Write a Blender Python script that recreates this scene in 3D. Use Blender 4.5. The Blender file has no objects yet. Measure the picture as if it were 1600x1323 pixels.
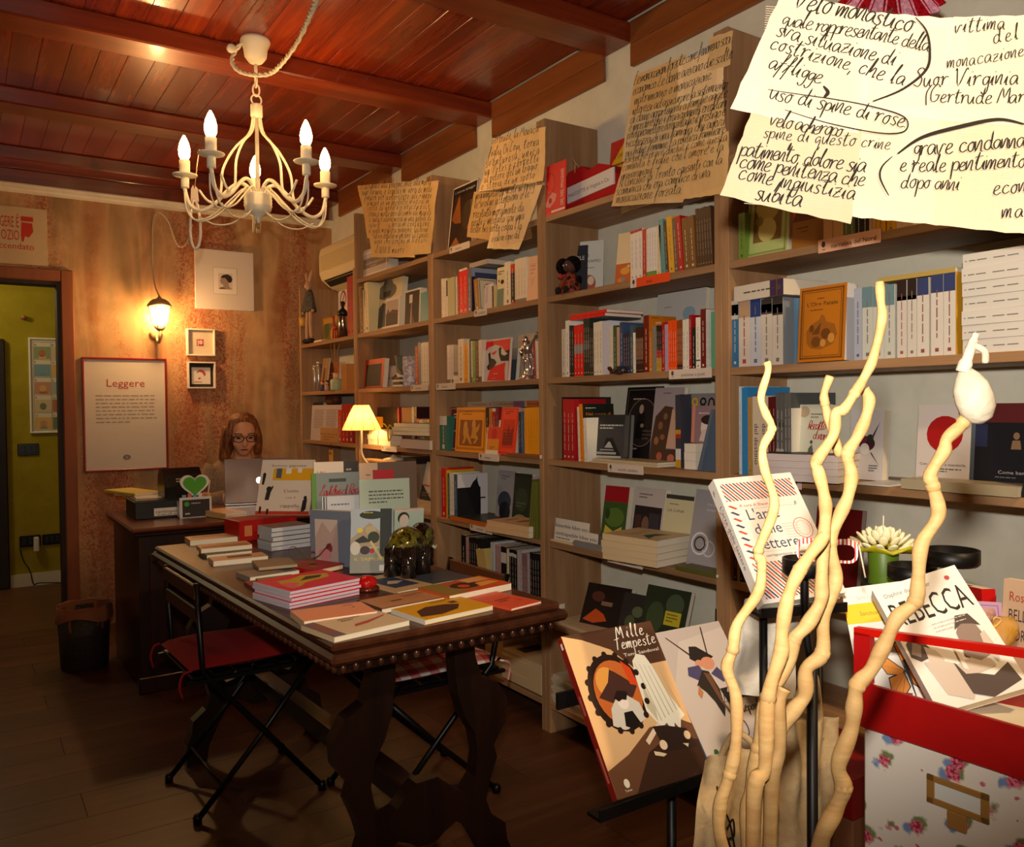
import bpy, math, random
from mathutils import Vector, Matrix
random.seed(7)
SC = bpy.context.scene
COL = SC.collection
# ---------------------------------------------------------------- camera
FPX, YAW, PITCH, ROLL, CAMZ = 1296.6, 0.58693, -0.02111, -0.01081, 1.2775
def cam_axes():
    cy, sy = math.cos(YAW), math.sin(YAW)
    f = Vector((sy, cy, 0)); r = Vector((cy, -sy, 0)); u = Vector((0, 0, 1))
    cp, sp = math.cos(PITCH), math.sin(PITCH)
    f, u = cp*f + sp*u, cp*u - sp*f
    cr, sr = math.cos(ROLL), math.sin(ROLL)
    r, u = cr*r + sr*u, cr*u - sr*r
    return r, u, f
CR, CU, CF = cam_axes()
CAMO = Vector((0, 0, CAMZ))
cam_d = bpy.data.cameras.new('camera'); cam = bpy.data.objects.new('camera', cam_d); COL.objects.link(cam)
mw = Matrix.Identity(4)
for i in range(3):
    mw[i][0], mw[i][1], mw[i][2], mw[i][3] = CR[i], CU[i], -CF[i], CAMO[i]
cam.matrix_world = mw
cam_d.sensor_fit = 'HORIZONTAL'; cam_d.sensor_width = 36.0; cam_d.lens = 36.0*FPX/1600; cam_d.clip_start = 0.02
SC.camera = cam
# ---------------------------------------------------------------- world, lights, exposure
vs = SC.view_settings
vs.view_transform = 'Standard'; vs.look = 'None'; vs.gamma = 1.0; vs.use_curve_mapping = False
vs.exposure = 0.35
wd = bpy.data.worlds.new('world'); SC.world = wd; wd.use_nodes = True
wd.node_tree.nodes['Background'].inputs[0].default_value = (0.9, 0.55, 0.3, 1)
wd.node_tree.nodes['Background'].inputs[1].default_value = 0.004
def light(name, kind, loc, energy, color, size=0.03, target=None, spot=None, blend=0.5):
    l = bpy.data.lights.new(name, kind); l.energy = energy; l.color = color
    if kind in ('POINT', 'SPOT'): l.shadow_soft_size = size
    if kind == 'AREA': l.size = size
    if kind == 'SPOT': l.spot_size = math.radians(spot); l.spot_blend = blend
    o = bpy.data.objects.new(name, l); COL.objects.link(o); o.location = loc
    if target is not None:
        o.rotation_euler = (Vector(target) - Vector(loc)).to_track_quat('-Z', 'Y').to_euler()
    return o
WARM = (1.0, 0.56, 0.22)
# the photographer's flash, mounted above the lens
FL = CAMO + CU*0.15 - CF*0.02
light('camera_flash', 'SPOT', FL, 104.0, (1.0, 0.90, 0.77), 0.025, FL + CF*3 + CU*0.42 + CR*0.3, 94, 0.75)
# ceiling spot over the window display (outside the frame, right of the camera)
light('display_spot', 'SPOT', (1.25, -0.45, 2.60), 84.0, (1.0, 0.70, 0.37), 0.04, (1.15, 1.0, 0.75), 74, 0.45)
# unseen warm fill light added behind the camera to lift foreground and floor
light('warm_fill_light', 'POINT', (-0.9, -0.3, 2.35), 7.0, WARM, 0.10)
light('back_room_lamp', 'POINT', (-0.35, 6.2, 2.2), 13.0, (1.0, 0.82, 0.5), 0.08)

# ---------------------------------------------------------------- photo-frame helpers (pixels of the 1600x1323 frame -> world)
def ray(px, py): return CR*((px-800)/FPX) + CU*((661.5-py)/FPX) + CF
def un(px, py, ax, val):
    r = ray(px, py); a = 'XYZ'.index(ax)
    return CAMO + r*((val-CAMO[a])/r[a])
def P(px, py, d): return CAMO + ray(px, py)*d

# ---------------------------------------------------------------- materials
def lin(c): return c/12.92 if c <= 0.04045 else ((c+0.055)/1.055)**2.4
def hexc(h): return tuple(lin(int(h[i:i+2], 16)/255) for i in (0, 2, 4)) + (1.0,)
MATS = {}
def mat(h, rough=0.55, metal=0.0, spec=0.4, key=None, emit=None, trans=0.0, coat=0.0):
    k = key or ('c_%s_%d_%d' % (h, rough*100, metal*100))
    if k in MATS: return MATS[k]
    m = bpy.data.materials.new(k); m.use_nodes = True
    b = m.node_tree.nodes['Principled BSDF']
    b.inputs['Base Color'].default_value = hexc(h); b.inputs['Roughness'].default_value = rough
    b.inputs['Metallic'].default_value = metal; b.inputs['Specular IOR Level'].default_value = spec
    if trans: b.inputs['Transmission Weight'].default_value = trans
    if coat: b.inputs['Coat Weight'].default_value = coat; b.inputs['Coat Roughness'].default_value = 0.08
    if emit: b.inputs['Emission Color'].default_value = hexc(emit[0]); b.inputs['Emission Strength'].default_value = emit[1]
    MATS[k] = m; return m
def nodes(m): return m.node_tree.nodes, m.node_tree.links
def grain(key, cols, scale=(1, 1, 1), rough=0.5, detail=6, nscale=6, bump=0.1, spec=0.4, coat=0.0, knots=False, coords='Object'):
    """stretched-noise material: cols = colour-ramp stops [(pos, hex)]"""
    if key in MATS: return MATS[key]
    m = bpy.data.materials.new(key); m.use_nodes = True; N, L = nodes(m); b = N['Principled BSDF']
    tc = N.new('ShaderNodeTexCoord'); mp = N.new('ShaderNodeMapping'); mp.inputs['Scale'].default_value = scale
    L.new(tc.outputs[coords], mp.inputs['Vector'])
    oi = N.new('ShaderNodeObjectInfo'); ad = N.new('ShaderNodeVectorMath'); ad.operation = 'ADD'
    mu = N.new('ShaderNodeVectorMath'); mu.operation = 'SCALE'; mu.inputs['Scale'].default_value = 17.0
    cb = N.new('ShaderNodeCombineXYZ'); L.new(oi.outputs['Random'], cb.inputs[0]); L.new(oi.outputs['Random'], cb.inputs[1]); L.new(oi.outputs['Random'], cb.inputs[2])
    L.new(cb.outputs[0], mu.inputs[0]); L.new(mp.outputs[0], ad.inputs[0]); L.new(mu.outputs[0], ad.inputs[1])
    nz = N.new('ShaderNodeTexNoise'); nz.inputs['Scale'].default_value = nscale; nz.inputs['Detail'].default_value = detail
    nz.inputs['Roughness'].default_value = 0.65; nz.inputs['Distortion'].default_value = 0.4
    L.new(ad.outputs[0], nz.inputs['Vector'])
    rp = N.new('ShaderNodeValToRGB'); e = rp.color_ramp.elements
    while len(e) < len(cols): e.new(0.5)
    for el, (p_, h) in zip(e, cols): el.position = p_; el.color = hexc(h)
    L.new(nz.outputs['Fac'], rp.inputs[0])
    hs = N.new('ShaderNodeHueSaturation'); mr = N.new('ShaderNodeMapRange'); mr.inputs[3].default_value = 0.82; mr.inputs[4].default_value = 1.15
    L.new(oi.outputs['Random'], mr.inputs[0]); L.new(mr.outputs[0], hs.inputs['Value']); L.new(rp.outputs[0], hs.inputs['Color'])
    out = hs.outputs[0]
    if knots:
        k2 = N.new('ShaderNodeTexNoise'); k2.inputs['Scale'].default_value = 3.2; k2.inputs['Detail'].default_value = 1
        mp2 = N.new('ShaderNodeMapping'); mp2.inputs['Scale'].default_value = (1.6, 1.0, 1.0)
        L.new(tc.outputs['Object'], mp2.inputs['Vector']); ad2 = N.new('ShaderNodeVectorMath'); L.new(mp2.outputs[0], ad2.inputs[0]); L.new(mu.outputs[0], ad2.inputs[1])
        L.new(ad2.outputs[0], k2.inputs['Vector'])
        kr = N.new('ShaderNodeMapRange'); kr.inputs[1].default_value = 0.72; kr.inputs[2].default_value = 0.80
        L.new(k2.outputs['Fac'], kr.inputs[0])
        mx = N.new('ShaderNodeMix'); mx.data_type = 'RGBA'; L.new(kr.outputs[0], mx.inputs[0]); L.new(out, mx.inputs[6]); mx.inputs[7].default_value = hexc('3a1608')
        out = mx.outputs[2]
    L.new(out, b.inputs['Base Color'])
    b.inputs['Roughness'].default_value = rough; b.inputs['Specular IOR Level'].default_value = spec
    if coat: b.inputs['Coat Weight'].default_value = coat; b.inputs['Coat Roughness'].default_value = 0.12
    if bump:
        bp = N.new('ShaderNodeBump'); bp.inputs['Strength'].default_value = bump; bp.inputs['Distance'].default_value = 0.01
        L.new(nz.outputs['Fac'], bp.inputs['Height']); L.new(bp.outputs[0], b.inputs['Normal'])
    MATS[key] = m; return m

# ---------------------------------------------------------------- mesh builder
class MB:
    def __init__(s): s.v = []; s.f = []; s.m = []; s.sm = []; s.mats = []
    def mi(s, m):
        if m not in s.mats: s.mats.append(m)
        return s.mats.index(m)
    def add(s, vs_, fs, m, smooth=False, M=None):
        o = len(s.v); k = s.mi(m)
        if M is not None: vs_ = [M @ Vector(v) for v in vs_]
        s.v += [tuple(v) for v in vs_]
        for f in fs: s.f.append(tuple(i+o for i in f)); s.m.append(k); s.sm.append(smooth)
    def box(s, lo, hi, m, M=None, bev=0.0):
        x0, y0, z0 = lo; x1, y1, z1 = hi
        if bev <= 0:
            v = [(x0,y0,z0),(x1,y0,z0),(x1,y1,z0),(x0,y1,z0),(x0,y0,z1),(x1,y0,z1),(x1,y1,z1),(x0,y1,z1)]
            s.add(v, [(0,3,2,1),(4,5,6,7),(0,1,5,4),(1,2,6,5),(2,3,7,6),(3,0,4,7)], m, False, M); return
        b = min(bev, (x1-x0)*.45, (y1-y0)*.45, (z1-z0)*.45); vs_ = []; idx = {}
        for ix in (0, 1):
            for iy in (0, 1):
                for iz in (0, 1):
                    c = [(x0,x1)[ix], (y0,y1)[iy], (z0,z1)[iz]]; sg = [(1,-1)[ix], (1,-1)[iy], (1,-1)[iz]]
                    for a in range(3):
                        p_ = [c[j] + (sg[j]*b if j != a else 0) for j in range(3)]
                        idx[(ix,iy,iz,a)] = len(vs_); vs_.append(tuple(p_))
        fs = []
        for a in range(3):
            o1, o2 = [j for j in range(3) if j != a]
            for e in (0, 1):
                q = []
                for (p1, p2) in ((0,0),(1,0),(1,1),(0,1)):
                    t = [0,0,0]; t[a] = e; t[o1] = p1; t[o2] = p2; q.append(idx[(t[0],t[1],t[2],a)])
                fs.append(tuple(q))
        for a in range(3):
            o1, o2 = [j for j in range(3) if j != a]
            for p1 in (0, 1):
                for p2 in (0, 1):
                    q = []
                    for (e, ax) in ((0,o1),(0,o2),(1,o2),(1,o1)):
                        t = [0,0,0]; t[a] = e; t[o1] = p1; t[o2] = p2; q.append(idx[(t[0],t[1],t[2],ax)])
                    fs.append(tuple(q))
        for ix in (0,1):
            for iy in (0,1):
                for iz in (0,1): fs.append(tuple(idx[(ix,iy,iz,a)] for a in range(3)))
        s.add(vs_, fs, m, False, M); s.fix = True
    def lathe(s, prof, m, n=20, M=None, smooth=True, cap=True, sx=1.0, sy=1.0):
        vs_ = []; fs = []
        for (r, z) in prof:
            for i in range(n):
                a = 2*math.pi*i/n; vs_.append((r*sx*math.cos(a), r*sy*math.sin(a), z))
        for j in range(len(prof)-1):
            for i in range(n):
                fs.append((j*n+i, j*n+(i+1)%n, (j+1)*n+(i+1)%n, (j+1)*n+i))
        if cap:
            fs.append(tuple(range(n-1, -1, -1))); fs.append(tuple((len(prof)-1)*n+i for i in range(n)))
        s.add(vs_, fs, m, smooth, M)
    def cyl(s, a, b, r, m, n=10, r2=None):
        s.tube([a, b], r, m, n, r2=r2)
    def tube(s, pts, r, m, n=8, r2=None, closed=False, smooth=True):
        pts = [Vector(p_) for p_ in pts]; k = len(pts); vs_ = []; fs = []
        rr = r if isinstance(r, (list, tuple)) else [r + ((r2-r)*i/(k-1) if r2 is not None else 0) for i in range(k)]
        up = None
        for i, p_ in enumerate(pts):
            if closed: t = pts[(i+1) % k] - pts[i-1]
            else: t = pts[min(i+1, k-1)] - pts[max(i-1, 0)]
            t.normalize()
            if up is None:
                up = Vector((0,0,1)) if abs(t.z) < 0.9 else Vector((1,0,0))
            x = up.cross(t)
            if x.length < 1e-6: x = Vector((1,0,0)).cross(t)
            x.normalize(); y = t.cross(x); up = y
            for j in range(n):
                a = 2*math.pi*j/n; vs_.append(p_ + (x*math.cos(a) + y*math.sin(a))*rr[i])
        segs = k if closed else k-1
        for i in range(segs):
            for j in range(n):
                a0 = i*n+j; a1 = i*n+(j+1) % n; b0 = ((i+1) % k)*n+j; b1 = ((i+1) % k)*n+(j+1) % n
                fs.append((a0, a1, b1, b0))
        if not closed: fs.append(tuple(range(n-1, -1, -1))); fs.append(tuple((k-1)*n+j for j in range(n)))
        s.add(vs_, fs, m, smooth)
    def sphere(s, c, r, m, nu=14, nv=10, M=None):
        if not isinstance(r, (list, tuple)): r = (r, r, r)
        vs_ = []; fs = []
        for j in range(1, nv):
            t = math.pi*j/nv
            for i in range(nu):
                a = 2*math.pi*i/nu
                vs_.append((c[0]+r[0]*math.sin(t)*math.cos(a), c[1]+r[1]*math.sin(t)*math.sin(a), c[2]+r[2]*math.cos(t)))
        top = len(vs_); vs_.append((c[0], c[1], c[2]+r[2])); bot = len(vs_); vs_.append((c[0], c[1], c[2]-r[2]))
        for j in range(nv-2):
            for i in range(nu): fs.append((j*nu+i, (j+1)*nu+i, (j+1)*nu+(i+1) % nu, j*nu+(i+1) % nu))
        for i in range(nu):
            fs.append((top, i, (i+1) % nu)); fs.append((bot, (nv-2)*nu+(i+1) % nu, (nv-2)*nu+i))
        s.add(vs_, fs, m, True, M)
    def prism(s, poly, y0, y1, m, M=None):
        """polygon in x,z extruded along y (front at y0)"""
        n = len(poly); A = sum(poly[i][0]*poly[(i+1) % n][1] - poly[(i+1) % n][0]*poly[i][1] for i in range(n))
        if A < 0: poly = poly[::-1]
        vs_ = [(x, y0, z) for x, z in poly] + [(x, y1, z) for x, z in poly]
        fs = [tuple(range(n)), tuple(range(2*n-1, n-1, -1))] + [(i, i+n, (i+1) % n+n, (i+1) % n) for i in range(n)]
        s.add(vs_, fs, m, False, M)
    def flat(s, poly, y, m, M=None):
        n = len(poly); A = sum(poly[i][0]*poly[(i+1) % n][1] - poly[(i+1) % n][0]*poly[i][1] for i in range(n))
        if A < 0: poly = poly[::-1]
        s.add([(x, y, z) for x, z in poly], [tuple(range(n))], m, False, M)
    def obj(s, name, parent=None, M=None, link=True):
        me = bpy.data.meshes.new(name); me.from_pydata(s.v, [], s.f)
        for m in s.mats: me.materials.append(m)
        me.polygons.foreach_set('material_index', s.m); me.polygons.foreach_set('use_smooth', s.sm)
        if getattr(s, 'fix', False):
            import bmesh
            bm = bmesh.new(); bm.from_mesh(me); bmesh.ops.recalc_face_normals(bm, faces=bm.faces); bm.to_mesh(me); bm.free()
        me.update()
        o = bpy.data.objects.new(name, me); COL.objects.link(o)
        if parent is not None: o.parent = parent
        if M is not None: o.matrix_local = M
        return o
def tag(o, label=None, cat=None, group=None, kind=None):
    if label: o['label'] = label
    if cat: o['category'] = cat
    if group: o['group'] = group
    if kind: o['kind'] = kind
    return o
def thing(name, label, cat, M=None, group=None):
    o = bpy.data.objects.new(name, None); COL.objects.link(o); o.empty_display_size = 0.02
    if M is not None: o.matrix_world = M
    return tag(o, label, cat, group)
def T(x, y=None, z=None):
    return Matrix.Translation((x, y, z)) if y is not None else Matrix.Translation(x)
def RZ(d): return Matrix.Rotation(math.radians(d), 4, 'Z')
def RX(d): return Matrix.Rotation(math.radians(d), 4, 'X')
def RY(d): return Matrix.Rotation(math.radians(d), 4, 'Y')
def frame(o, x, z):
    """matrix from origin, x axis, z (up) axis"""
    x = Vector(x).normalized(); z = Vector(z); z = (z - x*z.dot(x)).normalized(); y = z.cross(x)
    M = Matrix.Identity(4)
    for i in range(3): M[i][0], M[i][1], M[i][2], M[i][3] = x[i], y[i], z[i], o[i]
    return M
def copy_thing(root, M, label=None, group=None):
    r = root.copy(); COL.objects.link(r); r.matrix_world = M
    if label: r['label'] = label
    if group: r['group'] = group
    for ch in list(root.children):
        c = ch.copy(); COL.objects.link(c); c.parent = r; c.matrix_local = ch.matrix_local.copy()
        for g in ch.children:
            d = g.copy(); COL.objects.link(d); d.parent = c; d.matrix_local = g.matrix_local.copy()
    return r
def cat_rom(pts, k=6, closed=False):
    pts = [Vector(p_) for p_ in pts]; n = len(pts); out = []
    rng = n if closed else n-1
    for i in range(rng):
        p0 = pts[(i-1) % n] if closed or i > 0 else pts[0]; p1 = pts[i]; p2 = pts[(i+1) % n]
        p3 = pts[(i+2) % n] if closed or i+2 < n else pts[-1]
        for j in range(k):
            t = j/k; out.append(0.5*((2*p1) + (p2-p0)*t + (2*p0-5*p1+4*p2-p3)*t*t + (3*p1-p0-3*p2+p3)*t**3))
    if not closed: out.append(pts[-1])
    return out

# ---------------------------------------------------------------- print: lettering with the built-in font, word bars, hand strokes
TXT = {}
def text_mesh(t):
    if t in TXT: return TXT[t]
    c = bpy.data.curves.new('t', 'FONT'); c.body = t; c.size = 1.0; c.resolution_u = 2; c.align_x = 'LEFT'
    o = bpy.data.objects.new('t', c); COL.objects.link(o)
    dg = bpy.context.evaluated_depsgraph_get(); me = bpy.data.meshes.new_from_object(o.evaluated_get(dg))
    vs_ = [(v.co.x, v.co.y) for v in me.vertices]; fs = [tuple(p_.vertices) for p_ in me.polygons]
    bpy.data.objects.remove(o); bpy.data.curves.remove(c); bpy.data.meshes.remove(me)
    w = max([v[0] for v in vs_], default=0); TXT[t] = (vs_, fs, w); return TXT[t]
def put_text(mb, t, x, z, size, m, y=0.0, width=None, align='L', shear=0.0, rot=0.0, M=None, fn=None):
    """text on the x-z plane facing -y; (x,z) = baseline start"""
    vs_, fs, w = text_mesh(t)
    if not vs_: return
    sx = size if width is None else width/max(w, 1e-6)
    x0 = x - (sx*w/2 if align == 'C' else sx*w if align == 'R' else 0)
    c, s_ = math.cos(rot), math.sin(rot); out = []
    for (a, b) in vs_:
        px = a*sx + b*size*shear; pz = b*size
        if rot: px, pz = px*c - pz*s_, px*s_ + pz*c
        out.append((x0+px, y, z+pz))
    mb.add(out, fs, m, False, M)
def word_bars(mb, x, z, w, lines, lead, hgt, m, y=0.0, seed=1, ragged=0.15):
    rnd = random.Random(seed)
    for i in range(lines):
        xx = x; end = x + w*(1-ragged*rnd.random()) if i < lines-1 else x + w*0.55
        while xx < end:
            l = min(w*(0.04+0.10*rnd.random()), end-xx)
            if l > w*0.015: mb.flat([(xx, z-i*lead), (xx+l, z-i*lead), (xx+l, z-i*lead+hgt), (xx, z-i*lead+hgt)], y, m)
            xx += l + w*0.022
def disc(cx, cz, rx, rz=None, n=20, a0=0, a1=360):
    rz = rx if rz is None else rz; f = (a1-a0) >= 360
    return [(cx+rx*math.cos(math.radians(a0+(a1-a0)*i/(n if f else n-1))), cz+rz*math.sin(math.radians(a0+(a1-a0)*i/(n if f else n-1)))) for i in range(n)]
def rect(x0, z0, x1, z1): return [(x0, z0), (x1, z0), (x1, z1), (x0, z1)]
def ring_flat(mb, cx, cz, rx, rz, t, m, y, n=24):
    for i in range(n):
        a, b = 2*math.pi*i/n, 2*math.pi*(i+1)/n
        mb.flat([(cx+rx*math.cos(a), cz+rz*math.sin(a)), (cx+rx*math.cos(b), cz+rz*math.sin(b)), (cx+(rx-t)*math.cos(b), cz+(rz-t)*math.sin(b)), (cx+(rx-t)*math.cos(a), cz+(rz-t)*math.sin(a))], y, m)
# single-stroke hand: x,y pairs in tenths of the x-height, per stroke
HAND = {
'a':[[8,8,5,10,2,8,1,4,3,0,6,2,8,8,8,2,10,0]],'b':[[1,10,3,20,4,18,2,4,4,0,7,2,8,7,5,9,3,6]],'c':[[8,8,5,10,2,7,2,2,5,0,9,2]],
'd':[[8,8,5,10,2,7,2,2,5,0,8,4,9,20,8,4,11,0]],'e':[[1,4,6,6,7,9,4,10,2,6,2,2,5,0,9,2]],'f':[[0,0,4,10,7,19,5,20,4,10,2,-8],[1,9,8,10]],
'g':[[8,8,5,10,2,7,3,2,6,2,8,8],[8,10,8,-5,5,-9,2,-6]],'h':[[1,0,3,19,4,18,3,4,6,10,8,8,8,0,10,1]],'i':[[1,2,3,10,3,1,5,0],[4,14,4.6,14.6]],
'l':[[1,2,4,19,3,20,2,10,3,0,5,1]],'m':[[0,10,1,0,3,9,5,9,5,0,7,9,9,9,9,1,11,0]],'n':[[0,10,1,0,4,10,6,9,6,1,8,0]],'o':[[5,10,2,7,2,2,5,0,7,3,7,8,5,10,9,9]],
'p':[[1,10,2,-9,2,6,5,10,8,7,7,1,3,1]],'q':[[8,8,5,10,2,6,4,1,8,6,8,-9,10,-4]],'r':[[0,8,2,10,2,0,3,7,6,10,8,9]],'s':[[7,9,4,10,2,8,4,5.5,6.5,3,5,0,1,1]],
't':[[2,6,4,18,3,3,5,0,8,2],[0,13,8,14]],'u':[[0,10,1,2,4,0,7,9,7,2,9,0]],'v':[[0,10,3,0,6,10,9,9]],'z':[[0,9,7,10,1,0,8,1],[2,5,7,6]],
'k':[[1,0,3,19],[8,10,3,5,8,0]],'x':[[0,10,8,0],[8,10,0,0]],'y':[[0,10,3,1,7,10,3,-9]],'w':[[0,10,2,0,4,8,6,0,9,10]],'j':[[4,10,4,-8,0,-6]],
'V':[[0,17,1,19,5,0,11,19,13,18]],'S':[[10,17,6,20,2,16,8,8,6,0,0,2]],'G':[[10,17,6,20,1,12,3,1,9,2,10,8,6,8,12,8]],'M':[[0,0,3,19,7,6,11,19,13,0]],
'L':[[8,18,5,20,3,8,0,0,10,1]],'I':[[2,19,8,20],[5,20,3,0]],'C':[[10,17,6,20,1,12,3,0,10,3]],'T':[[0,18,11,20],[6,19,4,0]],'D':[[2,19,1,0,8,2,11,11,7,19,0,18]],
'P':[[3,0,5,19,10,18,10,11,4,9]],'R':[[3,0,5,19,10,17,9,11,4,10,10,0]],'E':[[9,19,3,18,4,10,7,11,3,9,1,1,8,0]],'N':[[0,0,2,19,8,0,11,19]],'B':[[2,0,4,20,9,17,5,11,10,6,2,0]],
',':[[2,1,1,-4]],'.':[[1,0,1.6,0.8]],':':[[1,2,1.6,2.8],[2,8,2.6,8.8]],'-':[[0,6,7,7]],'(':[[5,20,1,10,4,-4]],"'":[[2,20,1,15]],'1':[[0,13,4,18,3,0]],'6':[[7,18,2,8,3,0,7,2,6,8,2,5]],
'5':[[8,18,2,17,2,10,7,9,6,1,0,1]],'0':[[4,18,1,8,4,0,8,9,4,18]],'X':[[0,18,9,0],[9,18,0,0]],
}
def hand(mb, t, x, z, s, m, fn, wid=0.11, rot=0.0, seed=0, slant=0.22, sp=1.0):
    """handwriting ribbons; fn maps (u,v) on the sheet to a point"""
    rnd = random.Random(seed*131+len(t)); cx = 0.0; c, sn = math.cos(rot), math.sin(rot); k = s*0.1
    for ch in t:
        g = HAND.get(ch)
        if g is None: cx += 6.5*k*sp; continue
        wmax = max(max(st[0::2]) for st in g); j = 1+0.14*(rnd.random()-0.5); dy = (rnd.random()-0.5)*1.6*k
        for st in g:
            pts = [Vector((st[i]*k*j, st[i+1]*k*j+dy, 0)) for i in range(0, len(st), 2)]
            cv = cat_rom(pts, 3) if len(pts) > 2 else pts
            q = []
            for i, p_ in enumerate(cv):
                tg = cv[min(i+1, len(cv)-1)] - cv[max(i-1, 0)]
                if tg.length < 1e-9: tg = Vector((1, 0, 0))
                tg.normalize(); wv = s*wid*(0.5+0.5*abs(tg.y))*0.5
                nn = Vector((-tg.y, tg.x, 0))*wv
                for sg in (1, -1):
                    a = p_ + nn*sg; ax = cx + a.x + a.y*slant; ay = a.y
                    q.append(fn(x + ax*c - ay*sn, z + ax*sn + ay*c))
            mb.add(q, [(2*i, 2*i+1, 2*i+3, 2*i+2) for i in range(len(cv)-1)], m)
        cx += (wmax*j+1.2)*k*sp
    return cx
def hand_w(t): return sum(6.5 if HAND.get(c) is None else max(max(s[0::2]) for s in HAND[c])+1.2 for c in t)*0.1
# ================================================================ the room shell
WX, BY, FZ = 2.156, 5.46, 2.725          # bookcase wall, poster wall, ceiling boards
LX, FY = -1.75, -1.35                    # left wall and shop-front wall (out of frame)
def struct(name, mb, parent=None, kind=True):
    o = mb.obj(name, parent)
    if kind and parent is None: o['kind'] = 'structure'
    return o
# painted wall with streaked ochre, red and green washes
def wash_wall():
    m = bpy.data.materials.new('washed_wall'); m.use_nodes = True; N, L = nodes(m); b = N['Principled BSDF']
    tc = N.new('ShaderNodeTexCoord')
    def noise(sc, scale, det=4, dist=0.0):
        mp = N.new('ShaderNodeMapping'); mp.inputs['Scale'].default_value = sc; L.new(tc.outputs['Object'], mp.inputs[0])
        n = N.new('ShaderNodeTexNoise'); n.inputs['Scale'].default_value = scale; n.inputs['Detail'].default_value = det; n.inputs['Distortion'].default_value = dist
        L.new(mp.outputs[0], n.inputs['Vector']); return n.outputs['Fac']
    def ramp(src, stops):
        r = N.new('ShaderNodeValToRGB'); e = r.color_ramp.elements
        while len(e) < len(stops): e.new(0.5)
        for el, (p_, h) in zip(e, stops): el.position = p_; el.color = hexc(h)
        L.new(src, r.inputs[0]); return r.outputs[0]
    def mix(f, a, c2):
        x = N.new('ShaderNodeMix'); x.data_type = 'RGBA'; L.new(f, x.inputs[0]); L.new(a, x.inputs[6])
        if isinstance(c2, str): x.inputs[7].default_value = hexc(c2)
        else: L.new(c2, x.inputs[7])
        return x.outputs[2]
    def mr(src, lo, hi, o1=1.0):
        r = N.new('ShaderNodeMapRange'); r.inputs[1].default_value = lo; r.inputs[2].default_value = hi; r.inputs[4].default_value = o1; L.new(src, r.inputs[0]); return r.outputs[0]
    base = ramp(noise((3.4, 1, 0.55), 1.5, 3, 0.5), [(0.28, '8e5a30'), (0.42, 'ae7848'), (0.52, 'c49868'), (0.62, 'a07c4e'), (0.74, '7c6c48')])
    mot = noise((1, 1, 0.8), 9, 8, 0.6); base = mix(mr(mot, 0.42, 0.72, 0.45), base, 'd2ac7c'); base = mix(mr(noise((1.4, 1, 1), 4, 6, 0.4), 0.5, 0.75, 0.5), base, '80683f')
    red = noise((3.0, 1, 0.45), 1.4, 3, 0.3); spk = noise((1, 1, 0.8), 46, 7, 2.0)
    def mul(a, c2): f = N.new('ShaderNodeMath'); f.operation = 'MULTIPLY'; L.new(a, f.inputs[0]); L.new(c2, f.inputs[1]); return f.outputs[0]
    c = mix(mul(mr(red, 0.46, 0.60), mr(spk, 0.47, 0.56, 0.8)), base, '96381e')
    c = mix(mul(mr(red, 0.50, 0.70), mr(mot, 0.3, 0.6, 0.4)), c, 'a8583a')
    c = mix(mul(mr(noise((2.2, 1, 0.4), 1.2, 2), 0.52, 0.64), mr(mot, 0.35, 0.65, 0.55)), c, '6a6644')
    L.new(c, b.inputs['Base Color']); b.inputs['Roughness'].default_value = 0.75
    bp = N.new('ShaderNodeBump'); bp.inputs['Strength'].default_value = 0.25; bp.inputs['Distance'].default_value = 0.004
    L.new(spk, bp.inputs['Height']); L.new(bp.outputs[0], b.inputs['Normal']); return m
M_WASH = wash_wall()
M_CREAM = grain('cream_plaster', [(0.3, 'd8cdb8'), (0.7, 'e6dcc8')], (1, 1, 1), 0.85, 3, 9, 0.06, 0.2)
M_WHITEW = grain('white_plaster', [(0.3, 'cbc8b8'), (0.7, 'd6d3c4')], (1, 1, 1), 0.85, 3, 9, 0.05, 0.2)
M_GREEN = grain('olive_plaster', [(0.3, '9a8a1c'), (0.7, 'aa9a26')], (1, 1, 1), 0.8, 3, 7, 0.05, 0.2)
M_VARN = grain('varnished_board', [(0.25, '5a1a08'), (0.5, '7c260a'), (0.72, '983812')], (14, 0.8, 14), 0.26, 5, 1.6, 0.05, 0.5, 0.35, True)
M_BEAM = grain('varnished_beam', [(0.25, '561a0a'), (0.5, '74280e'), (0.75, '8c3816')], (0.8, 12, 12), 0.32, 5, 1.6, 0.06, 0.5, 0.25, True)
M_FASC = grain('fascia_board', [(0.25, '6e3a1a'), (0.5, '84481f'), (0.75, '985a2c')], (12, 0.8, 12), 0.45, 5, 1.4, 0.05, 0.4)
M_FLOOR = grain('floor_board', [(0.2, '3a2012'), (0.5, '4c2c1a'), (0.8, '603c24')], (0.7, 9, 1), 0.42, 6, 1.5, 0.06, 0.4)
M_TRIM = grain('door_casing', [(0.3, '8a4a24'), (0.7, 'a05c30')], (10, 10, 0.6), 0.5, 4, 2, 0.04, 0.3)

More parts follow.
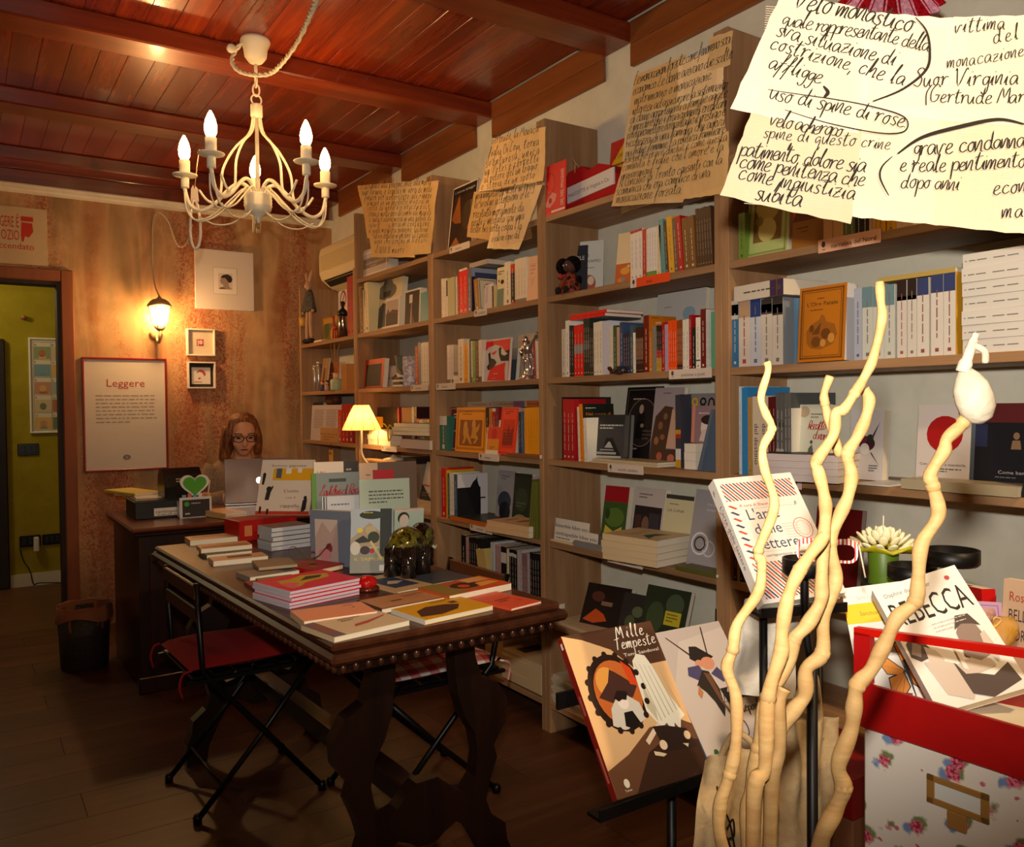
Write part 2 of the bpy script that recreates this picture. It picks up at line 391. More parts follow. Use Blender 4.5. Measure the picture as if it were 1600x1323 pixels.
# floor: laminate boards along X
mb = MB(); mb.box((LX, FY, -0.08), (WX, BY+0.1, -0.012), mat('20140c', 0.9)); floor = struct('floor', mb)
pw = 0.193; y = FY; r = 0
shared = {}
while y < BY+0.1:
    x = LX - (0.43*r % 1.28)
    while x < WX:
        x0, x1 = max(x, LX), min(x+1.28, WX)
        if x1-x0 > 0.02:
            k = (round(x1-x0, 3))
            y1 = min(y+pw, BY+0.1)
            if k not in shared or y1-y < pw-1e-3:
                b = MB(); b.box((0, 0, -0.012), (x1-x0-0.0016, y1-y-0.0016, 0.0), M_FLOOR); o = b.obj('floor_board', floor, T(x0, y, 0)); shared[k] = o.data
            else:
                o = bpy.data.objects.new('floor_board', shared[k]); COL.objects.link(o); o.parent = floor; o.matrix_local = T(x0, y, 0)
        x += 1.28
    y += pw; r += 1
# ceiling: deck + boards along Y, beams along X
mb = MB(); mb.box((LX, FY, FZ+0.02), (WX+0.1, BY+0.1, FZ+0.08), mat('1c0a04', 0.9)); ceil = struct('ceiling', mb)
b = MB(); b.box((0, 0, 0), (0.1005, BY-FY, 0.02), M_VARN, bev=0.0012); pm = b.obj('ceiling_board', ceil, T(LX+0.02, FY, FZ))
x = LX+0.02+0.1015
while x < WX-0.1:
    o = bpy.data.objects.new('ceiling_board', pm.data); COL.objects.link(o); o.parent = ceil; o.matrix_local = T(x, FY, FZ); x += 0.1015
for i, (a, c) in enumerate(((0.42, 0.58), (1.40, 1.56), (2.38, 2.54), (3.36, 3.52), (4.33, 4.49), (5.28, 5.44))):
    b = MB(); b.box((LX, a, 2.65), (WX-0.001, c, FZ), M_BEAM, bev=0.006); struct('trim_%d' % (i+1), b)
# walls
DX0, DX1, DZ = -0.42, 0.50, 2.025
mb = MB()
for lo, hi in (((DX1, BY, 0), (WX+0.1, BY+0.11, FZ+0.02)), ((LX, BY, 0), (DX0, BY+0.11, FZ+0.02)), ((DX0, BY, DZ), (DX1, BY+0.11, FZ+0.02))): mb.box(lo, hi, M_WASH)
struct('wall_back', mb)
mb = MB(); mb.box((WX, FY, 0), (WX+0.1, BY, FZ+0.02), M_WHITEW); wr = struct('wall_right', mb)
mb = MB(); mb.box((LX-0.1, FY, 0), (LX, BY+0.1, FZ+0.02), M_CREAM); struct('wall_left', mb)
mb = MB(); mb.box((LX-0.1, FY-0.1, 0), (WX+0.1, FY, FZ+0.02), M_CREAM); struct('wall_front', mb)
for (a, c) in ((0.58, 1.40), (1.56, 2.38), (2.54, 3.36), (3.52, 4.33), (4.49, 5.28)):
    for z0, z1 in ((2.555, 2.638), (2.64, 2.724)):
        b = MB(); b.box((WX-0.022, a+0.001, z0), (WX, c-0.001, z1), M_FASC, bev=0.003); o = b.obj('fascia_board', wr)
for z0, z1 in ((2.56, 2.638), (2.64, 2.724)):
    b = MB(); b.box((LX, BY-0.02, z0), (WX-0.024, BY, z1), M_BEAM, bev=0.003); b.obj('fascia_board', bpy.data.objects['wall_back'])
# crown moulding on the back wall
prof = [(0, 2.51), (0.010, 2.51), (0.014, 2.522), (0.024, 2.53), (0.03, 2.545), (0.036, 2.55), (0.036, 2.558), (0, 2.558)]
mb = MB(); n = len(prof)
mb.add([(xx, BY-d, z) for xx in (LX, WX) for d, z in prof], [tuple(range(n)), tuple(range(2*n-1, n-1, -1))] + [(i, (i+1) % n, (i+1) % n+n, i+n) for i in range(n)], M_CREAM); mb.fix = True
struct('trim_7', mb)
# doorway casing with dark reveal
mb = MB()
for lo, hi in (((DX1, BY-0.022, 0), (DX1+0.066, BY, DZ+0.066)), ((DX0-0.066, BY-0.022, 0), (DX0, BY, DZ+0.066)), ((DX0, BY-0.022, DZ), (DX1, BY, DZ+0.066))): mb.box(lo, hi, M_TRIM, bev=0.005)
dr = struct('door_1', mb)
b = MB(); md = mat('2a1408', 0.6)
b.box((DX1-0.02, BY, 0), (DX1, BY+0.13, DZ), md); b.box((DX0, BY, 0), (DX0+0.02, BY+0.13, DZ), md); b.box((DX0+0.02, BY, DZ-0.02), (DX1-0.02, BY+0.13, DZ), md); b.obj('door_lining', dr)
# the room behind the doorway
GY = 7.0
mb = MB(); mb.box((-1.4, GY, 0), (1.4, GY+0.1, 2.6), M_GREEN); struct('wall_corridor', mb)
mb = MB(); mb.box((1.3, BY+0.11, 0), (1.4, GY, 2.6), M_GREEN); struct('wall_corridor_right', mb)
mb = MB(); mb.box((-1.5, BY+0.11, 0), (-1.4, GY+0.1, 2.6), M_GREEN); struct('wall_corridor_left', mb)
mb = MB(); mb.box((-1.5, BY+0.11, 2.6), (1.4, GY+0.1, 2.66), M_CREAM); struct('ceiling_corridor', mb)
mb = MB(); mb.box((-1.5, BY+0.1, -0.08), (1.4, GY+0.1, 0), grain('corridor_floor', [(0.3, '5a3a20'), (0.7, '6e4a2c')], (0.7, 8, 1), 0.5, 4, 2, 0.03)); struct('floor_corridor', mb)
gx = un(12, 700, 'Y', GY).x
mb = MB(); mb.box((gx, GY-0.015, 0), (1.29, GY, 0.09), mat('cfc8b4', 0.6)); struct('baseboard_corridor', mb)
mb = MB(); mb.box((gx-0.75, GY-0.05, 0.0), (gx-0.005, GY, un(6, 530, 'Y', GY).z), mat('1c120c', 0.5), bev=0.008); d2 = struct('door_2', mb)
b = MB(); b.cyl((gx-0.07, GY-0.05, 1.0), (gx-0.07, GY-0.1, 1.0), 0.012, mat('8a7a50', 0.3, 0.9)); b.obj('door_handle', d2)
# things on the corridor wall
def framed(name, label, cat, x0, z0, x1, z1, yb, bar, depth, mframe, mpaper, deco=None, glass=False, mat_w=0.0, group=None, mglass=None):
    t = thing(name, label, cat, T((x0+x1)/2, yb, z0), group); w, h = x1-x0, z1-z0
    f = MB()
    for lo, hi in (((-w/2, -depth, 0), (-w/2+bar, 0, h)), ((w/2-bar, -depth, 0), (w/2, 0, h)), ((-w/2+bar, -depth, 0), (w/2-bar, 0, bar)), ((-w/2+bar, -depth, h-bar), (w/2-bar, 0, h))): f.box(lo, hi, mframe, bev=min(0.002, bar*0.3))
    f.obj('frame', t)
    p_ = MB(); p_.box((-w/2+bar, -0.006, bar), (w/2-bar, -0.001, h-bar), mpaper); po = p_.obj('sheet', t)
    if deco:
        d = MB(); deco(d, w, h, -0.0068); d.obj('print', t)
    if glass:
        g = MB(); g.box((-w/2+bar, -depth*0.75, bar), (w/2-bar, -depth*0.75+0.002, h-bar), mglass); g.obj('glass', t)
    return t
def clear(key, tint, fac, rough=0.02):
    m = bpy.data.materials.new(key); m.use_nodes = True; N, L = nodes(m); a = N.new('ShaderNodeBsdfTransparent'); mx = N.new('ShaderNodeMixShader'); mx.inputs[0].default_value = fac
    c = N['Principled BSDF']; c.inputs['Base Color'].default_value = hexc(tint); c.inputs['Roughness'].default_value = rough
    L.new(a.outputs[0], mx.inputs[1]); L.new(c.outputs[0], mx.inputs[2]); L.new(mx.outputs[0], N['Material Output'].inputs[0]); return m
def alphabet(d, w, h, y):
    cs = ['8a9a70', 'c8b48a', 'b06a50', '7a98a0', 'd0a860', '6a7a58', 'c08a70', '98a8a0']
    x0 = -w/2+0.03; cw = (w-0.06)/3; ch = (h-0.05)/5.0; k = 0
    for r in range(5):
        for c in range(3):
            xx, zz = x0+c*cw, h-0.03-(r+1)*ch
            d.flat(rect(xx+0.004, zz+0.006, xx+cw-0.004, zz+ch*0.74), y, mat(cs[k % 8], 0.7))
            d.flat(disc(xx+cw*0.5, zz+ch*0.36, cw*0.2, ch*0.2, 9), y-0.0004, mat(cs[(k*3+2) % 8], 0.7))
            d.flat(rect(xx+cw*0.3, zz+0.008, xx+cw*0.75, zz+ch*0.2), y-0.0004, mat(cs[(k*5+4) % 8], 0.7))
            put_text(d, 'ABCFGHKLMPQRUVW'[k], xx+0.006, zz+ch*0.78, 0.024, mat('3a4a40', 0.7), y-0.0003)
            k += 1
    for c in range(4): d.flat(rect(x0+c*cw-0.001, 0.02, x0+c*cw+0.001, h-0.03), y-0.0002, mat('3a3a34', 0.7))
    for r in range(6): d.flat(rect(x0, h-0.03-r*ch-0.001, w/2-0.03, h-0.03-r*ch+0.001), y-0.0002, mat('3a3a34', 0.7))
a0, a1 = un(44, 527, 'Y', GY-0.02), un(44, 677, 'Y', GY-0.02)
framed('framed_alphabet_print', 'white-framed alphabet picture chart on the olive green wall', 'picture', a0.x, a1.z, a0.x+0.40, a0.z, GY, 0.012, 0.02, mat('e8e4d8', 0.5), mat('d8ceb4', 0.7), alphabet)
def plate(px, py, w, h, label, n):
    c = un(px, py, 'Y', GY); t = thing('wall_plate', label, n, T(c.x, GY, c.z))
    b = MB(); b.box((-w/2, -0.012, -h/2), (w/2, 0, h/2), mat('0e0e0e', 0.25), bev=0.004); b.obj('plate', t)
    for k in (-1, 0, 1):
        b = MB(); b.box((k*w*0.27-w*0.11, -0.016, -h*0.3), (k*w*0.27+w*0.11, -0.011, h*0.3), mat('1a1a1a', 0.35), bev=0.002); b.obj('module', t)
    return t
plate(44, 702, 0.135, 0.085, 'black light switch plate below the alphabet print', 'switch')
tp = plate(47, 845, 0.135, 0.085, 'black wall socket with a white plug in it', 'socket')
b = MB(); b.box((0.02, -0.06, -0.075), (0.055, -0.014, 0.03), mat('d8d4cc', 0.4), bev=0.006); plug = b.obj('plug', None); plug.matrix_world = tp.matrix_world.copy(); tag(plug, 'white charger plug pushed into the corridor wall socket', 'plug')
plate(81, 842, 0.125, 0.08, 'black wall socket to the right of the one with the plug', 'socket')
c = un(36, 862, 'Y', GY-0.012)
b = MB(); pts = cat_rom([(c.x-0.02, GY-0.012, c.z+0.03), (c.x+0.0, GY-0.012, c.z-0.06), (c.x+0.04, GY-0.02, c.z-0.14), (c.x+0.06, GY-0.03, c.z-0.24), (c.x+0.10, GY-0.04, 0.02), (c.x+0.25, GY-0.06, 0.006)], 5); b.tube(pts, 0.004, mat('101010', 0.5), 6); tag(b.obj('cable'), 'black cable drooping from the corridor socket to the floor', 'cable')
c = un(36, 496, 'Y', GY)
b = MB(); b.cyl((c.x, GY, c.z), (c.x, GY-0.05, c.z), 0.017, mat('a87040', 0.5), 12); tag(b.obj('wall_peg'), 'round wooden coat peg on the olive green wall', 'peg')

# ================================================================ bookcase units
BX, UW, Y3, TU, TH = 1.89, 0.91177, 2.62222, 0.0279, 0.023
SZ = {1: 2.005, 2: 1.696, 3: 1.384, 4: 1.070, 5: 0.753, 6: 0.438, 7: 0.122}
UY = [Y3+(3-i)*UW for i in range(7)]
UY[0] = 5.385
M_OAKV = grain('oak_upright', [(0.25, '8a6544'), (0.5, 'a07a56'), (0.75, 'b48e68')], (12, 12, 0.7), 0.55, 6, 1.8, 0.05, 0.3)
M_OAKH = grain('oak_shelf', [(0.25, '8a6544'), (0.5, 'a07a56'), (0.75, 'b48e68')], (12, 0.7, 12), 0.55, 6, 1.8, 0.05, 0.3)
names = ['oak bookcase unit in the corner under the air conditioner', 'oak bookcase unit next to the corner one, beside the table lamp', 'oak bookcase unit holding the silver statuette', 'oak bookcase unit holding the turtle and the curly-haired doll', 'oak bookcase unit behind the twisted branches']
for i in range(5):
    t = thing('bookcase', names[i], 'bookcase', T(BX, UY[i+1], 0), 'bookcase units along the wall')
    dep = WX-BX-0.003; w = UY[i]-UY[i+1]; top = 2.38 if i else 2.075
    for a, c in ((0.0006, TU), (w-TU, w-0.0006)):
        b = MB(); b.box((0, a, 0), (dep, c, top), M_OAKV, bev=0.0012); b.obj('side_panel', t)
    for k in SZ:
        if i == 0 and k == 1: continue
        b = MB(); b.box((0.001, TU, SZ[k]-TH), (dep, w-TU, SZ[k]), M_OAKH, bev=0.0012); b.obj('shelf', t)
# ================================================================ book kit
def art(*spec):
    def deco(d, w, h, y):
        for i, s in enumerate(spec):
            yy = y - 0.00012*i; k = s[0]
            if k == 'r': d.flat(rect(s[1]*w, s[2]*h, s[3]*w, s[4]*h), yy, mat(s[5]))
            elif k == 'd': d.flat(disc(s[1]*w, s[2]*h, s[3]*w, s[4]*w, 18), yy, mat(s[5]))
            elif k == 'o': ring_flat(d, s[1]*w, s[2]*h, s[3]*w, s[4]*w, s[5]*w, mat(s[6]), yy)
            elif k == 'p': d.flat([(a*w, b*h) for a, b in s[1]], yy, mat(s[2]))
            elif k == 't': put_text(d, s[1], s[2]*w, s[3]*h, s[4]*h, mat(s[5]), yy, s[6]*w if len(s) > 6 and s[6] else None, s[7] if len(s) > 7 else 'C')
            elif k == 'h': hand(d, s[1], s[2]*w, s[3]*h, s[4]*h, mat(s[5]), lambda u, v, yy=yy: (u, yy, v), 0.2, 0, i, 0.2, s[6]*w/(hand_w(s[1])*s[4]*h))
            elif k == 'b': word_bars(d, s[1]*w, s[2]*h, s[3]*w, s[4], s[5]*h, s[5]*h*0.4, mat(s[6]), yy, seed=int(s[2]*977))
            elif k == 'f':
                b = s[1]; c = mat(s[2]); a0 = s[3] if len(s) > 3 else 0.0
                for q in ((a0*w, a0*w, w-a0*w, a0*w+b*w), (a0*w, h-a0*w-b*w, w-a0*w, h-a0*w), (a0*w, a0*w, a0*w+b*w, h-a0*w), (w-a0*w-b*w, a0*w, w-a0*w, h-a0*w)): d.flat(rect(*q), yy, c)
    return deco
def spine_bars(ink, bands=(), seed=0):
    def sd(d, t, h, M):
        rnd = random.Random(seed); k = 0
        for (a, b, c) in bands: d.add([M @ Vector((s_*t, -0.0003, z*h)) for s_, z in ((0, a), (1, a), (1, b), (0, b))], [(0, 1, 2, 3)], mat(c))
        if ink:
            z = 0.14+0.1*rnd.random()
            while z < 0.78:
                l = 0.05+0.1*rnd.random()
                d.add([M @ Vector((s_*t, -0.0006, zz*h)) for s_, zz in ((0.455, z), (0.545, z), (0.545, z+l), (0.455, z+l))], [(0, 1, 2, 3)], mat(ink)); z += l+0.025
            d.add([M @ Vector((s_*t, -0.0006, zz*h)) for s_, zz in ((0.35, 0.05), (0.65, 0.05), (0.65, 0.05+0.3*t/h), (0.35, 0.05+0.3*t/h))], [(0, 1, 2, 3)], mat(ink))
    return sd
def book(label, w, h, t, col, M, pages='e4dac4', spine=None, deco=None, sdeco=None, name='book', cat='book', group=None, hard=False, rough=0.42, nopages=False):
    r = thing(name, label, cat, M, group)
    c = min(0.0028 if hard else 0.0011, t*0.2); mc = mat(col, rough); ms = mat(spine or col, rough)
    b = MB(); b.box((c, 0, 0), (w, c, h), mc); b.box((c, t-c, 0), (w, t, h), mc); b.box((0, 0, 0), (c, t, h), ms); b.obj('cover', r)
    e = 0.0035 if hard else 0.0006
    p_ = MB(); p_.box((c, c, e), (w-e, t-c, h-e), mat(pages, 0.85, 0, 0.1)); p_.obj('pages', r)
    for nm, fn in (('print', deco and (lambda d: deco(d, w, h, -0.0004))), ('spine_print', sdeco and (lambda d: sdeco(d, t, h, T(0, t, 0) @ RZ(-90))))):
        if fn:
            d = MB(); fn(d)
            if d.v: d.obj(nm, r)
    return r
def cv(c, x, y): return c[0]+x/c[2], c[1]+y/c[2]
def lum(h): return sum(int(h[i:i+2], 16) for i in (0, 2, 4))/3
USED = {}
def uniq(l):
    USED[l] = USED.get(l, 0)+1; return l
def row(shelf, z, crop, X, entries, maxw=0.2):
    cur = None; prev = None; cnt = {}
    for e in entries: cnt[e[4]] = cnt.get(e[4], 0)+1
    for i, e in enumerate(entries):
        xl, xr, yt, col, desc = e[:5]; n = e[5] if len(e) > 5 else 1; o = e[6] if len(e) > 6 else {}
        px0, py = cv(crop, xl, yt); px1, _ = cv(crop, xr, yt); pb = py+40
        yl, yr = un(px0, pb, 'X', X).y, un(px1, pb, 'X', X).y
        if cur is not None and yl > cur: yl = cur
        if yr > yl-0.004*n: yr = yl-0.004*n
        cur = yr - 0.0004
        zt = un((px0+px1)/2, py, 'X', X).z; h = max(0.06, zt-z); t = (yl-yr)/n
        w = min(o.get('w', h*0.66), maxw, WX-X-0.008)
        nx = entries[i+1][4] if i+1 < len(entries) else None
        if n > 1: lab = '%s paperback, one of %d alike on the %s' % (desc, n, shelf)
        elif cnt[desc] > 1 and prev: lab = '%s book beside the %s one on the %s' % (desc, prev, shelf)
        elif cnt[desc] > 1: lab = '%s book at the end of the row on the %s' % (desc, shelf)
        else: lab = '%s book upright on the %s' % (desc, shelf)
        lean = o.get('lean', 0)
        for j in range(n):
            ink = o.get('ink', 'd8d0c0' if lum(col) < 120 else '7a7068')
            M = T(X, yr+t*j, z)
            if lean: M = T(X, yr+t*j+t, z+0.0003) @ RX(-lean) @ T(0, -t, 0)
            book(lab, w, h/math.cos(math.radians(lean))*(1-0.012*((j*7+i) % 3)/2), t-0.0005, o.get('cover', col), M, spine=col, deco=o.get('deco') if j == 0 else None,
                 sdeco=o.get('sdeco') or spine_bars(ink, o.get('bands', ()), i*13), group=('%s books on the %s' % (desc, shelf)) if n > 1 else None, name='paperback' if n > 1 else 'book', cat='paperback' if n > 1 else 'book', hard=o.get('hard', False), pages=o.get('pages', 'e4dac4'))
        if n == 1: uniq(lab)
        prev = desc
def face(label, crop, xl, xr, yt, z, X, t, col, deco=None, tilt=9, pages='e4dac4', spine=None, hard=False, skew=0, sdeco=None, name='book', cat='book', h=None, lift=0.0, **kw):
    px0, py = cv(crop, xl, yt); px1, _ = cv(crop, xr, yt)
    yl, yr = un(px0, py+40, 'X', X).y, un(px1, py+40, 'X', X).y
    a = math.radians(tilt); hh = 0.2
    for _ in range(3): hh = (un((px0+px1)/2, py, 'X', X+hh*math.sin(a)).z - z - lift)/math.cos(a)
    hh = h or hh; w = yl-yr
    if skew:
        a2 = math.radians(skew-90); r = ray(px1, py); d = (math.cos(a2), math.sin(a2)); w = -((X-CAMO.x)*r.y-(yl-CAMO.y)*r.x)/(d[0]*r.y-d[1]*r.x)
    M = T(X, yl, z+lift+t*math.sin(a)) @ RZ(-90+skew) @ RX(-tilt)
    uniq(label)
    return book(label, w, hh, t, col, M, pages, spine, deco, sdeco, name, cat, hard=hard, **kw)
def topz(crop, x, y, X=BX+0.012): return un(*cv(crop, x, y), 'X', X).z
def flat_shelf(label, crop, xl, xr, py, X, ztop, w, t, col, n=1, deco=None, group=None, pages='e0d6c2', rot=0, spine=None, sdeco=None, h=None, **kw):
    """books lying on a shelf, spine or edge to the room; px range taken at plane X"""
    px0, py_ = cv(crop, xl, py); px1, _ = cv(crop, xr, py)
    yl, yr = un(px0, py_, 'X', X).y, un(px1, py_, 'X', X).y
    for j in range(n):
        M = T(X, yr, ztop-j*t) @ RZ(rot + (0.8*((j*5) % 3-1) if n > 1 else 0)) @ RX(-90)
        book(label, w, h or (yl-yr), t-0.0005, col, M, pages, spine, deco if j == 0 else None, sdeco, group=group, **kw)
    if n == 1: uniq(label)
def stand(label, crop, BL, BR, TL, z, t, col, deco=None, pages='e4dac4', spine=None, hard=False, sdeco=None, name='book', cat='book', **kw):
    """book standing on a horizontal surface: three corners of its front cover"""
    a, b = un(*cv(crop, *BL), 'Z', z), un(*cv(crop, *BR), 'Z', z); x = (b-a); w = x.length; x.normalize()
    r = ray(*cv(crop, *TL)); c = CAMO + r*((a-CAMO).dot(x)/r.dot(x)); up = c-a; h = up.length
    M = frame(a, x, up); yz = M[2][1]
    if yz < 0: M = T(0, 0, -t*yz+0.0005) @ M
    uniq(label)
    return book(label, w, h, t, col, M, pages, spine, deco, sdeco, name, cat, hard=hard, **kw)
def lie(label, crop, A, B, C, z, t, col, n=1, deco=None, group=None, pages='e4dac4', spine=None, hard=False, name='book', sdeco=None, cat='book', jit=1.0, zb=None, **kw):
    """book lying face up; A near-left, B near-right, C far-left corner of its top face; z = height of the top face"""
    a, b, c = (un(*cv(crop, *q), 'Z', z) for q in (A, B, C))
    x = b-a; w = x.length; x.normalize(); v = c-a; v = v - x*v.dot(x); h = v.length
    out = []
    for j in range(n):
        M = Matrix.Identity(4); vv = v.normalized(); nrm = Vector((0, 0, -1))
        o = a + Vector((0, 0, -t*j))
        if n > 1 and j: o = o + x*0.004*jit*((j*7 % 3)-1) + vv*0.003*jit*((j*5 % 3)-1)
        for i in range(3): M[i][0], M[i][1], M[i][2], M[i][3] = x[i], nrm[i], vv[i], o[i]
        out.append(book(label, w, h, t-0.0004, col, M, pages, spine, deco if j == 0 else None, sdeco, name, cat, group=group, hard=hard, **kw))
    if n == 1: uniq(label)
    return out
# crops the measurements were taken from (x offset, y offset, scale)
c6, c7, c8, c9, c10, c11, c12 = (400, 330, 4), (800, 330, 4), (1200, 330, 4), (0, 660, 4), (400, 660, 4), (800, 660, 4), (1200, 660, 4)
z6, zC2, zC3, zC4, zC5, zC6 = (460, 600, 6.957), (670, 380, 8.822), (670, 500, 8.889), (670, 620, 8.421), (640, 660, 6.617), (680, 800, 8.889)
zD2, zD3, zD4, zE, zE2, zE4, zE4b, zE5 = (860, 310, 5.926), (860, 460, 5.926), (860, 590, 5.926), (1130, 300, 4.409), (1340, 300, 4.723), (1130, 590, 6.4), (1360, 590, 6.3), (1220, 780, 4.21)
zA, zT, zL, zM = (440, 440, 6.615), (400, 710, 5.333), (150, 700, 5.293), (260, 820, 5.293)
zP = (640, 240, 6.614)
FX = BX+0.012
# ---------------------------------------------------------------- unit D, third shelf: poetry
row('shelf with the turtle', SZ[3], zD3, FX, [
 (105,139,320,'cfc9bb','pale grey'), (140,174,238,'e8e4da','tall white'), (175,217,285,'1c1a1e','black',2), (219,304,278,'e01410','bright red',3,{'bands':[(0.44,0.62,'8a8a8c')]}),
 (306,362,222,'262e2a','greenish black',3,{'bands':[(0.45,0.62,'5a605c')]}), (363,398,310,'2c2a28','charcoal',2), (400,478,250,'e6dcc6','cream',3), (480,546,240,'c6c8da','thick lavender white',1,{'ink':None}),
 (547,580,290,'dcd2be','ivory',2), (582,614,286,'41562a','olive green'), (615,641,300,'c0a090','dusty pink'), (642,675,250,'35486e','steel blue'), (677,736,355,'302a46','dark violet',3),
 (738,765,285,'3e5c64','teal'), (767,788,350,'ece4d2','thin white',1,{'lean':2}), (790,860,300,'3a1a12','dark brown',5,{'bands':[(0.3,0.75,'7a5038')]}), (862,911,190,'741610','tall oxblood',1,{'cover':'b86c18','deco':art(('t','guida!',0.35,0.86,0.06,'e8d8b8'),('b',0.1,0.95,0.5,1,0.03,'4a2810'))}),
 (912,945,335,'c07418','ochre'), (947,980,290,'86827c','mid grey'), (982,1031,285,'2a1410','black-brown',3,{'bands':[(0.0,0.3,'b89028'),(0.3,0.46,'b02018')]}), (1033,1058,250,'ac141a','crimson'),
 (1059,1089,275,'b0a0c0','lilac',2), (1090,1170,238,'ee4e0c','vivid orange',4), (1172,1222,235,'8a451a','rust brown',4,{'bands':[(0.02,0.12,'241410')]}), (1224,1281,228,'e0dacc','off-white',2), (1283,1308,185,'9a1420','wine red'),
 (1310,1344,300,'1a1412','jet black'), (1346,1388,212,'e8e2d4','bright white',1,{'bands':[(0.16,0.19,'2a6a60')]}), (1390,1438,130,'6a1a16','dark red-brown',1,{'hard':True}), (1440,1484,135,'c4c8c4','silvery grey',2), (1486,1528,160,'5aa886','mint green',2)])
flat_shelf('red magazine lying across the tops of the poetry books', zD3, 168, 520, 200, FX+0.004, topz(zD3, 335, 222)+0.024, 0.17, 0.012, 'd81414', 1, spine='e01414', rot=-2)
flat_shelf('second red magazine under the topmost one over the poetry books', zD3, 178, 505, 215, FX+0.004, topz(zD3, 335, 222)+0.0115, 0.17, 0.011, 'b8bccc', 1, spine='e01414', rot=-1)
face('grey book titled Canti with a blue blot, behind the row of poetry', zD3, 950, 1400, -20, SZ[3], FX+0.17, 0.02, 'c0bebe', art(('d',0.68,0.72,0.13,0.10,'8aa8b8'),('t','CANTI',0.5,0.60,0.075,'3a3a40'),('b',0.15,0.82,0.3,1,0.02,'4a4a50')), 5)
# ---------------------------------------------------------------- unit D, second shelf
row('shelf with the orange tag', SZ[2], zD2, FX, [
 (740,850,288,'ece2d6','white red-topped',3,{'bands':[(0.95,1.0,'c83020')],'ink':'8a8488'}), (852,887,280,'c43216','vermilion'), (889,984,268,'ece4d8','white green-footed',4,{'bands':[(0.0,0.12,'5a9a28')],'ink':'8a8488'}),
 (986,1020,250,'e8d4b0','cream',1,{'ink':'c08040'}), (1024,1066,188,'5a9c9c','teal',1,{'lean':4}), (1068,1094,200,'4a3830','dark taupe',1,{'lean':4}), (1097,1148,165,'e4aa1c','yellow',1,{'lean':4}), (1150,1184,175,'6e5448','brown',1,{'lean':4}),
 (1186,1232,150,'bc1a1a','scarlet',1,{'lean':5}), (1238,1350,165,'7c5222','bronze',2,{'lean':4,'hard':True}), (1362,1505,75,'4a3222','glossy dark brown',6,{'lean':3,'ink':'b0a090'})])
face('navy book titled Le favole behind the doll', zD2, 48, 335, 425, SZ[2], FX+0.07, 0.02, '262a34', art(('t','LE FAVOLE',0.5,0.72,0.11,'d8d4cc',0.8),), 8, skew=40)
face('tall white book with a floral picture, behind the navy one', zD2, 150, 480, 378, SZ[2], FX+0.11, 0.018, 'd4d6d0', art(('t','SE',0.55,0.72,0.07,'3a2a28'),('t','VAMO',0.92,0.62,0.07,'3a2a28',0.36,'R'),('b',0.3,0.9,0.5,1,0.02,'3a2a28'),('b',0.2,0.52,0.6,2,0.03,'6a6a6a'),('d',0.6,0.25,0.2,0.24,'b05a40'),('d',0.66,0.3,0.09,0.12,'e0c8b0'),('d',0.52,0.2,0.07,0.09,'6a2a20')), 6, skew=34)
face('cream book with orange painted figures at the start of the row', zD2, 590, 735, 330, SZ[2], FX+0.06, 0.02, 'e6cfa4', art(('r',0,0,1,0.42,'c8642a'),('d',0.6,0.28,0.3,0.2,'e0a040'),('d',0.35,0.12,0.2,0.12,'d88848'),('d',0.55,0.13,0.12,0.1,'6a98a8'),('d',0.8,0.36,0.1,0.08,'e8c060')), 9, skew=14)
# ---------------------------------------------------------------- unit D, fourth shelf: city
row('city shelf', SZ[4], zD4, FX, [
 (106,113,180,'141214','large black',1,{'w':0.24,'ink':None}), (116,222,196,'a81a20','crimson',3,{'bands':[(0.62,1.0,'b81c22')]}), (258,274,265,'e6dac6','slim cream',1,{'lean':2}), (276,308,245,'ee860e','orange',1,{'cover':'20261e','deco':art(('t','Nel cuore di',0.5,0.80,0.07,'d07818',0.8),('t','Montmartre',0.5,0.71,0.07,'d07818',0.8),('b',0.1,0.92,0.6,1,0.04,'d8d0c0')),'lean':2,'w':0.15}), (312,343,370,'e6e0d4','white',2,{'lean':2})], 0.25)
face('black and white photo book of a receding colonnade', zD4, 350, 722, 350, SZ[4], FX+0.03, 0.022, '2e2e2e', art(('r',0.16,0.08,0.9,0.8,'3c3c3c'),('p',[(0.3,0.1),(0.42,0.5),(0.58,0.5),(0.8,0.1)],'1c1c1c'),('r',0.08,0.02,0.8,0.12,'b8b8b4'),('r',0.2,0.15,0.68,0.20,'a8a8a4'),('r',0.28,0.23,0.62,0.26,'989894'),('p',[(0.38,0.29),(0.48,0.42),(0.52,0.42),(0.60,0.29)],'aaaaa6'),('r',0.86,0.1,0.97,0.98,'4a4a4a'),('b',0.25,0.76,0.6,2,0.06,'c8c8c4')), 7, pages='8a8a88', skew=16)
face('black book with an oval portrait photograph', zD4, 640, 975, 95, SZ[4], FX+0.12, 0.02, '141214', art(('f',0.012,'6a5a50',0.05),('b',0.2,0.83,0.6,1,0.04,'b8a898'),('o',0.5,0.52,0.40,0.46,0.012,'8a7a70'),('d',0.5,0.52,0.38,0.44,'241c1a'),('p',[(0.34,0.3),(0.38,0.62),(0.5,0.68),(0.58,0.6),(0.6,0.3)],'0e0c0c'),('d',0.46,0.70,0.06,0.09,'a89080'),('d',0.52,0.48,0.05,0.04,'907868'),('b',0.55,0.4,0.3,3,0.05,'5a4a40'),('b',0.28,0.16,0.3,1,0.05,'a09080')), 9)
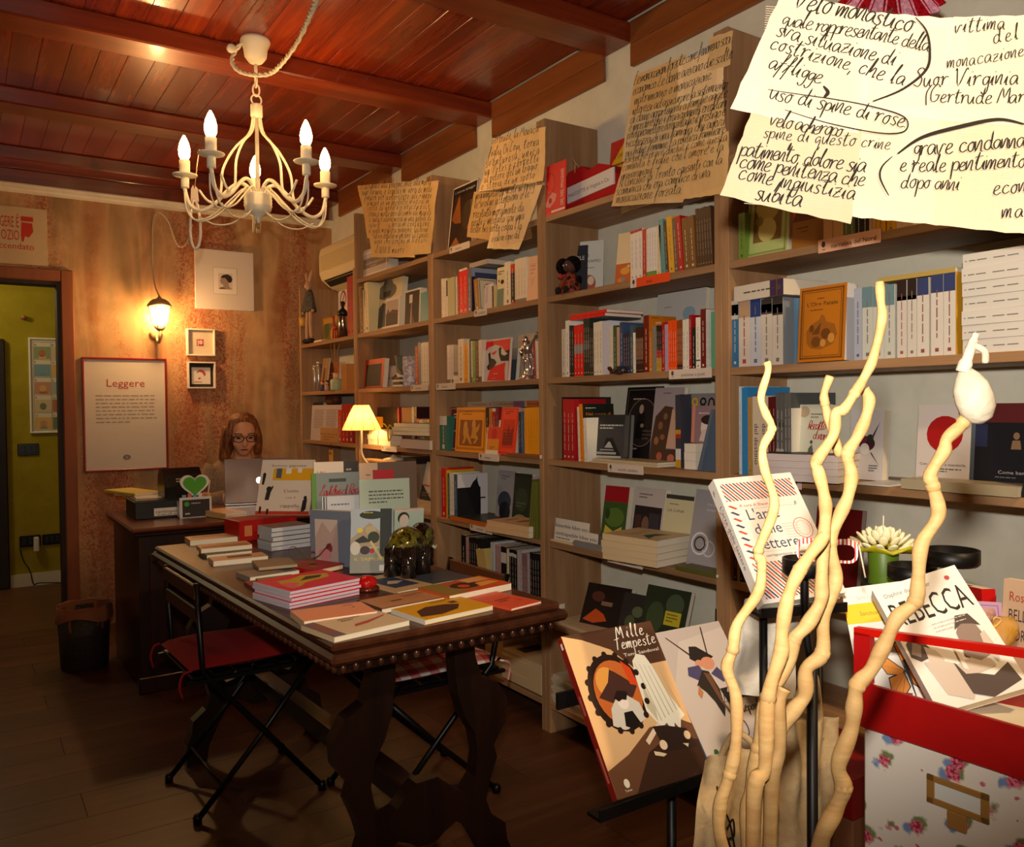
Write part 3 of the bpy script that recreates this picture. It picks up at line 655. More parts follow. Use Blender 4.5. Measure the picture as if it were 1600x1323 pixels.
face('lilac-grey book with a woman in a leopard print shawl', zD4, 905, 1175, 100, SZ[4], FX+0.10, 0.02, 'a89aa0', art(('b',0.3,0.92,0.5,1,0.03,'5a4a54'),('p',[(0.0,0.0),(0.02,0.3),(0.1,0.62),(0.4,0.76),(0.68,0.74),(0.7,0.55),(0.6,0.4),(0.55,0.2),(0.95,0.2),(0.98,0.0)],'4a3226'),('d',0.3,0.5,0.08,0.1,'8a5a38'),('d',0.45,0.62,0.07,0.08,'8a5a38'),('d',0.2,0.3,0.08,0.1,'9a6840'),('d',0.4,0.35,0.08,0.07,'8a5a38'),('p',[(0.66,0.72),(0.86,0.66),(0.9,0.54),(0.8,0.46),(0.98,0.2),(0.56,0.22),(0.62,0.5)],'c8a48c'),('d',0.35,0.1,0.1,0.1,'b05a48'),('d',0.75,0.08,0.12,0.1,'b86a58'),('d',0.82,0.6,0.04,0.03,'2a1a18')), 8)
row('city shelf behind the blue pouch', SZ[4], zD4, FX+0.05, [(1157,1206,155,'3c3c48','dark striped',2,{'bands':[(0.0,0.11,'c8981c'),(0.11,0.26,'d8d4d8'),(0.40,0.46,'b02a2a'),(0.46,0.52,'c8981c')],'ink':None,'w':0.05})])
face('grey book with 1980 in big yellow and black numerals', zD4, 1205, 1530, 150, SZ[4], FX+0.13, 0.02, '8a8084', art(('t','19',0.22,0.74,0.30,'d8ac10',0.42),('t','80',0.68,0.74,0.30,'161414',0.45),('b',0.1,0.5,0.3,1,0.03,'b0a8a8'),('p',[(0.1,0.2),(0.4,0.4),(0.12,0.23)],'c8a878')), 4)
face('pink-spined book with a sleeping pale face on its cover', zD4, 1300, 1560, 262, SZ[4], FX+0.07, 0.02, '94787e', art(('r',0,0,0.12,1,'d88a78'),('b',0.25,0.78,0.65,1,0.08,'d8ccc8'),('d',0.62,0.42,0.28,0.30,'e0d0c8'),('p',[(0.3,0.05),(0.4,0.35),(0.95,0.4),(0.98,0.0)],'d0c0bc'),('d',0.62,0.62,0.28,0.13,'2a1c1c')), 4, lift=0.082)
flat_shelf('small white paperback in the pile beside the blue pouch', zD4, 1240, 1345, 700, FX+0.02, SZ[4]+0.082, 0.11, 0.0272, 'e6e0d2', 3, group='white pocket books beside the blue pouch')
flat_shelf('cream booklet lying in front of the colonnade photo book', zD4, 385, 985, 760, BX+0.004, SZ[4]+0.016, 0.12, 0.008, 'c8b894', 2, group='thin booklets on the city shelf')
t = thing('pouch', 'slate blue cloth pouch propped against the bookcase side', 'pouch', T(FX+0.012, un(1085, 700, 'X', FX).y, SZ[4]))
b = MB(); yq = un(1085, 700, 'X', FX).y-(UY[4]+TU)-0.002
b.prism([(0, 0), (yq, 0), (yq, 0.19), (yq*0.62, 0.19)], 0, 0.06, mat('4a5a70', 0.9), M=RZ(-90)); b.obj('body', t)
b = MB(); b.prism([(yq*0.1, 0.002), (yq*0.2, 0.002), (yq*0.74, 0.188), (yq*0.66, 0.188)], -0.004, 0.0, mat('5a6674', 0.9), M=RZ(-90)); b.obj('flap', t)
# ---------------------------------------------------------------- unit D, fifth and sixth shelves
face('book with a green jungle picture and red top', c11, 548, 695, 402, SZ[5], FX+0.13, 0.025, 'c8ccc4', art(('r',0,0.72,1,1,'a81420'),('r',0,0,1,0.72,'3e5a28'),('d',0.5,0.45,0.4,0.3,'5c7a30'),('p',[(0.1,0.1),(0.15,0.3),(0.5,0.2),(0.85,0.3),(0.8,0.08)],'d8c04c'),('d',0.2,0.5,0.1,0.16,'2c4420')), 10, skew=6)
face('book with a night train carriage photograph', c11, 728, 915, 412, SZ[5], FX+0.12, 0.028, 'c8bcb8', art(('r',0.05,0.0,0.95,0.70,'241c1e'),('r',0.1,0.1,0.3,0.55,'4a2c24'),('r',0.55,0.2,0.9,0.6,'38343c'),('d',0.45,0.4,0.12,0.2,'7a5a48'),('b',0.15,0.88,0.5,2,0.05,'6a5a5a')), 10)
face('pale yellow book with a dark tree silhouette', c11, 922, 1095, 458, SZ[5], FX+0.12, 0.026, 'd8cfa8', art(('r',0,0.93,1,1,'3a3a34'),('t','LA LUNA',0.4,0.72,0.06,'4a4430',0.6),('b',0.15,0.84,0.6,1,0.03,'5a5440'),('d',0.5,0.14,0.28,0.22,'2a221a')), 10)
face('grey book embossed with interlocking silver rings', c11, 1085, 1278, 425, SZ[5], FX+0.05, 0.02, '9c9aa0', art(('o',0.35,0.3,0.28,0.28,0.05,'d8d8dc'),('o',0.65,0.25,0.2,0.2,0.04,'c8c8cc'),('o',0.35,0.3,0.18,0.18,0.04,'2a2a30'),('t','Una bella',0.6,0.80,0.05,'d8d0d0'),('t','domanda',0.6,0.73,0.05,'d8d0d0')), 12)
flat_shelf('cream paperback in the pile on the nature shelf', c11, 605, 905, 760, BX-0.045, SZ[5]+0.088, 0.19, 0.0218, 'd8bf96', 4, group='pile of cream paperbacks on the nature shelf', rot=8, deco=art(('p',[(0.1,0.2),(0.4,0.3),(0.7,0.2),(0.6,0.4),(0.3,0.45)],'3c5a48'),('b',0.2,0.7,0.6,3,0.05,'b08858')))
flat_shelf('grey booklet fanned out beside the pile of cream paperbacks', c11, 400, 640, 720, BX+0.01, SZ[5]+0.024, 0.17, 0.006, '86827e', 4, group='grey booklets on the nature shelf', rot=4)
flat_shelf('sheaf of cream leaflets lying by the bicycle flyers', c11, 238, 420, 720, BX+0.008, SZ[5]+0.008, 0.16, 0.008, 'dcc398', 1)
flat_shelf('large green-covered book lying under the silver ring book', c11, 1020, 1275, 900, BX-0.01, SZ[5]+0.012, 0.21, 0.012, '5a5a24', 1, pages='e8e4da')
for i, (xa, xb, ya) in enumerate(((225, 478, 612), (262, 532, 655))):
    pa, pb = cv(c11, xa, ya+45), cv(c11, xb, ya+25)
    ya_, yb_ = un(*pa, 'X', BX+0.03-0.02*i).y, un(*pb, 'X', BX+0.03-0.02*i).y; w = ya_-yb_
    t = thing('bike_flyer', 'white bicycle shop flyer strip, the %s of two by the bookcase side' % ('taller' if i == 0 else 'front'), 'flyer', T(BX+0.03-0.02*i, ya_, SZ[5]+(0.028 if i == 0 else 0.009)) @ RZ(-90) @ RX(-6))
    b = MB(); hh = 0.06 if i == 0 else 0.05; b.box((0, 0, 0), (w, 0.001, hh), mat('d8d4ca', 0.6)); b.obj('card', t)
    b = MB(); put_text(b, 'cambiapedale bikes you', w*0.02, hh*0.42, hh*0.4, mat('221e1e'), -0.0006, w*0.95); word_bars(b, w*0.05, hh*0.15, w*0.6, 1, 0.01, 0.004, mat('6a6460'), -0.0006); b.obj('print', t)
row('low shelf behind the display books', SZ[6], c11, FX+0.02, [(1270,1284,1165,'241a16','slim dark',1,{})])
face('dark book with orange flames leaning on the low shelf', c11, 420, 690, 1035, SZ[6], FX+0.05, 0.03, '241816', art(('p',[(0.05,0.1),(0.3,0.4),(0.5,0.3),(0.6,0.15),(0.3,0.05)],'c85018'),('r',0.4,0.5,0.65,0.6,'8a6a50'),('d',0.3,0.7,0.15,0.1,'5a3020')), 24, skew=14)
face('dark green pocket book between two larger ones on the low shelf', c11, 645, 815, 1075, SZ[6], FX+0.06, 0.02, '2e2a28', art(('d',0.6,0.6,0.2,0.16,'5a6448'),('r',0,0,1,0.2,'3a2020'),('d',0.4,0.35,0.18,0.2,'4a5438')), 22, skew=10)
face('dark forest book with a yellow title label', c11, 770, 1040, 1035, SZ[6], FX+0.03, 0.022, '28301f', art(('d',0.3,0.5,0.2,0.3,'3a4a2c'),('d',0.7,0.75,0.2,0.2,'44543a'),('r',0.52,0.42,0.88,0.64,'c8b428'),('b',0.56,0.58,0.28,3,0.05,'5a5020')), 20, skew=8)
flat_shelf('cream magazine lying at the end of the low shelf', c11, 1085, 1280, 1230, BX+0.03, SZ[6]+0.075, 0.19, 0.03, 'd8c4a0', 1)
flat_shelf('black folder lying under the cream magazine on the low shelf', c11, 1000, 1280, 1250, BX+0.01, SZ[6]+0.044, 0.21, 0.044, '161212', 1, pages='2a2624')
flat_shelf('pale board lying flat along the low shelf behind the table corner', c11, 260, 560, 1230, BX+0.005, SZ[6]+0.012, 0.2, 0.012, 'c8b090', 1)
flat_shelf('white magazine in the stack on the bottom shelf', (800,820,3.89), 238, 560, 940, BX+0.01, SZ[7]+0.11, 0.21, 0.011, 'cfc4ac', 10, group='white magazines on the bottom shelf of the turtle unit')
# ---------------------------------------------------------------- unit C, second shelf
row('shelf of classics', SZ[2], zC2, FX, [
 (175,199,488,'ecdfcb','narrow cream',1), (201,241,480,'ecdfcb','cream',2), (243,262,490,'e4d6c4','half-black',1,{'bands':[(0.55,0.97,'2a1c1c')],'ink':None}), (264,360,470,'c2ba8c','sage green',2,{'ink':None}), (374,392,455,'ecdfd2','pinkish white'), (393,419,430,'b22e1a','brick red'),
 (421,531,345,'f0140c','bright red',2,{'bands':[(0.955,1.0,'e8e0d8')]}), (533,590,335,'6c6470','thick grey',1,{'cover':'22264a','deco':art(('r',0,0.8,1,1,'9aa4b8'),('r',0.1,0.7,0.9,0.9,'3a4468'),('b',0.2,0.66,0.6,1,0.05,'c8c8d0')),'w':0.18}),
 (640,700,485,'ac7626','ochre',1,{'lean':5,'cover':'ead9b4','deco':art(('f',0.03,'3a2a20',0.06),('d',0.55,0.72,0.22,0.18,'1a1414'),('d',0.4,0.2,0.1,0.1,'1a1414'),('d',0.4,0.35,0.06,0.06,'1a1414'))}), (872,894,590,'3a2a1c','dark brown'), (896,924,580,'d4bc84','tan',2),
 (1046,1128,250,'f0e2c8','thick cream',1), (1130,1184,285,'281612','black orange-topped',1,{'bands':[(0.78,1.0,'d83c14'),(0.0,0.05,'d83c14')]}), (1186,1344,200,'ecdcc0','cream grey-footed',4,{'bands':[(0.0,0.09,'8a7464')],'ink':'b09878'})])
face('small lilac-white book in front of the classics', zC2, 760, 872, 572, SZ[2], FX+0.004, 0.012, 'd8ccd0', art(('b',0.15,0.9,0.3,14,0.05,'8a7a80'),), 4)
face('cream pocket book with a pen drawing and teal foot', zC2, 926, 1044, 338, SZ[2], FX+0.006, 0.02, 'e8d9ac', art(('r',0,0,0.85,0.45,'7a8c7c'),('b',0.1,0.88,0.8,2,0.06,'3a3028'),('d',0.65,0.62,0.2,0.14,'2a1a18'),('d',0.25,0.66,0.07,0.09,'4a3028')), 3)
face('peach-coloured book at the end of the classics', zC2, 1347, 1500, 185, SZ[2], FX+0.004, 0.02, 'eebd98', art(('r',0.2,0.5,0.85,0.505,'b08868'),('r',0.2,0.82,0.85,0.825,'b08868'),('b',0.3,0.76,0.45,3,0.08,'c09070'),('b',0.4,0.45,0.2,3,0.05,'b88868')), 3)
flat_shelf('grey box file lying across the tops of the red classics', zC2, 560, 810, 290, FX+0.03, topz(zC2, 475, 345)+0.0225, 0.16, 0.022, 'aca298', 1)
# ---------------------------------------------------------------- unit C, third shelf
row('shelf with the silver statuette', SZ[3], zC3, FX, [
 (254,302,345,'e6d4c4','rosy white',2,{'bands':[(0.0,0.11,'7a6258')]}), (314,342,340,'e4d0c0','slim pale pink',1,{'bands':[(0.0,0.11,'7a6258')]}), (345,406,345,'b4a48c','taupe',2,{'bands':[(0.0,0.2,'e8d8bc'),(0.22,0.30,'6a7a60')]}), (408,484,262,'e6d5b9','thick cream',1),
 (486,545,318,'ee9e0e','amber',1,{'ink':'c87808'}), (546,561,258,'ece0ca','thin ivory'), (563,587,265,'48502e','dark olive'), (589,607,285,'e4d8c4','narrow cream',1,{'bands':[(0,0.13,'6a7a48')]}), (608,650,280,'78963e','leaf green',1), (652,691,285,'683826','chestnut'), (692,734,270,'e4d4bc','ivory',2,{'bands':[(0.0,0.13,'6a4028')]})])
face('red and black calendar of a woman with her head thrown back', zC3, 738, 1094, 268, SZ[3], FX+0.01, 0.014, 'e00c14', art(('r',0,0.96,1,1,'d8c0b4'),('p',[(0,0),(0,0.68),(0.2,0.82),(0.45,0.86),(0.7,0.80),(0.98,0.55),(1,0)],'ccc4be'),('p',[(0.18,0.66),(0.26,0.70),(0.3,0.55),(0.44,0.52),(0.54,0.44),(0.4,0.28),(0.2,0.27),(0.16,0.36),(0.24,0.42)],'1c1214'),('p',[(0.3,0.66),(0.42,0.70),(0.54,0.72),(0.42,0.62)],'d81018'),('p',[(0.58,0.76),(0.66,0.8),(0.8,0.68),(1.0,0.72),(1.0,0.45),(0.7,0.46),(0.62,0.6)],'1c1214'),('p',[(0.68,0.76),(0.94,0.62),(0.82,0.58),(0.7,0.62)],'d8d0ca'),('p',[(0.2,0.02),(0.28,0.26),(0.5,0.36),(0.88,0.42),(0.86,0.26),(0.9,0.0)],'e00c14'),('t','Racconti',0.53,0.16,0.05,'e8d8d4'),('r',0.4,0.04,0.54,0.08,'c86868')), 5, name='calendar', cat='calendar')
face('dark blue-grey book behind the silver statuette', zC3, 1098, 1200, 400, SZ[3], FX+0.10, 0.02, '4a5a62', art(('r',0,0.65,1,1,'8a9088'),), 6)
row('statuette shelf end', SZ[3], zC3, FX+0.02, [(1466,1492,300,'a01420','slim crimson',1,{'lean':4}), (1494,1524,290,'e0d4c8','slim white',1,{'lean':3})])
face('cream paper card leaning behind the silver statuette', zC3, 1190, 1440, 200, SZ[3], FX+0.13, 0.004, 'd8bca0', None, 6)
# ---------------------------------------------------------------- unit C, fourth shelf
row('orange dancers shelf', SZ[4], zC4, FX+0.01, [(146,240,252,'3c7464','teal white-topped',1,{'bands':[(0.74,1.0,'e0d8cc')],'ink':'e0d8cc'}), (752,790,135,'2a1c1c','black-brown'), (795,830,140,'d47c1e','orange-brown'), (838,884,150,'b01c1c','red white-topped',1,{'bands':[(0.93,1.0,'e0d8cc')]}), (886,918,140,'86202c','maroon'), (1180,1212,190,'2a3038','charcoal blue'), (1214,1238,190,'4a6080','slate blue'), (1258,1450,135,'ee9e0e','golden orange',5,{'ink':'c87c08'})])
BORD = lambda c2, c3: ('f', 0.03, c2, 0.05)
face('maroon book with a rounded pink border behind the dancers book', zC4, 240, 420, 140, SZ[4], BX+0.05, 0.02, '58201e', art(('f',0.05,'b87a80',0.03),('b',0.3,0.82,0.6,2,0.07,'e8dcd4'),('p',[(0.4,0.42),(0.8,0.5),(0.78,0.53),(0.42,0.45)],'d8b8b4')), 6)
face('bright orange book with two brown dancing figures', zC4, 340, 742, 143, SZ[4], BX+0.014, 0.024, 'f29a10', art(('f',0.04,'c87410',0.04),('r',0.14,0.14,0.86,0.72,'96500e'),('b',0.3,0.90,0.4,1,0.05,'8a4a10'),('b',0.22,0.84,0.56,1,0.05,'8a4a10'),('d',0.33,0.60,0.06,0.07,'e0a040'),('d',0.60,0.62,0.06,0.08,'e0a040'),('p',[(0.26,0.40),(0.26,0.56),(0.42,0.56),(0.44,0.42),(0.56,0.18),(0.5,0.18),(0.38,0.34),(0.34,0.24),(0.3,0.18),(0.24,0.2),(0.3,0.32)],'d89838'),('p',[(0.54,0.40),(0.56,0.56),(0.7,0.56),(0.8,0.66),(0.76,0.5),(0.68,0.42),(0.76,0.32),(0.66,0.2),(0.6,0.2),(0.68,0.3),(0.58,0.32),(0.5,0.3)],'d89838')), 4)
face('narrow book with a red and yellow sunset cover', zC4, 740, 920, 308, SZ[4], BX+0.008, 0.012, 'ece0c8', art(('p',[(0.06,0.8),(1,0.8),(1,0.12),(0.06,0.12)],'e89020'),('r',0.06,0.45,1,0.8,'e0401c'),('d',0.55,0.6,0.2,0.22,'d0141c'),('b',0.1,0.88,0.8,1,0.06,'5a2018'),('b',0.3,0.2,0.4,2,0.05,'6a3010')), 7)
face('scarlet book with an engraved crowd, leaning on the sunset book', zC4, 905, 1130, 147, SZ[4], BX+0.006, 0.03, 'f23a0c', art(('f',0.03,'c02808',0.05),('b',0.25,0.9,0.5,2,0.04,'8a1808'),('r',0.16,0.14,0.84,0.74,'d83010'),('p',[(0.2,0.2),(0.25,0.5),(0.4,0.4),(0.5,0.66),(0.6,0.45),(0.8,0.6),(0.78,0.2)],'96200a'),('b',0.2,0.5,0.6,6,0.06,'7a1a08')), 7, pages='a89ca0')
for i, (a, c, col, lab) in enumerate(((510, 830, '8a8078', 'grey hardback lying on top of the row of orange-spined books'), (835, 1275, '7c746c', 'grey book with a violet band lying across the row tops'), (1282, 1450, '9a5024', 'rust-brown book lying over the golden orange set'))):
    flat_shelf(lab, zC4, a, c, 100, BX+0.03, topz(zC4, 1350, 135)+0.0265, 0.17, 0.026, col, 1, sdeco=spine_bars('2a2420', [(0.05, 0.35, '5a3a68')] if i == 1 else [], i))
flat_shelf('brown booklet lying at the foot of the golden orange set', zC4, 1010, 1455, 765, BX-0.012, SZ[4]+0.014, 0.05, 0.007, '8a5a30', 2, group='brown booklets under the golden set')
# ---------------------------------------------------------------- unit C, fifth shelf
row('cat silhouette shelf', SZ[5], zC5, FX, [(330,376,470,'d41418','red'), (378,392,490,'d4ac1e','yellow'), (394,412,520,'2c6454','bottle green'), (414,456,520,'e2d9cc','white brown-lettered',2,{'ink':'7a4a20'}), (460,494,532,'385c7c','blue',1,{'cover':'d6d2d8','w':0.165,'deco':art(('r',0.0,0.0,0.76,0.70,'0e0c10'),('p',[(0.42,0.70),(0.52,0.82),(0.62,0.88),(0.66,0.95),(0.66,0.84),(0.70,0.74),(0.74,0.69)],'0e0c10'),('r',0.76,0.44,0.92,0.47,'0e0c10'))})], 0.17)
face('grey book with a stormy dark cloud on its cover', zC5, 878, 1065, 500, SZ[5], FX+0.14, 0.02, 'a8a4ac', art(('d',0.45,0.4,0.36,0.3,'3a4458'),('d',0.5,0.2,0.3,0.3,'1c2028'),('b',0.2,0.88,0.5,2,0.05,'6a6068')), 6)
face('dark green book with a carved stone arch', zC5, 1048, 1225, 530, SZ[5], FX+0.12, 0.02, '1e2a1c', art(('d',0.5,0.5,0.36,0.4,'2c4028'),('d',0.5,0.02,0.5,0.34,'8a8478'),('d',0.5,0.02,0.4,0.26,'2a2a24'),('b',0.2,0.42,0.6,2,0.06,'5a7050')), 6)
face('pale lilac book half hidden by the olive folder', zC5, 1228, 1345, 560, SZ[5], FX+0.12, 0.02, 'bcb0b8', art(('b',0.2,0.85,0.6,1,0.05,'6a5a60'),('r',0.3,0.5,0.9,0.62,'4a2c28')), 6)
flat_shelf('black box with orange edges lying under the cat book', zC5, 415, 800, 1000, BX-0.004, SZ[5]+0.02, 0.2, 0.02, '2c2e28', 1, pages='c86a1c', spine='c86a1c')
flat_shelf('cream paperback lying on the shelf by the olive folder', zC5, 840, 1230, 1030, BX-0.03, SZ[5]+0.046, 0.17, 0.023, 'dcb98c', 2, group='cream paperbacks by the olive folder', rot=5, deco=art(('d',0.6,0.5,0.3,0.12,'9a6a40'),('r',0.3,0.75,0.7,0.8,'7a5a3a')))
t = thing('olive_folder', 'olive green pleated folder standing against the bookcase side', 'folder', T(BX-0.006, UY[3]+TU+0.0755, SZ[5]) @ RZ(-90))
b = MB(); b.prism([(0, 0), (0.074, 0), (0.074, 0.232), (0.032, 0.232)], 0, 0.05, mat('565a1a', 0.8)); b.obj('body', t)
for k in range(4):
    b = MB(); b.prism([(0.004+0.018*k, 0.0), (0.012+0.018*k, 0.0), (0.040+0.010*k, 0.225), (0.036+0.010*k, 0.225)], -0.003, 0.0, mat('6a6e24', 0.8)); b.obj('pleat', t)
# ---------------------------------------------------------------- unit C, sixth and seventh shelves
row('low shelf of black spines', SZ[6], zC6, FX, [(366,426,322,'141214','black hardback',1), (429,468,342,'b8908a','pink-grey'), (471,598,348,'161214','black',4), (600,648,360,'1e1a1a','soft black',2), (772,820,415,'b8c0c0','pale grey'), (834,912,460,'a8888a','mauve',2), (916,992,482,'1a1416','black white-tagged',1,{'bands':[(0.72,0.9,'c8c4c0')],'ink':None}), (995,1025,505,'d4c8ac','cream'), (1030,1133,520,'141012','dark dotted',3,{'bands':[(0.88,0.94,'c8c4c0')]}), (1140,1203,526,'b0a8ac','silver grey',2), (1205,1270,580,'846468','plum grey',3), (1282,1314,570,'b0a0a8','pale mauve'), (1316,1450,570,'1a1418','matt black',4)])
row('low shelf of black spines, front', SZ[6], zC6, BX+0.004, [(650,770,545,'c4aa68','tan pocket',3,{'lean':14,'ink':None})])
flat_shelf('beige paperback fanned out at the end of the low shelf', zC6, 1080, 1460, 1000, BX-0.05, SZ[6]+0.062, 0.18, 0.0205, 'b09878', 3, group='beige paperbacks fanned on the low shelf', rot=6)
cK = (640, 860, 4.725)
flat_shelf('pale paperback in the pile on the bottom shelf behind the table', cK, 560, 690, 700, BX+0.02, SZ[7]+0.20, 0.2, 0.022, 'c8a878', 8, group='paperback piles on the bottom shelf behind the table')
flat_shelf('cream paperback in the wide pile on the bottom shelf', cK, 680, 970, 840, BX+0.0, SZ[7]+0.13, 0.2, 0.02, 'ccb48c', 6, group='wide paperback pile on the bottom shelf', deco=art(('r',0.2,0.6,0.8,0.85,'3a3a2c'),))
# ---------------------------------------------------------------- unit C, top compartment
face('black book titled Lultima spiaggia with a painted cone', zP, 388, 645, 345, SZ[1], BX+0.05, 0.022, '241814', art(('r',0,0.0,1,0.84,'3a2418'),('p',[(0.05,0.5),(0.3,0.86),(0.45,0.4),(0.2,0.42)],'9a5820'),('d',0.7,0.5,0.25,0.3,'4a3a24'),('p',[(0.05,0.05),(0.3,0.2),(0.5,0.05)],'a06428'),('d',0.8,0.3,0.08,0.06,'b02418'),('t',"L'ultima spiaggia",0.5,0.89,0.055,'d8d0c4',0.8),('f',0.03,'e8dcc8',0)), 7, spine='e8dcc8')
# ---------------------------------------------------------------- unit E, second shelf
row('northern fiction shelf start', SZ[2], zE, FX, [(105,150,145,'6a8a34','moss green',1,{'ink':'3a4a20'})])
face('pale green book with an ornate framed picture', zE, 155, 438, -40, SZ[2], FX+0.012, 0.02, 'b2c078', art(('f',0.04,'8a9a4c',0.04),('r',0.16,0.2,0.84,0.92,'7a5a2c'),('d',0.5,0.72,0.3,0.34,'b8ac50'),('d',0.5,0.36,0.22,0.24,'c8c070'),('d',0.3,0.5,0.1,0.1,'8a8038')), 5)
face('ochre-brown book with an orange swirl', zE, 470, 688, 60, SZ[2], FX+0.012, 0.02, '9a6420', art(('r',0,0.58,1,1,'6a3418'),('p',[(0,0.62),(0.2,0.9),(0.3,1.0),(0.1,1.0),(0,0.8)],'e0501c'),('b',0.15,0.42,0.7,1,0.06,'4a2a10'),('b',0.3,0.34,0.4,1,0.04,'4a2a10')), 4)
row('northern fiction shelf', SZ[2], zE, FX+0.004, [(690,753,170,'c89a64','tan',1,{'ink':None}), (756,826,165,'c89a60','sand',1,{'ink':None}), (828,908,150,'5a6a3c','dark moss',2), (912,1000,140,'1c1c24','ink black',2)])
row('northern fiction shelf, far end', SZ[2], zE2, FX+0.004, [(84,132,120,'c8a070','buff'), (136,204,110,'d89a14','mustard yellow',1), (214,280,100,'dca018','golden yellow',1), (284,410,90,'d8b48c','pale tan',3,{'ink':None})])
# ---------------------------------------------------------------- unit E, third shelf
row('white novels shelf', SZ[3], zE, FX, [(58,104,748,'3a76a4','blue with picture top',1,{'bands':[(0.72,1.0,'c8c4bc'),(0.78,0.94,'2a2420')],'ink':'d8d8d8'}), (106,184,748,'d6cdc0','white with tan top',1,{'bands':[(0.75,1.0,'b89878')],'ink':'b04030'}), (186,259,735,'c6c9d4','white with blue top',1,{'bands':[(0.74,1.0,'243c7c')],'ink':'6a6a78'}), (261,336,735,'d4cbbc','cream with portrait top',1,{'bands':[(0.77,1.0,'3a3432'),(0.80,0.92,'b0a8a0')]}), (338,411,722,'d4cbbc','cream with second portrait top',1,{'bands':[(0.74,1.0,'3a3432'),(0.77,0.9,'b0a8a0')],'cover':'8a8e94'}), (484,503,725,'5684ac','thin blue',1)])
flat_shelf('white novel with a purple band lying on the row', zE, 40, 415, 690, BX-0.012, topz(zE, 370, 722)+0.0455, 0.17, 0.045, 'b8aca4', 1, spine='d8d0c2', rot=-6, sdeco=spine_bars('4a4440', [(0.0, 0.26, '3a2450'), (0.12, 0.14, 'a87a30')], 4))
face('orange book titled LOro Fatale with an engraved procession', zE, 508, 832, 655, SZ[3], BX+0.012, 0.045, 'c07418', art(('f',0.03,'7a4410',0.05),('f',0.012,'7a4410',0.1),('t',"L'Oro Fatale",0.5,0.74,0.075,'3a2810',0.66),('b',0.25,0.68,0.5,1,0.03,'5a3810'),('b',0.4,0.83,0.25,1,0.03,'5a3810'),('p',[(0.2,0.25),(0.18,0.4),(0.3,0.5),(0.45,0.55),(0.5,0.62),(0.56,0.6),(0.6,0.52),(0.78,0.48),(0.84,0.35),(0.76,0.22),(0.5,0.16),(0.3,0.18)],'9a5c18'),('p',[(0.3,0.36),(0.5,0.52),(0.46,0.36)],'6a3c10'),('d',0.6,0.36,0.1,0.1,'6a3c10'),('d',0.4,0.26,0.1,0.1,'70420f'),('d',0.72,0.3,0.07,0.09,'c88c3c'),('d',0.3,0.44,0.05,0.07,'6a3c10'),('d',0.55,0.24,0.06,0.07,'c88c3c'),('t','*',0.5,0.07,0.06,'5a3810')), 4, pages='d0cfd4')
row('white novels shelf beyond the gap', SZ[3], zE, FX, [(900,955,660,'acb4c8','pale blue',1,{'ink':'4a5468'})])
B1 = [(0.72, 1.0, '6a8a94')]; B2 = [(0.74, 1.0, '2a1c1a'), (0.74, 0.79, '8a4a3a')]; B3 = [(0.78, 1.0, '34406e')]
row('white novels shelf', SZ[3], zE2, FX, [(34,112,700,'cacec6','white teal-topped',1,{'bands':B1}), (113,196,690,'cacec6','second white teal-topped',1,{'bands':B1}), (197,272,675,'cacec6','third white teal-topped',1,{'bands':B1}), (290,361,652,'d6d0c6','white dark-topped',1,{'bands':B2,'ink':'a05048'}), (367,435,638,'d6d0c6','second white dark-topped',1,{'bands':B2}), (438,524,625,'dad4ca','white indigo-topped',1,{'bands':B3,'ink':'8a5048'}), (540,632,610,'dad4ca','second white indigo-topped',1,{'bands':B3,'ink':'8a5048'}), (634,722,592,'dad4ca','third white indigo-topped',1,{'bands':B3,'ink':'8a5048','cover':'d0a030','w':0.15})])
flat_shelf('slim yellow book lying along the tops of the white novels', zE2, 155, 720, 610, FX, un(*cv(zE2, 440, 592), 'X', FX).z, 0.12, 0.012, 'b8a468', 1, spine='b8a058')
zb = SZ[3]+7*0.0322
flat_shelf('white novel lying in the flat pile at the shelf end', zE2, 772, 1400, 700, BX+0.012, zb, 0.16, 0.0322, 'd8d4cc', 7, group='flat pile of white novels', spine='dcd8d0', sdeco=lambda d, t, h, M: [d.add([M @ Vector((s_*t, -0.0005, z_*h)) for s_, z_ in ((0.46, a), (0.53, a), (0.53, a+l), (0.46, a+l))], [(0, 1, 2, 3)], mat('7a7674')) for a, l in ((0.95, 0.02), (0.84, 0.08), (0.70, 0.12), (0.48, 0.14), (0.32, 0.13))])
# ---------------------------------------------------------------- unit E, fourth shelf
row('shelf behind the twisted branches', SZ[4], zE4, FX, [(156,184,88,'c4d4e0','thin pale blue',1,{'ink':'7a8a98'}), (186,243,88,'2a84c4','sky blue',2,{'cover':'2a84c4','w':0.19,'deco':art(('d',0.28,0.86,0.11,0.11,'b0142c'),)}), (245,290,185,'b48c4c','golden ochre',1), (292,448,182,'d4c4ac','cream lettered',2,{'sdeco':lambda d, t, h, M: put_text(d, 'del destino', 0, 0, t*0.75, mat('2a2220'), 0, h*0.52, M=M @ T(t*0.25, -0.0006, h*0.66) @ RY(90))}), (450,524,182,'581418','maroon',2), (526,606,150,'5c5c5a','grey patterned',2,{'bands':[(0.3,0.34,'9a9a98'),(0.6,0.66,'3a3a38')]}), (610,676,150,'626260','grey mottled',2,{'bands':[(0.25,0.3,'a0a09e')],'cover':'4a4e50','w':0.2}), (678,694,300,'e0dcd0','slim white',1)], 0.2)
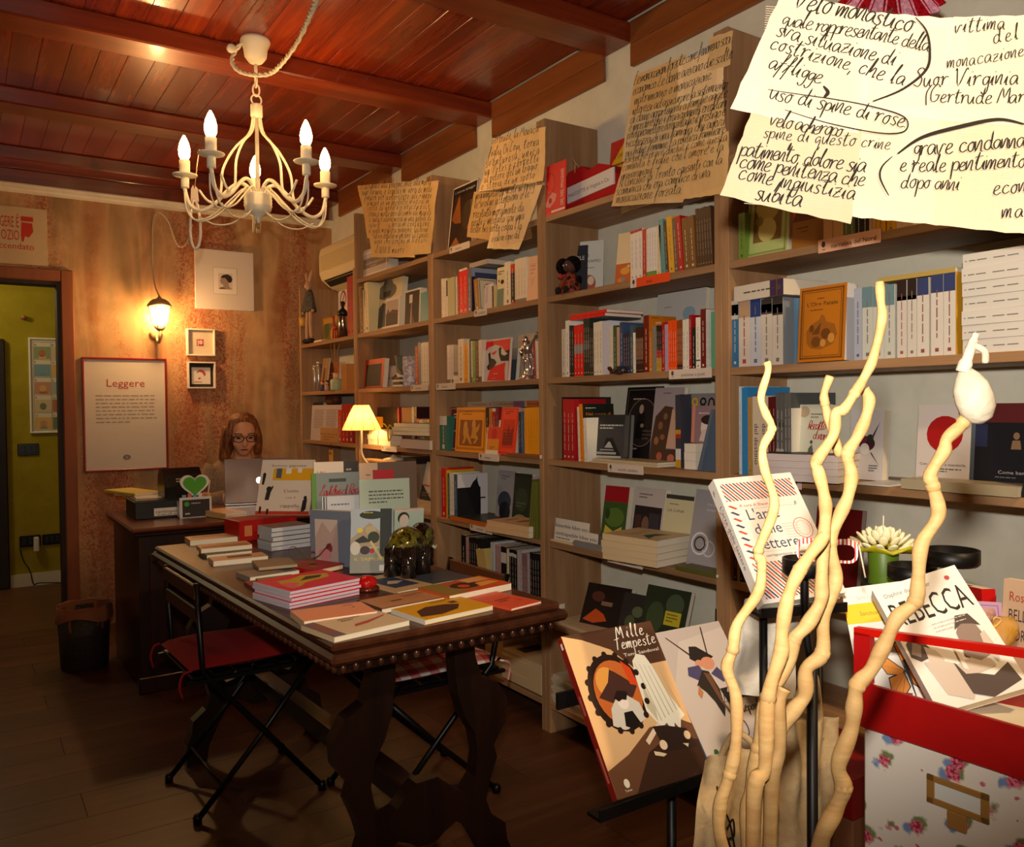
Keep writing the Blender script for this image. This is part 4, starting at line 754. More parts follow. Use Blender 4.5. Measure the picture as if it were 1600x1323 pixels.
face('book titled Riscatto dOnore with a walking woman in grey', zE4, 698, 1040, 275, SZ[4], FX+0.02, 0.02, 'c6c8b8', art(('r',0,0,0.13,1,'d8d4c8'),('h','Riscatto',0.32,0.66,0.065,'b02820',0.5),('h',"d'Onore",0.5,0.53,0.065,'b02820',0.45),('b',0.42,0.86,0.4,2,0.04,'6a6a60'),('d',0.22,0.9,0.16,0.14,'a89880'),('p',[(0.24,0.0),(0.4,0.25),(0.4,0.4),(0.5,0.46),(0.54,0.38),(0.54,0.2),(0.6,0.0)],'5c605a'),('p',[(0.3,0.26),(0.4,0.37),(0.42,0.34)],'5c605a'),('d',0.48,0.49,0.04,0.045,'4a4a44'),('b',0.7,0.28,0.2,2,0.04,'5a5a50')), 6)
flat_shelf('white paperback in the pile behind the branches', zE4, 900, 1150, 950, BX-0.035, SZ[4]+0.072, 0.185, 0.018, 'cfc2be', 4, group='pile of white paperbacks behind the branches', rot=14, deco=art(('r',0,0,1,1,'3a2c28'),), h=0.21)
face('white book with a dark flower-crowned head', zE4, 1252, 1585, 330, SZ[4], FX+0.09, 0.03, 'c6c4c8', art(('d',0.52,0.52,0.24,0.2,'3a1626'),('d',0.42,0.58,0.1,0.1,'6a1a30'),('d',0.62,0.6,0.1,0.1,'24301f'),('d',0.46,0.44,0.14,0.16,'d8d4d4'),('p',[(0.2,0.86),(0.4,0.66),(0.36,0.62)],'4a4248'),('p',[(0.9,0.84),(0.66,0.62),(0.7,0.58)],'4a4248'),('p',[(0.66,0.4),(0.92,0.2),(0.64,0.38)],'5a3a40'),('b',0.6,0.2,0.3,3,0.035,'3a3a3e')), 4)
face('white book with a large red disc, titled Con gli occhi a mandorla', zE4b, 440, 965, 275, SZ[4], FX+0.055, 0.03, 'cfc6c2', art(('d',0.52,0.64,0.34,0.34,'a60a0c'),('t','Con gli occhi a mandorla',0.5,0.255,0.045,'2e2a2c',0.86),('b',0.2,0.21,0.72,2,0.03,'4a4446'),('t','f',0.88,0.07,0.04,'2e2a2c')), 5, pages='8a9498')
face('dark blue book titled Come bambole with a red top edge', zE4b, 1010, 1640, 262, SZ[4], FX+0.05, 0.03, '14161e', art(('r',0,0.78,1,1,'5a1418'),('r',0,0.5,0.2,0.76,'1c2448'),('d',0.66,0.63,0.05,0.06,'8a6a4c'),('p',[(0.58,0.48),(0.6,0.58),(0.72,0.58),(0.74,0.48)],'8a6a4c'),('t','Come bambole',0.7,0.2,0.055,'b0aaa8',0.62),('b',0.35,0.155,0.6,1,0.03,'6a6668')), 5)
flat_shelf('large pale book lying along the shelf edge behind the branches', zE4b, 300, 1440, 1080, BX-0.02, SZ[4]+0.024, 0.2, 0.024, 'a89c80', 1, rot=0, pages='b8b0a0')
flat_shelf('thin white leaflet lying beside the large pale book', zE4b, -150, 170, 1040, BX-0.012, SZ[4]+0.004, 0.15, 0.004, 'd4d2d4', 1)
t = thing('bookend', 'black metal bookend at the far end of the shelf', 'bookend', T(BX+0.0, un(1594, 740, 'X', BX).y, SZ[4]) @ RZ(-90))
b = MB(); b.prism([(0, 0), (0.09, 0), (0.09, 0.14), (0.03, 0.14)], 0, 0.03, mat('121410', 0.5)); b.obj('plate', t); b = MB(); b.box((0, 0.03, 0), (0.09, 0.12, 0.002), mat('121410', 0.5)); b.obj('base', t)
# ---------------------------------------------------------------- unit E, fifth shelf
face('dark red book standing alone behind the lotus candle', zE5, 195, 492, 60, SZ[5], FX+0.10, 0.02, '6e0c12', art(('b',0.1,0.8,0.5,5,0.06,'8a3a34'),), 8, pages='a89a94')
row('shelf below the branches', SZ[5], (1130,660,6.617), FX, [(110,140,1000,'4a2c1c','umber'), (142,170,1040,'b09060','tan hardback'), (172,200,1060,'2a2018','brown-black')])
# ---------------------------------------------------------------- units A and B
t = face('white box lettered inScatola under the torn-page note', c6, 640, 826, 228, SZ[1], FX+0.03, 0.06, 'cfc4bc', art(('r',0,0.34,1,0.68,'8a7c76'),('t','inScatola',0.55,0.47,0.11,'e8dcd4',0.6),('b',0.4,0.38,0.4,1,0.05,'d8ccc4'),('f',0.02,'f0e8e0',0.04)), 1, name='gift_box', cat='box')
row('shelf with the hat picture', SZ[2], zA, FX, [(792,814,52,'c48c1e','ochre yellow',1), (816,838,60,'5a3020','dark brown',1), (842,862,75,'c8b8a0','beige',1), (864,902,8,'dccda0','cream folio',1,{'lean':3})])
face('cream portfolio showing a man in a wide hat', zA, 905, 1212, 5, SZ[2], FX+0.05, 0.03, 'e2d4ac', art(('d',0.5,0.78,0.32,0.12,'6a6a64'),('d',0.52,0.86,0.17,0.14,'5c5c58'),('p',[(0.38,0.78),(0.4,0.66),(0.62,0.68),(0.64,0.78)],'241c18'),('p',[(0.12,0.12),(0.2,0.42),(0.4,0.56),(0.7,0.5),(0.72,0.1),(0.3,0.06)],'4e4e4c'),('o',0.2,0.6,0.1,0.12,0.008,'6a6050')), 6, spine='d8c890')
face('white-boxed photograph of a smoky skyline', zA, 1068, 1212, 165, SZ[2], FX+0.02, 0.03, 'e4dcd4', art(('r',0.04,0.1,0.9,0.9,'c0b0a4'),('r',0.04,0.1,0.9,0.5,'3c2a24'),('p',[(0.1,0.5),(0.2,0.66),(0.3,0.52),(0.5,0.6),(0.9,0.55),(0.9,0.45)],'5a443c')), 3, name='photo_box', cat='box')
face('white-boxed photograph of a street signal', c6, 925, 1022, 492, SZ[2], FX+0.02, 0.035, 'e4dcd4', art(('r',0.03,0.03,0.94,0.95,'2c201c'),('r',0.3,0.62,0.5,0.86,'e8dcd4'),('p',[(0.38,0.02),(0.42,0.62),(0.46,0.62),(0.5,0.02)],'b89a8c'),('p',[(0.6,0.02),(0.5,0.3),(0.66,0.02)],'a08070')), 3, name='photo_box', cat='box')
row('end of the hat picture shelf', SZ[2], c6, FX, [(1030,1076,505,'2e8a94','turquoise',2,{'ink':None})])
face('black-screened picture in a thick red frame', zA, 830, 1040, 808, SZ[3], FX+0.02, 0.03, 'c03c14', art(('r',0.16,0.06,0.9,0.82,'140e0e'),), 6, spine='e8961c', name='picture_frame', cat='frame')
face('white card with a drawn butterfly beside the red frame', zA, 1044, 1265, 868, SZ[3], FX+0.07, 0.004, 'd8cfca', art(('p',[(0.36,0.42),(0.6,0.6),(0.7,0.4),(0.5,0.35)],'4a4038'),('p',[(0.2,0.44),(0.36,0.52),(0.34,0.36)],'b0a498')), 6, name='card', cat='card')
row('third shelf beside the red frame', SZ[3], c6, FX, [(996,1012,845,'c43e1a','vermilion',1), (1014,1030,818,'8a8680','grey',1), (1032,1078,818,'e4d8c4','ivory',3)])
t = thing('candle_tumbler', 'white patterned tumbler candle on the shelf', 'candle', T(FX+0.05, un(*cv(c6, 962, 1000), 'X', FX+0.05).y, SZ[3])); b = MB(); b.lathe([(0.035, 0), (0.038, 0.005), (0.038, 0.155), (0.034, 0.155), (0.034, 0.02)], grain('speckled_wax', [(0.45, 'd8d0d0'), (0.55, 'a09aa8')], (1, 1, 1), 0.5, 2, 60, 0), 18); b.obj('cup', t)
b = MB(); b.lathe([(0.001, 0.0), (0.033, 0.0), (0.033, 0.13), (0.002, 0.13), (0.002, 0.145)], mat('e8e0d4', 0.5), 14, T(0, 0, 0.02)); b.obj('wax', t)
# little stack of toy books with an open one on top
t = thing('toy_books', 'tiny stack of toy books with an open one on top', 'ornament', T(FX+0.02, un(*cv(c6, 900, 1050), 'X', FX+0.02).y, SZ[3]))
for k in range(4):
    b = MB(); b.box((-0.02, -0.045+0.004*(k % 2), 0.013*k), (0.03, 0.045, 0.013*k+0.011), mat(('e8dcc4', '5a4a3a')[k % 2], 0.6), bev=0.001); b.obj('toy_book', t)
b = MB(); b.prism([(-0.05, 0.06), (0.0, 0.075), (0.02, 0.165), (-0.005, 0.16), (-0.02, 0.09), (-0.055, 0.075)], -0.02, 0.02, mat('6a6a5c', 0.6), M=RZ(90)); b.obj('open_book', t)
# unit B, fourth and fifth shelves
row('shelf lit by the table lamp', SZ[4], z6, FX+0.06, [(905,1120,250,'140e10','thick black ledger',1,{'hard':True,'ink':None}), (1122,1140,250,'a02c28','red ribbon-edged',1), (1168,1272,248,'5a141a','wine-red ledger',1,{'hard':True,'ink':None}), (1276,1300,248,'d8d4cc','thin white',1), (1304,1330,245,'3a1a1c','slim dark',1), (1340,1372,378,'b0501c','rust',1,{'lean':6}), (1374,1410,390,'d8ccb0','pale',1,{'lean':6}), (1412,1468,385,'c09a1c','yellow-green',2)])
for k, (a, c2, zz, col, sp, lab) in enumerate(((795,1040,0.058,'e8dcb4','f0e4c0','cream notebook with a black band, lying'),)):
    flat_shelf('cream notebook with a black band in the lamplit pile', z6, a, c2, 600, BX+0.012, SZ[4]+zz+0.03, 0.15, 0.029, col, 3, group='cream notebooks under the lamp', sdeco=spine_bars(None, [(0.5, 0.53, '1a1414'), (0.97, 1.0, '1a1414')]), spine=sp)
flat_shelf('green-edged notebook in the tied stack', z6, 1120, 1460, 570, BX+0.006, SZ[4]+0.125, 0.16, 0.02, '1c5a28', 3, group='green notebooks tied with yellow ribbon', pages='e4dcc0', spine='e4dcc0', rot=4)
flat_shelf('folded white cloth bundle at the shelf edge under the notebooks', z6, 1150, 1470, 660, BX-0.015, SZ[4]+0.045, 0.15, 0.045, 'c8b8b0', 1, name='cloth_bundle', cat='cloth')
flat_shelf('yellow box beside the black ledger', z6, 745, 925, 505, BX+0.05, SZ[4]+0.155, 0.12, 0.06, 'd89a1c', 1, name='yellow_box', cat='box', pages='d89a1c')
t = thing('ribbon', 'yellow ribbon tied round the green notebooks', 'ribbon', T(BX+0.0, un(*cv(z6, 1060, 620), 'X', BX).y, SZ[4]+0.07)); b = MB(); b.tube(cat_rom([(-0.004, 0.03, 0.03), (-0.01, 0.0, 0.045), (-0.008, -0.03, 0.02), (-0.012, -0.01, -0.02), (-0.01, 0.02, -0.04), (-0.008, 0.03, 0.0)], 4, True), 0.004, mat('d8ac1c', 0.6), 6, closed=True); b.obj('loop', t)
b = MB(); b.tube(cat_rom([(-0.006, 0.03, 0.02), (-0.01, 0.06, 0.045), (-0.004, 0.10, 0.05)], 4), 0.004, mat('d8ac1c', 0.6), 6); b.obj('tail', t)
row('fifth shelf behind the table books', SZ[5], z6, FX+0.04, [(1190,1320,800,'2a1c18','tall black-brown',2,{'hard':True}), (1325,1370,870,'8a7a68','grey-brown',1)])
face('book with a red-lettered cream cover and black lower half', z6, 1330, 1478, 850, SZ[5], BX+0.02, 0.02, 'c8b8a8', art(('p',[(0,0),(0,0.55),(1,0.2),(1,0)],'141014'),('b',0.1,0.5,0.8,1,0.1,'c04030'),('b',0.1,0.36,0.7,2,0.05,'7a5a3a')), 14)
flat_shelf('cream book lying on the fifth shelf behind the table', z6, 1290, 1478, 1290, BX+0.02, SZ[5]+0.06, 0.18, 0.02, 'd8b88c', 3, group='cream books behind the table display')
t = thing('wooden_box', 'open pale wooden box standing on the shelf behind the lamp stem', 'box', T(BX-0.02, un(*cv(z6, 1165, 830), 'X', BX-0.02).y, SZ[5]))
wb = un(*cv(z6, 750, 830), 'X', BX-0.02).y-un(*cv(z6, 1165, 830), 'X', BX-0.02).y; mo = grain('light_pine', [(0.3, 'c89a62'), (0.7, 'd8ac74')], (8, 1, 8), 0.5, 4, 2, 0.03)
for nm, lo, hi in (('board', (0, 0, 0), (0.2, 0.012, 0.24)), ('board', (0, wb-0.012, 0), (0.2, wb, 0.24)), ('board', (0, 0.012, 0.228), (0.2, wb-0.012, 0.24)), ('board', (0, 0.012, 0), (0.2, wb-0.012, 0.012))):
    b = MB(); b.box(lo, hi, mo, bev=0.001); b.obj(nm, t)
# unit A
face('wooden box with a painted picture on the corner unit', zA, 418, 590, 362, SZ[2], FX+0.06, 0.05, '9a6c28', art(('r',0.06,0.05,0.94,0.7,'6a6430'),('d',0.3,0.5,0.16,0.2,'4a5028'),('d',0.7,0.3,0.2,0.16,'b8843c'),('r',0.1,0.74,0.9,0.94,'b08438')), 2, name='painted_box', cat='box')
row('corner unit by the open sign', SZ[2], zA, FX, [(678,744,-60,'ac1416','tall red',2,{'ink':'4a0c0c','hard':True,'w':0.045})])
face('white sign with dark red lettering OP behind the red books', zA, 570, 690, 92, SZ[2], FX+0.13, 0.004, 'd8ccc4', art(('o',0.4,0.82,0.26,0.3,0.06,'7a1c2c'),('t','P',0.86,0.76,0.15,'7a1c2c'),('p',[(0.24,0.72),(0.28,0.7),(0.56,0.93),(0.52,0.95)],'7a1c2c'),('b',0.2,0.6,0.7,1,0.03,'6a4a4a')), 3, name='open_sign', cat='sign')
flat_shelf('small white booklet propped beside the rabbit doll', zA, 330, 410, 560, FX+0.0, SZ[2]+0.012, 0.1, 0.012, 'd8ccbc', 1)
row('corner unit, third shelf', SZ[3], zA, FX+0.01, [(196,228,785,'2e4e54','dark teal',1,{'cover':'5a6a4c','w':0.2,'deco':art(('r',0.1,0.1,0.9,0.9,'4e6248'),('d',0.3,0.6,0.14,0.2,'8a9a60'),('d',0.65,0.4,0.16,0.2,'34484a'),('r',0.3,0.55,0.8,0.75,'2a4a66'),('d',0.2,0.25,0.1,0.12,'b86048'))})], 0.22)
row('corner unit, third shelf end', SZ[3], zA, FX, [(618,676,850,'a8743c','tan board-covered',1,{'ink':None}), (678,750,850,'96622c','brown board-covered',1,{'ink':None})])
face('orange and blue box behind the reed diffuser', zA, 285, 590, 850, SZ[3], FX+0.1, 0.04, 'b4501c', art(('r',0,0,0.5,1,'24405c'),('b',0.55,0.6,0.4,2,0.12,'e0b080')), 2, name='card_box', cat='box')
face('grey wooden plaque leaning behind the glass tubes', zA, 388, 452, 800, SZ[3], FX+0.05, 0.012, 'a07c50', None, 8, name='plaque', cat='plaque')
face('dark photograph album with a yellow band in the corner unit', z6, 40, 292, 205, SZ[4], FX+0.05, 0.03, '2a2a26', art(('r',0,0.24,0.6,0.4,'c89828'),('d',0.3,0.7,0.1,0.2,'4a4a44'),('r',0.5,0.5,0.9,0.9,'1c1c1a')), 4, name='album', cat='album')
face('curled printed page standing in the corner unit', z6, 172, 492, 228, SZ[4], FX+0.01, 0.002, 'c4b8bc', art(('b',0.1,0.85,0.36,12,0.045,'7a7078'),('b',0.52,0.85,0.36,12,0.045,'7a7078')), 4, name='printed_page', cat='page')
face('carved wooden block in front of the curled page', z6, 285, 472, 475, SZ[4], BX+0.002, 0.03, 'c09460', art(('r',0.0,0.52,1,0.56,'8a6430'),('b',0.15,0.3,0.7,2,0.2,'9a7038')), 0, name='wood_block', cat='block', pages='c09460')
row('corner unit, lamp side', SZ[4], z6, FX, [(476,515,280,'d04418','orange-red',1), (517,590,215,'b01c18','deep red',2), (592,640,215,'9a1a18','brick',1)])
t = thing('round_ornament', 'round brown ornament tucked on top of the album', 'ornament', T(FX+0.1, un(*cv(z6, 425, 190), 'X', FX+0.1).y, SZ[4]+0.20)); b = MB(); b.sphere((0, 0, 0.06), (0.05, 0.075, 0.045), mat('6a3c24', 0.5)); b.obj('body', t); b = MB(); b.box((-0.03, -0.05, -0.2), (0.03, 0.05, 0.02), mat('3a2a20', 0.6), bev=0.004); b.obj('stand', t)
t = thing('gift_tag', 'yellow tag hanging from the corner shelf edge', 'tag', T(BX-0.004, un(*cv(z6, 395, 720), 'X', BX-0.004).y, SZ[4]-0.125)); b = MB(); b.box((0, -0.032, 0), (0.003, 0.032, 0.075), mat('d0a050', 0.6)); b.obj('card', t)
b = MB(); b.tube([(0.001, 0, 0.07), (0.001, 0, 0.10), (0.002, 0, 0.123)], 0.0012, mat('6a5030', 0.7), 5); b.obj('string', t); b = MB(); b.sphere((-0.003, 0.0, 0.058), 0.011, mat('b07030', 0.5), 8, 6); b.obj('bead', t)
# ================================================================ shelf tags
def shelf_tag(k, crop, xl, xr, py, text, label, col='d8cabc', ink='5a4a44', h=0.03, wh=0.0):
    y0, y1 = un(*cv(crop, xl, py), 'X', BX-0.004).y, un(*cv(crop, xr, py), 'X', BX-0.004).y; w = y0-y1
    t = thing('shelf_tag', label, 'tag', T(BX-0.0015, y0, SZ[k]-TH-0.004) @ RZ(-90))
    b = MB(); b.box((0, -0.0012, 0), (w, 0.001, h), mat(col, 0.6)); b.obj('card', t)
    b = MB()
    if wh: b.flat(rect(0, 0, wh, h), -0.0014, mat('e0d4c8'))
    b.flat(disc(0.016, h*0.62, 0.006, 0.008, 10), -0.0016, mat(ink)); b.flat(rect(0.012, h*0.2, 0.022, h*0.25), -0.0016, mat(ink))
    if text: put_text(b, text, w*0.58 if wh == 0 else w*0.5, h*0.24, h*0.5, mat(ink), -0.0018, None, 'C')
    else: word_bars(b, w*0.3, h*0.3, w*0.55, 1, 0.01, h*0.22, mat('a09088'), -0.0016)
    b.obj('print', t)
shelf_tag(2, zD2, 738, 1100, 790, 'Italia', 'orange shelf tag with a white end below the white paperbacks', 'ee4a0a', '4a1808', 0.03, 0.03)
shelf_tag(3, zD3, 1095, 1488, 740, 'poetesse e poeti', 'white shelf tag reading poetesse e poeti')
shelf_tag(4, zD4, 528, 855, 850, 'mondo cittadino', 'white shelf tag reading mondo cittadino')
shelf_tag(5, c11, 595, 812, 870, 'mondo natura', 'white shelf tag reading mondo natura, under the cream pile')
shelf_tag(2, (1080,240,6.617), 1310, 1950, 950, 'narrativa del Nord', 'peach shelf tag reading narrativa del Nord', 'dba888', '3a2a24', 0.034)
shelf_tag(4, (1060,720,5.09), 890, 975, 190, '', 'small pink shelf tag behind the letter-writing book', 'd8b8b0')
shelf_tag(1, zP, 410, 615, 960, '', 'white shelf tag under the book with the painted cone')
shelf_tag(2, zC2, 622, 795, 945, 'CLASSICI', 'white shelf tag reading classici')
shelf_tag(3, zC3, 100, 362, 920, '', 'white shelf tag under the rosy white spines')
shelf_tag(4, zC4, 655, 915, 810, '', 'white shelf tag below the sunset book')
shelf_tag(5, zC6, 480, 780, 230, '', 'white shelf tag below the black box with orange edges')
shelf_tag(3, z6, 1262, 1450, 40, '', 'white shelf tag above the lamplit shelf')
shelf_tag(4, z6, 945, 1108, 690, '', 'white shelf tag in front of the cream notebooks')

# ================================================================ hand-written notes on torn book pages
def paper_mat(key, a, b_, trans=False):
    m = grain(key, [(0.3, a), (0.7, b_)], (1, 1, 1), 0.8, 5, 7, 0.15, 0.15); return m
PAP = [paper_mat('aged_page_%d' % i, *c) for i, c in enumerate((('e4bc80', 'f0cc94'), ('dcae6c', 'e8c084'), ('eac898', 'f4d8a8')))]
PAPW = [paper_mat('pale_page_%d' % i, *c) for i, c in enumerate((('e6dac0', 'f0e4cc'), ('e2d2b4', 'ecdcc0'), ('eae0cc', 'f4e8d6')))]
INK = mat('1a1210', 0.7); PRN = mat('cca66c', 0.85); PRNW = mat('dcd2bc', 0.85)
def note(label, O, U, V, pages, lines, mats, s0, bump=0.006, prn=PRN, seed=1, hang=None, strokes=(), wid=0.12):
    """sheet of glued pages: O + u*U + v*V (unit vectors), pages = outlines in metres, lines = (text,u,v,size,rot)"""
    U = Vector(U).normalized(); V = Vector(V).normalized(); Nn = U.cross(V).normalized()
    t = thing('handwritten_note', label, 'note', T(O)); ph = seed*1.7
    def S(u, v, off=0.0):
        d = bump*(math.sin(u*19+ph)+0.7*math.sin(v*23+ph*2)+0.6*math.sin((u+v)*31+ph)+0.9*math.sin(u*7-v*9+ph))
        return U*u + V*v + Nn*(d+off)
    for i, poly in enumerate(pages):
        off = 0.0004*(i+1); b = MB(); us = [q[0] for q in poly]; vs_ = [q[1] for q in poly]
        # grid the outline quad (4 corners: bl, br, tr, tl) bilinearly
        n = 9; g = []
        for j in range(n+1):
            for k in range(n+1):
                fu, fv = k/n, j/n
                uu = (1-fu)*(1-fv)*poly[0][0]+fu*(1-fv)*poly[1][0]+fu*fv*poly[2][0]+(1-fu)*fv*poly[3][0]
                vv = (1-fu)*(1-fv)*poly[0][1]+fu*(1-fv)*poly[1][1]+fu*fv*poly[2][1]+(1-fu)*fv*poly[3][1]
                if j in (0, n) or k in (0, n): uu += 0.0012*math.sin(17*vv*9+i); vv += 0.0012*math.sin(13*uu*11+i)
                g.append((uu, vv))
        m2 = mats[i % len(mats)]
        N1 = n+1
        vv_ = [S(u, v, off) for u, v in g] + [S(u, v, off-0.0003) for u, v in g]; q = N1*N1
        fs = [(j*N1+k, j*N1+k+1, (j+1)*N1+k+1, (j+1)*N1+k) for j in range(n) for k in range(n)]
        fs += [(f[3]+q, f[2]+q, f[1]+q, f[0]+q) for f in fs]
        b.add(vv_, fs, m2, True); pg = b.obj('page', t)
        # faint printed lines of the book page
        d = MB(); cu = sum(us)/4; w2 = (max(us)-min(us))*0.36; lo, hi = min(vs_), max(vs_); vz = hi-(hi-lo)*0.12
        while vz > lo+(hi-lo)*0.12:
            sgm = 6
            for k in range(sgm):
                ua, ub = cu-w2+2*w2*k/sgm, cu-w2+2*w2*(k+0.93)/sgm
                d.add([S(ua, vz, off+0.0003), S(ub, vz, off+0.0003), S(ub, vz+s0*0.06, off+0.0003), S(ua, vz+s0*0.06, off+0.0003)], [(0, 1, 2, 3)], prn)
            vz -= s0*0.30
        d.obj('printed_lines', pg)
    top = 0.0004*(len(pages)+2)
    b = MB()
    for i, l in enumerate(lines):
        hand(b, l[0], l[1], l[2], l[3], INK, lambda u, v: S(u, v, top), wid, l[4] if len(l) > 4 else 0.0, seed*31+i, sp=l[5] if len(l) > 5 else 1.0)
    for st in strokes:
        cv_ = cat_rom([Vector((a, c, 0)) for a, c in st[0]], 6); q = []
        for i, p_ in enumerate(cv_):
            tg = (cv_[min(i+1, len(cv_)-1)]-cv_[max(i-1, 0)]).normalized(); nn = Vector((-tg.y, tg.x, 0))*st[1]*(0.35+0.65*math.sin(math.pi*i/len(cv_)))
            q += [S(p_.x+nn.x, p_.y+nn.y, top), S(p_.x-nn.x, p_.y-nn.y, top)]
        b.add(q, [(2*i, 2*i+1, 2*i+3, 2*i+2) for i in range(len(cv_)-1)], INK)
    b.obj('handwriting', t)
    if hang:
        b = MB()
        for (u, v, L) in hang:
            p_ = S(u, v); b.tube([p_ - Nn*0.001, p_ + Vector((0, 0, L))], 0.0007, mat('d8d0c0', 0.6), 5)
        b.obj('thread', t)
    return t, S
def shelf_note(label, pts, lines_px, mats, s0, seed, X=BX-0.013):
    """pages as pixel quads on the plane of the bookcase fronts"""
    O = un(*pts[0][0], 'X', X)
    def uv(p_): w = un(p_[0], p_[1], 'X', X)-O; return (-w.y, w.z)
    pages = [[uv(q) for q in pg] for pg in pts]; L = []
    for (txt, x0, y0, x1, y1, s) in lines_px:
        a, c = uv((x0, y0)), uv((x1, y1)); wid = math.hypot(c[0]-a[0], c[1]-a[1]); base = 0.0
        for ch in txt:
            g = HAND.get(ch); base += 6.5 if g is None else max(max(st[0::2]) for st in g)+1.2
        size = un(x0, y0, 'X', X); size = s*(size-CAMO).dot(CF)/FPX
        L.append((txt, a[0], a[1], size, math.atan2(c[1]-a[1], c[0]-a[0]), wid/(base*size*0.1)))
    return note(label, O, (0, -1, 0), (0, 0, 1), pages, L, mats, s0, 0.0022, seed=seed)
# unit D note
shelf_note('large brown torn-page note about forced vows hung over the turtle unit',
 [[(953,322),(1068,316),(1100,225),(975,250)], [(1065,312),(1137,302),(1140,205),(1080,222)], [(972,252),(1060,232),(1066,160),(982,178)], [(1050,238),(1136,212),(1132,140),(1056,160)], [(982,180),(1062,162),(1072,85),(995,118)], [(1056,166),(1130,146),(1132,75),(1060,95)], [(1105,112),(1141,102),(1146,48),(1110,60)]],
 [('Le monacazioni forzate come fenomeno soci',993,134,1140,68,8.5), ('economico. Le donne avevano due scelte',990,150,1142,92,8.5), ('matrimonio o monacazione.',992,165,1112,124,8.5), ('interessi ad assicurare la sistemazion',988,180,1138,138,8), ('di donne appartenenti a famiglie agiate',985,194,1138,152,8), ('e impedire che i frazionamenti ereditari',983,206,1136,168,8), ('potevano mettere a repentaglio il prestigio e',981,218,1134,182,8), ('ricchezza di una famiglia che aveva',979,232,1134,196,8), ('piu figlie femmine. La politica familiare',978,246,1136,208,8), ('non poche prove dunque e come questa',976,256,1136,220,7), ('comunita e figlie con l amore e la',972,268,1132,236,7.5), ('preparazione.',970,281,1020,271,7), ('Il Concilio di Trento consenti con la',966,294,1130,256,8), ('scomunica chi era complice di una',962,306,1112,276,8), ('monacazione forzata.',962,318,1066,302,8.5)], PAP, 0.02, 3)
# unit C note
shelf_note('brown torn-page note of two overlapping sheets over the statuette unit',
 [[(748,300),(848,282),(852,198),(772,216)], [(730,370),(770,376),(790,300),(742,300)], [(760,388),(812,390),(848,288),(780,300)]],
 [('Gertrude, la Monaca',768,226,842,206,7), ('figlia Di Loyi, torna',764,246,842,226,7), ('sventurosa, unica',760,262,842,240,7), ('un Potes e corretti',758,274,840,252,6.5), ('al potere del un loggio',756,286,838,264,6.5), ('e storia di un sposo',752,297,836,278,6.5), ('ingannata da gesti in preg',744,312,836,294,7.5), ('le svolge attenzioni o le',742,326,828,308,7.5), ('recitata moralmente da',740,341,820,330,7.5), ('posti - in stata con ama',738,353,820,343,7), ('delle bis sotto colpa l la',736,364,816,358,7), ('o vale ne copie del',766,378,812,372,6.5)], PAP, 0.02, 5)
# unit B note
shelf_note('brown torn-page note covering the top of the unit beside the lamp',
 [[(580,402),(648,402),(650,340),(574,342)], [(574,372),(622,374),(622,285),(560,290)], [(616,380),(664,374),(668,282),(616,284)], [(646,398),(672,396),(686,282),(662,284)]],
 [('Il sacramento alla relazione, ende alla morte',564,296,676,288,5.5), ('suor Virginia, e legata e in Fiore de mela',566,305,676,300,5.5), ('finisce per autorizzare gli rinnov',570,313,676,310,5.5), ('almeno se un prodotto e idea in',574,321,672,318,5), ('sotto la novita e ne conosce',574,329,674,326,5), ('storia e molto poco di cambi ali mariti',575,338,674,336,5), ('e Santa Valeria, messa in una nobili di',576,347,674,345,5), ('ossai NU 922 e presa in contarono',576,355,672,353,5), ('il quale meglio a pagarne la bene',576,364,670,362,5), ('ed essi delatio in con dire al Canale',584,373,668,371,5), ('suono che confino in Notari',584,381,666,379,5), ('il 1650 X muore',586,396,634,395,6)], PAP, 0.02, 7)
# the large sheet hanging in the display, lit by the ceiling spot
dN = 1.5
Ob = P(1125, 306, dN); Ux = (P(1600, 330, dN*0.985)-P(1125, 306, dN)).normalized(); Vx = CU.copy(); Vx = (Vx-Ux*Vx.dot(Ux)).normalized(); Nx = Ux.cross(Vx)
def uvE(px, py):
    r = ray(px, py); w = CAMO + r*((Ob-CAMO).dot(Nx)/r.dot(Nx)) - Ob; return (w.dot(Ux), w.dot(Vx))
pgE = [[uvE(*q) for q in pg] for pg in ([(1330,338),(1480,352),(1475,185),(1320,165)], [(1460,350),(1660,372),(1660,190),(1470,178)], [(1330,175),(1500,190),(1505,30),(1340,22)], [(1480,190),(1660,200),(1665,22),(1490,28)], [(1125,305),(1330,350),(1345,205),(1175,170)], [(1140,172),(1340,212),(1352,20),(1222,-14)])]
def le(txt, x0, y0, x1, y1, s):
    a, c = uvE(x0, y0), uvE(x1, y1); wid = math.hypot(c[0]-a[0], c[1]-a[1]); base = 0.0
    for ch in txt:
        g = HAND.get(ch); base += 6.5 if g is None else max(max(st[0::2]) for st in g)+1.2
    size = s*dN/FPX
    return (txt, a[0], a[1], size, math.atan2(c[1]-a[1], c[0]-a[0]), wid/(base*size*0.1))
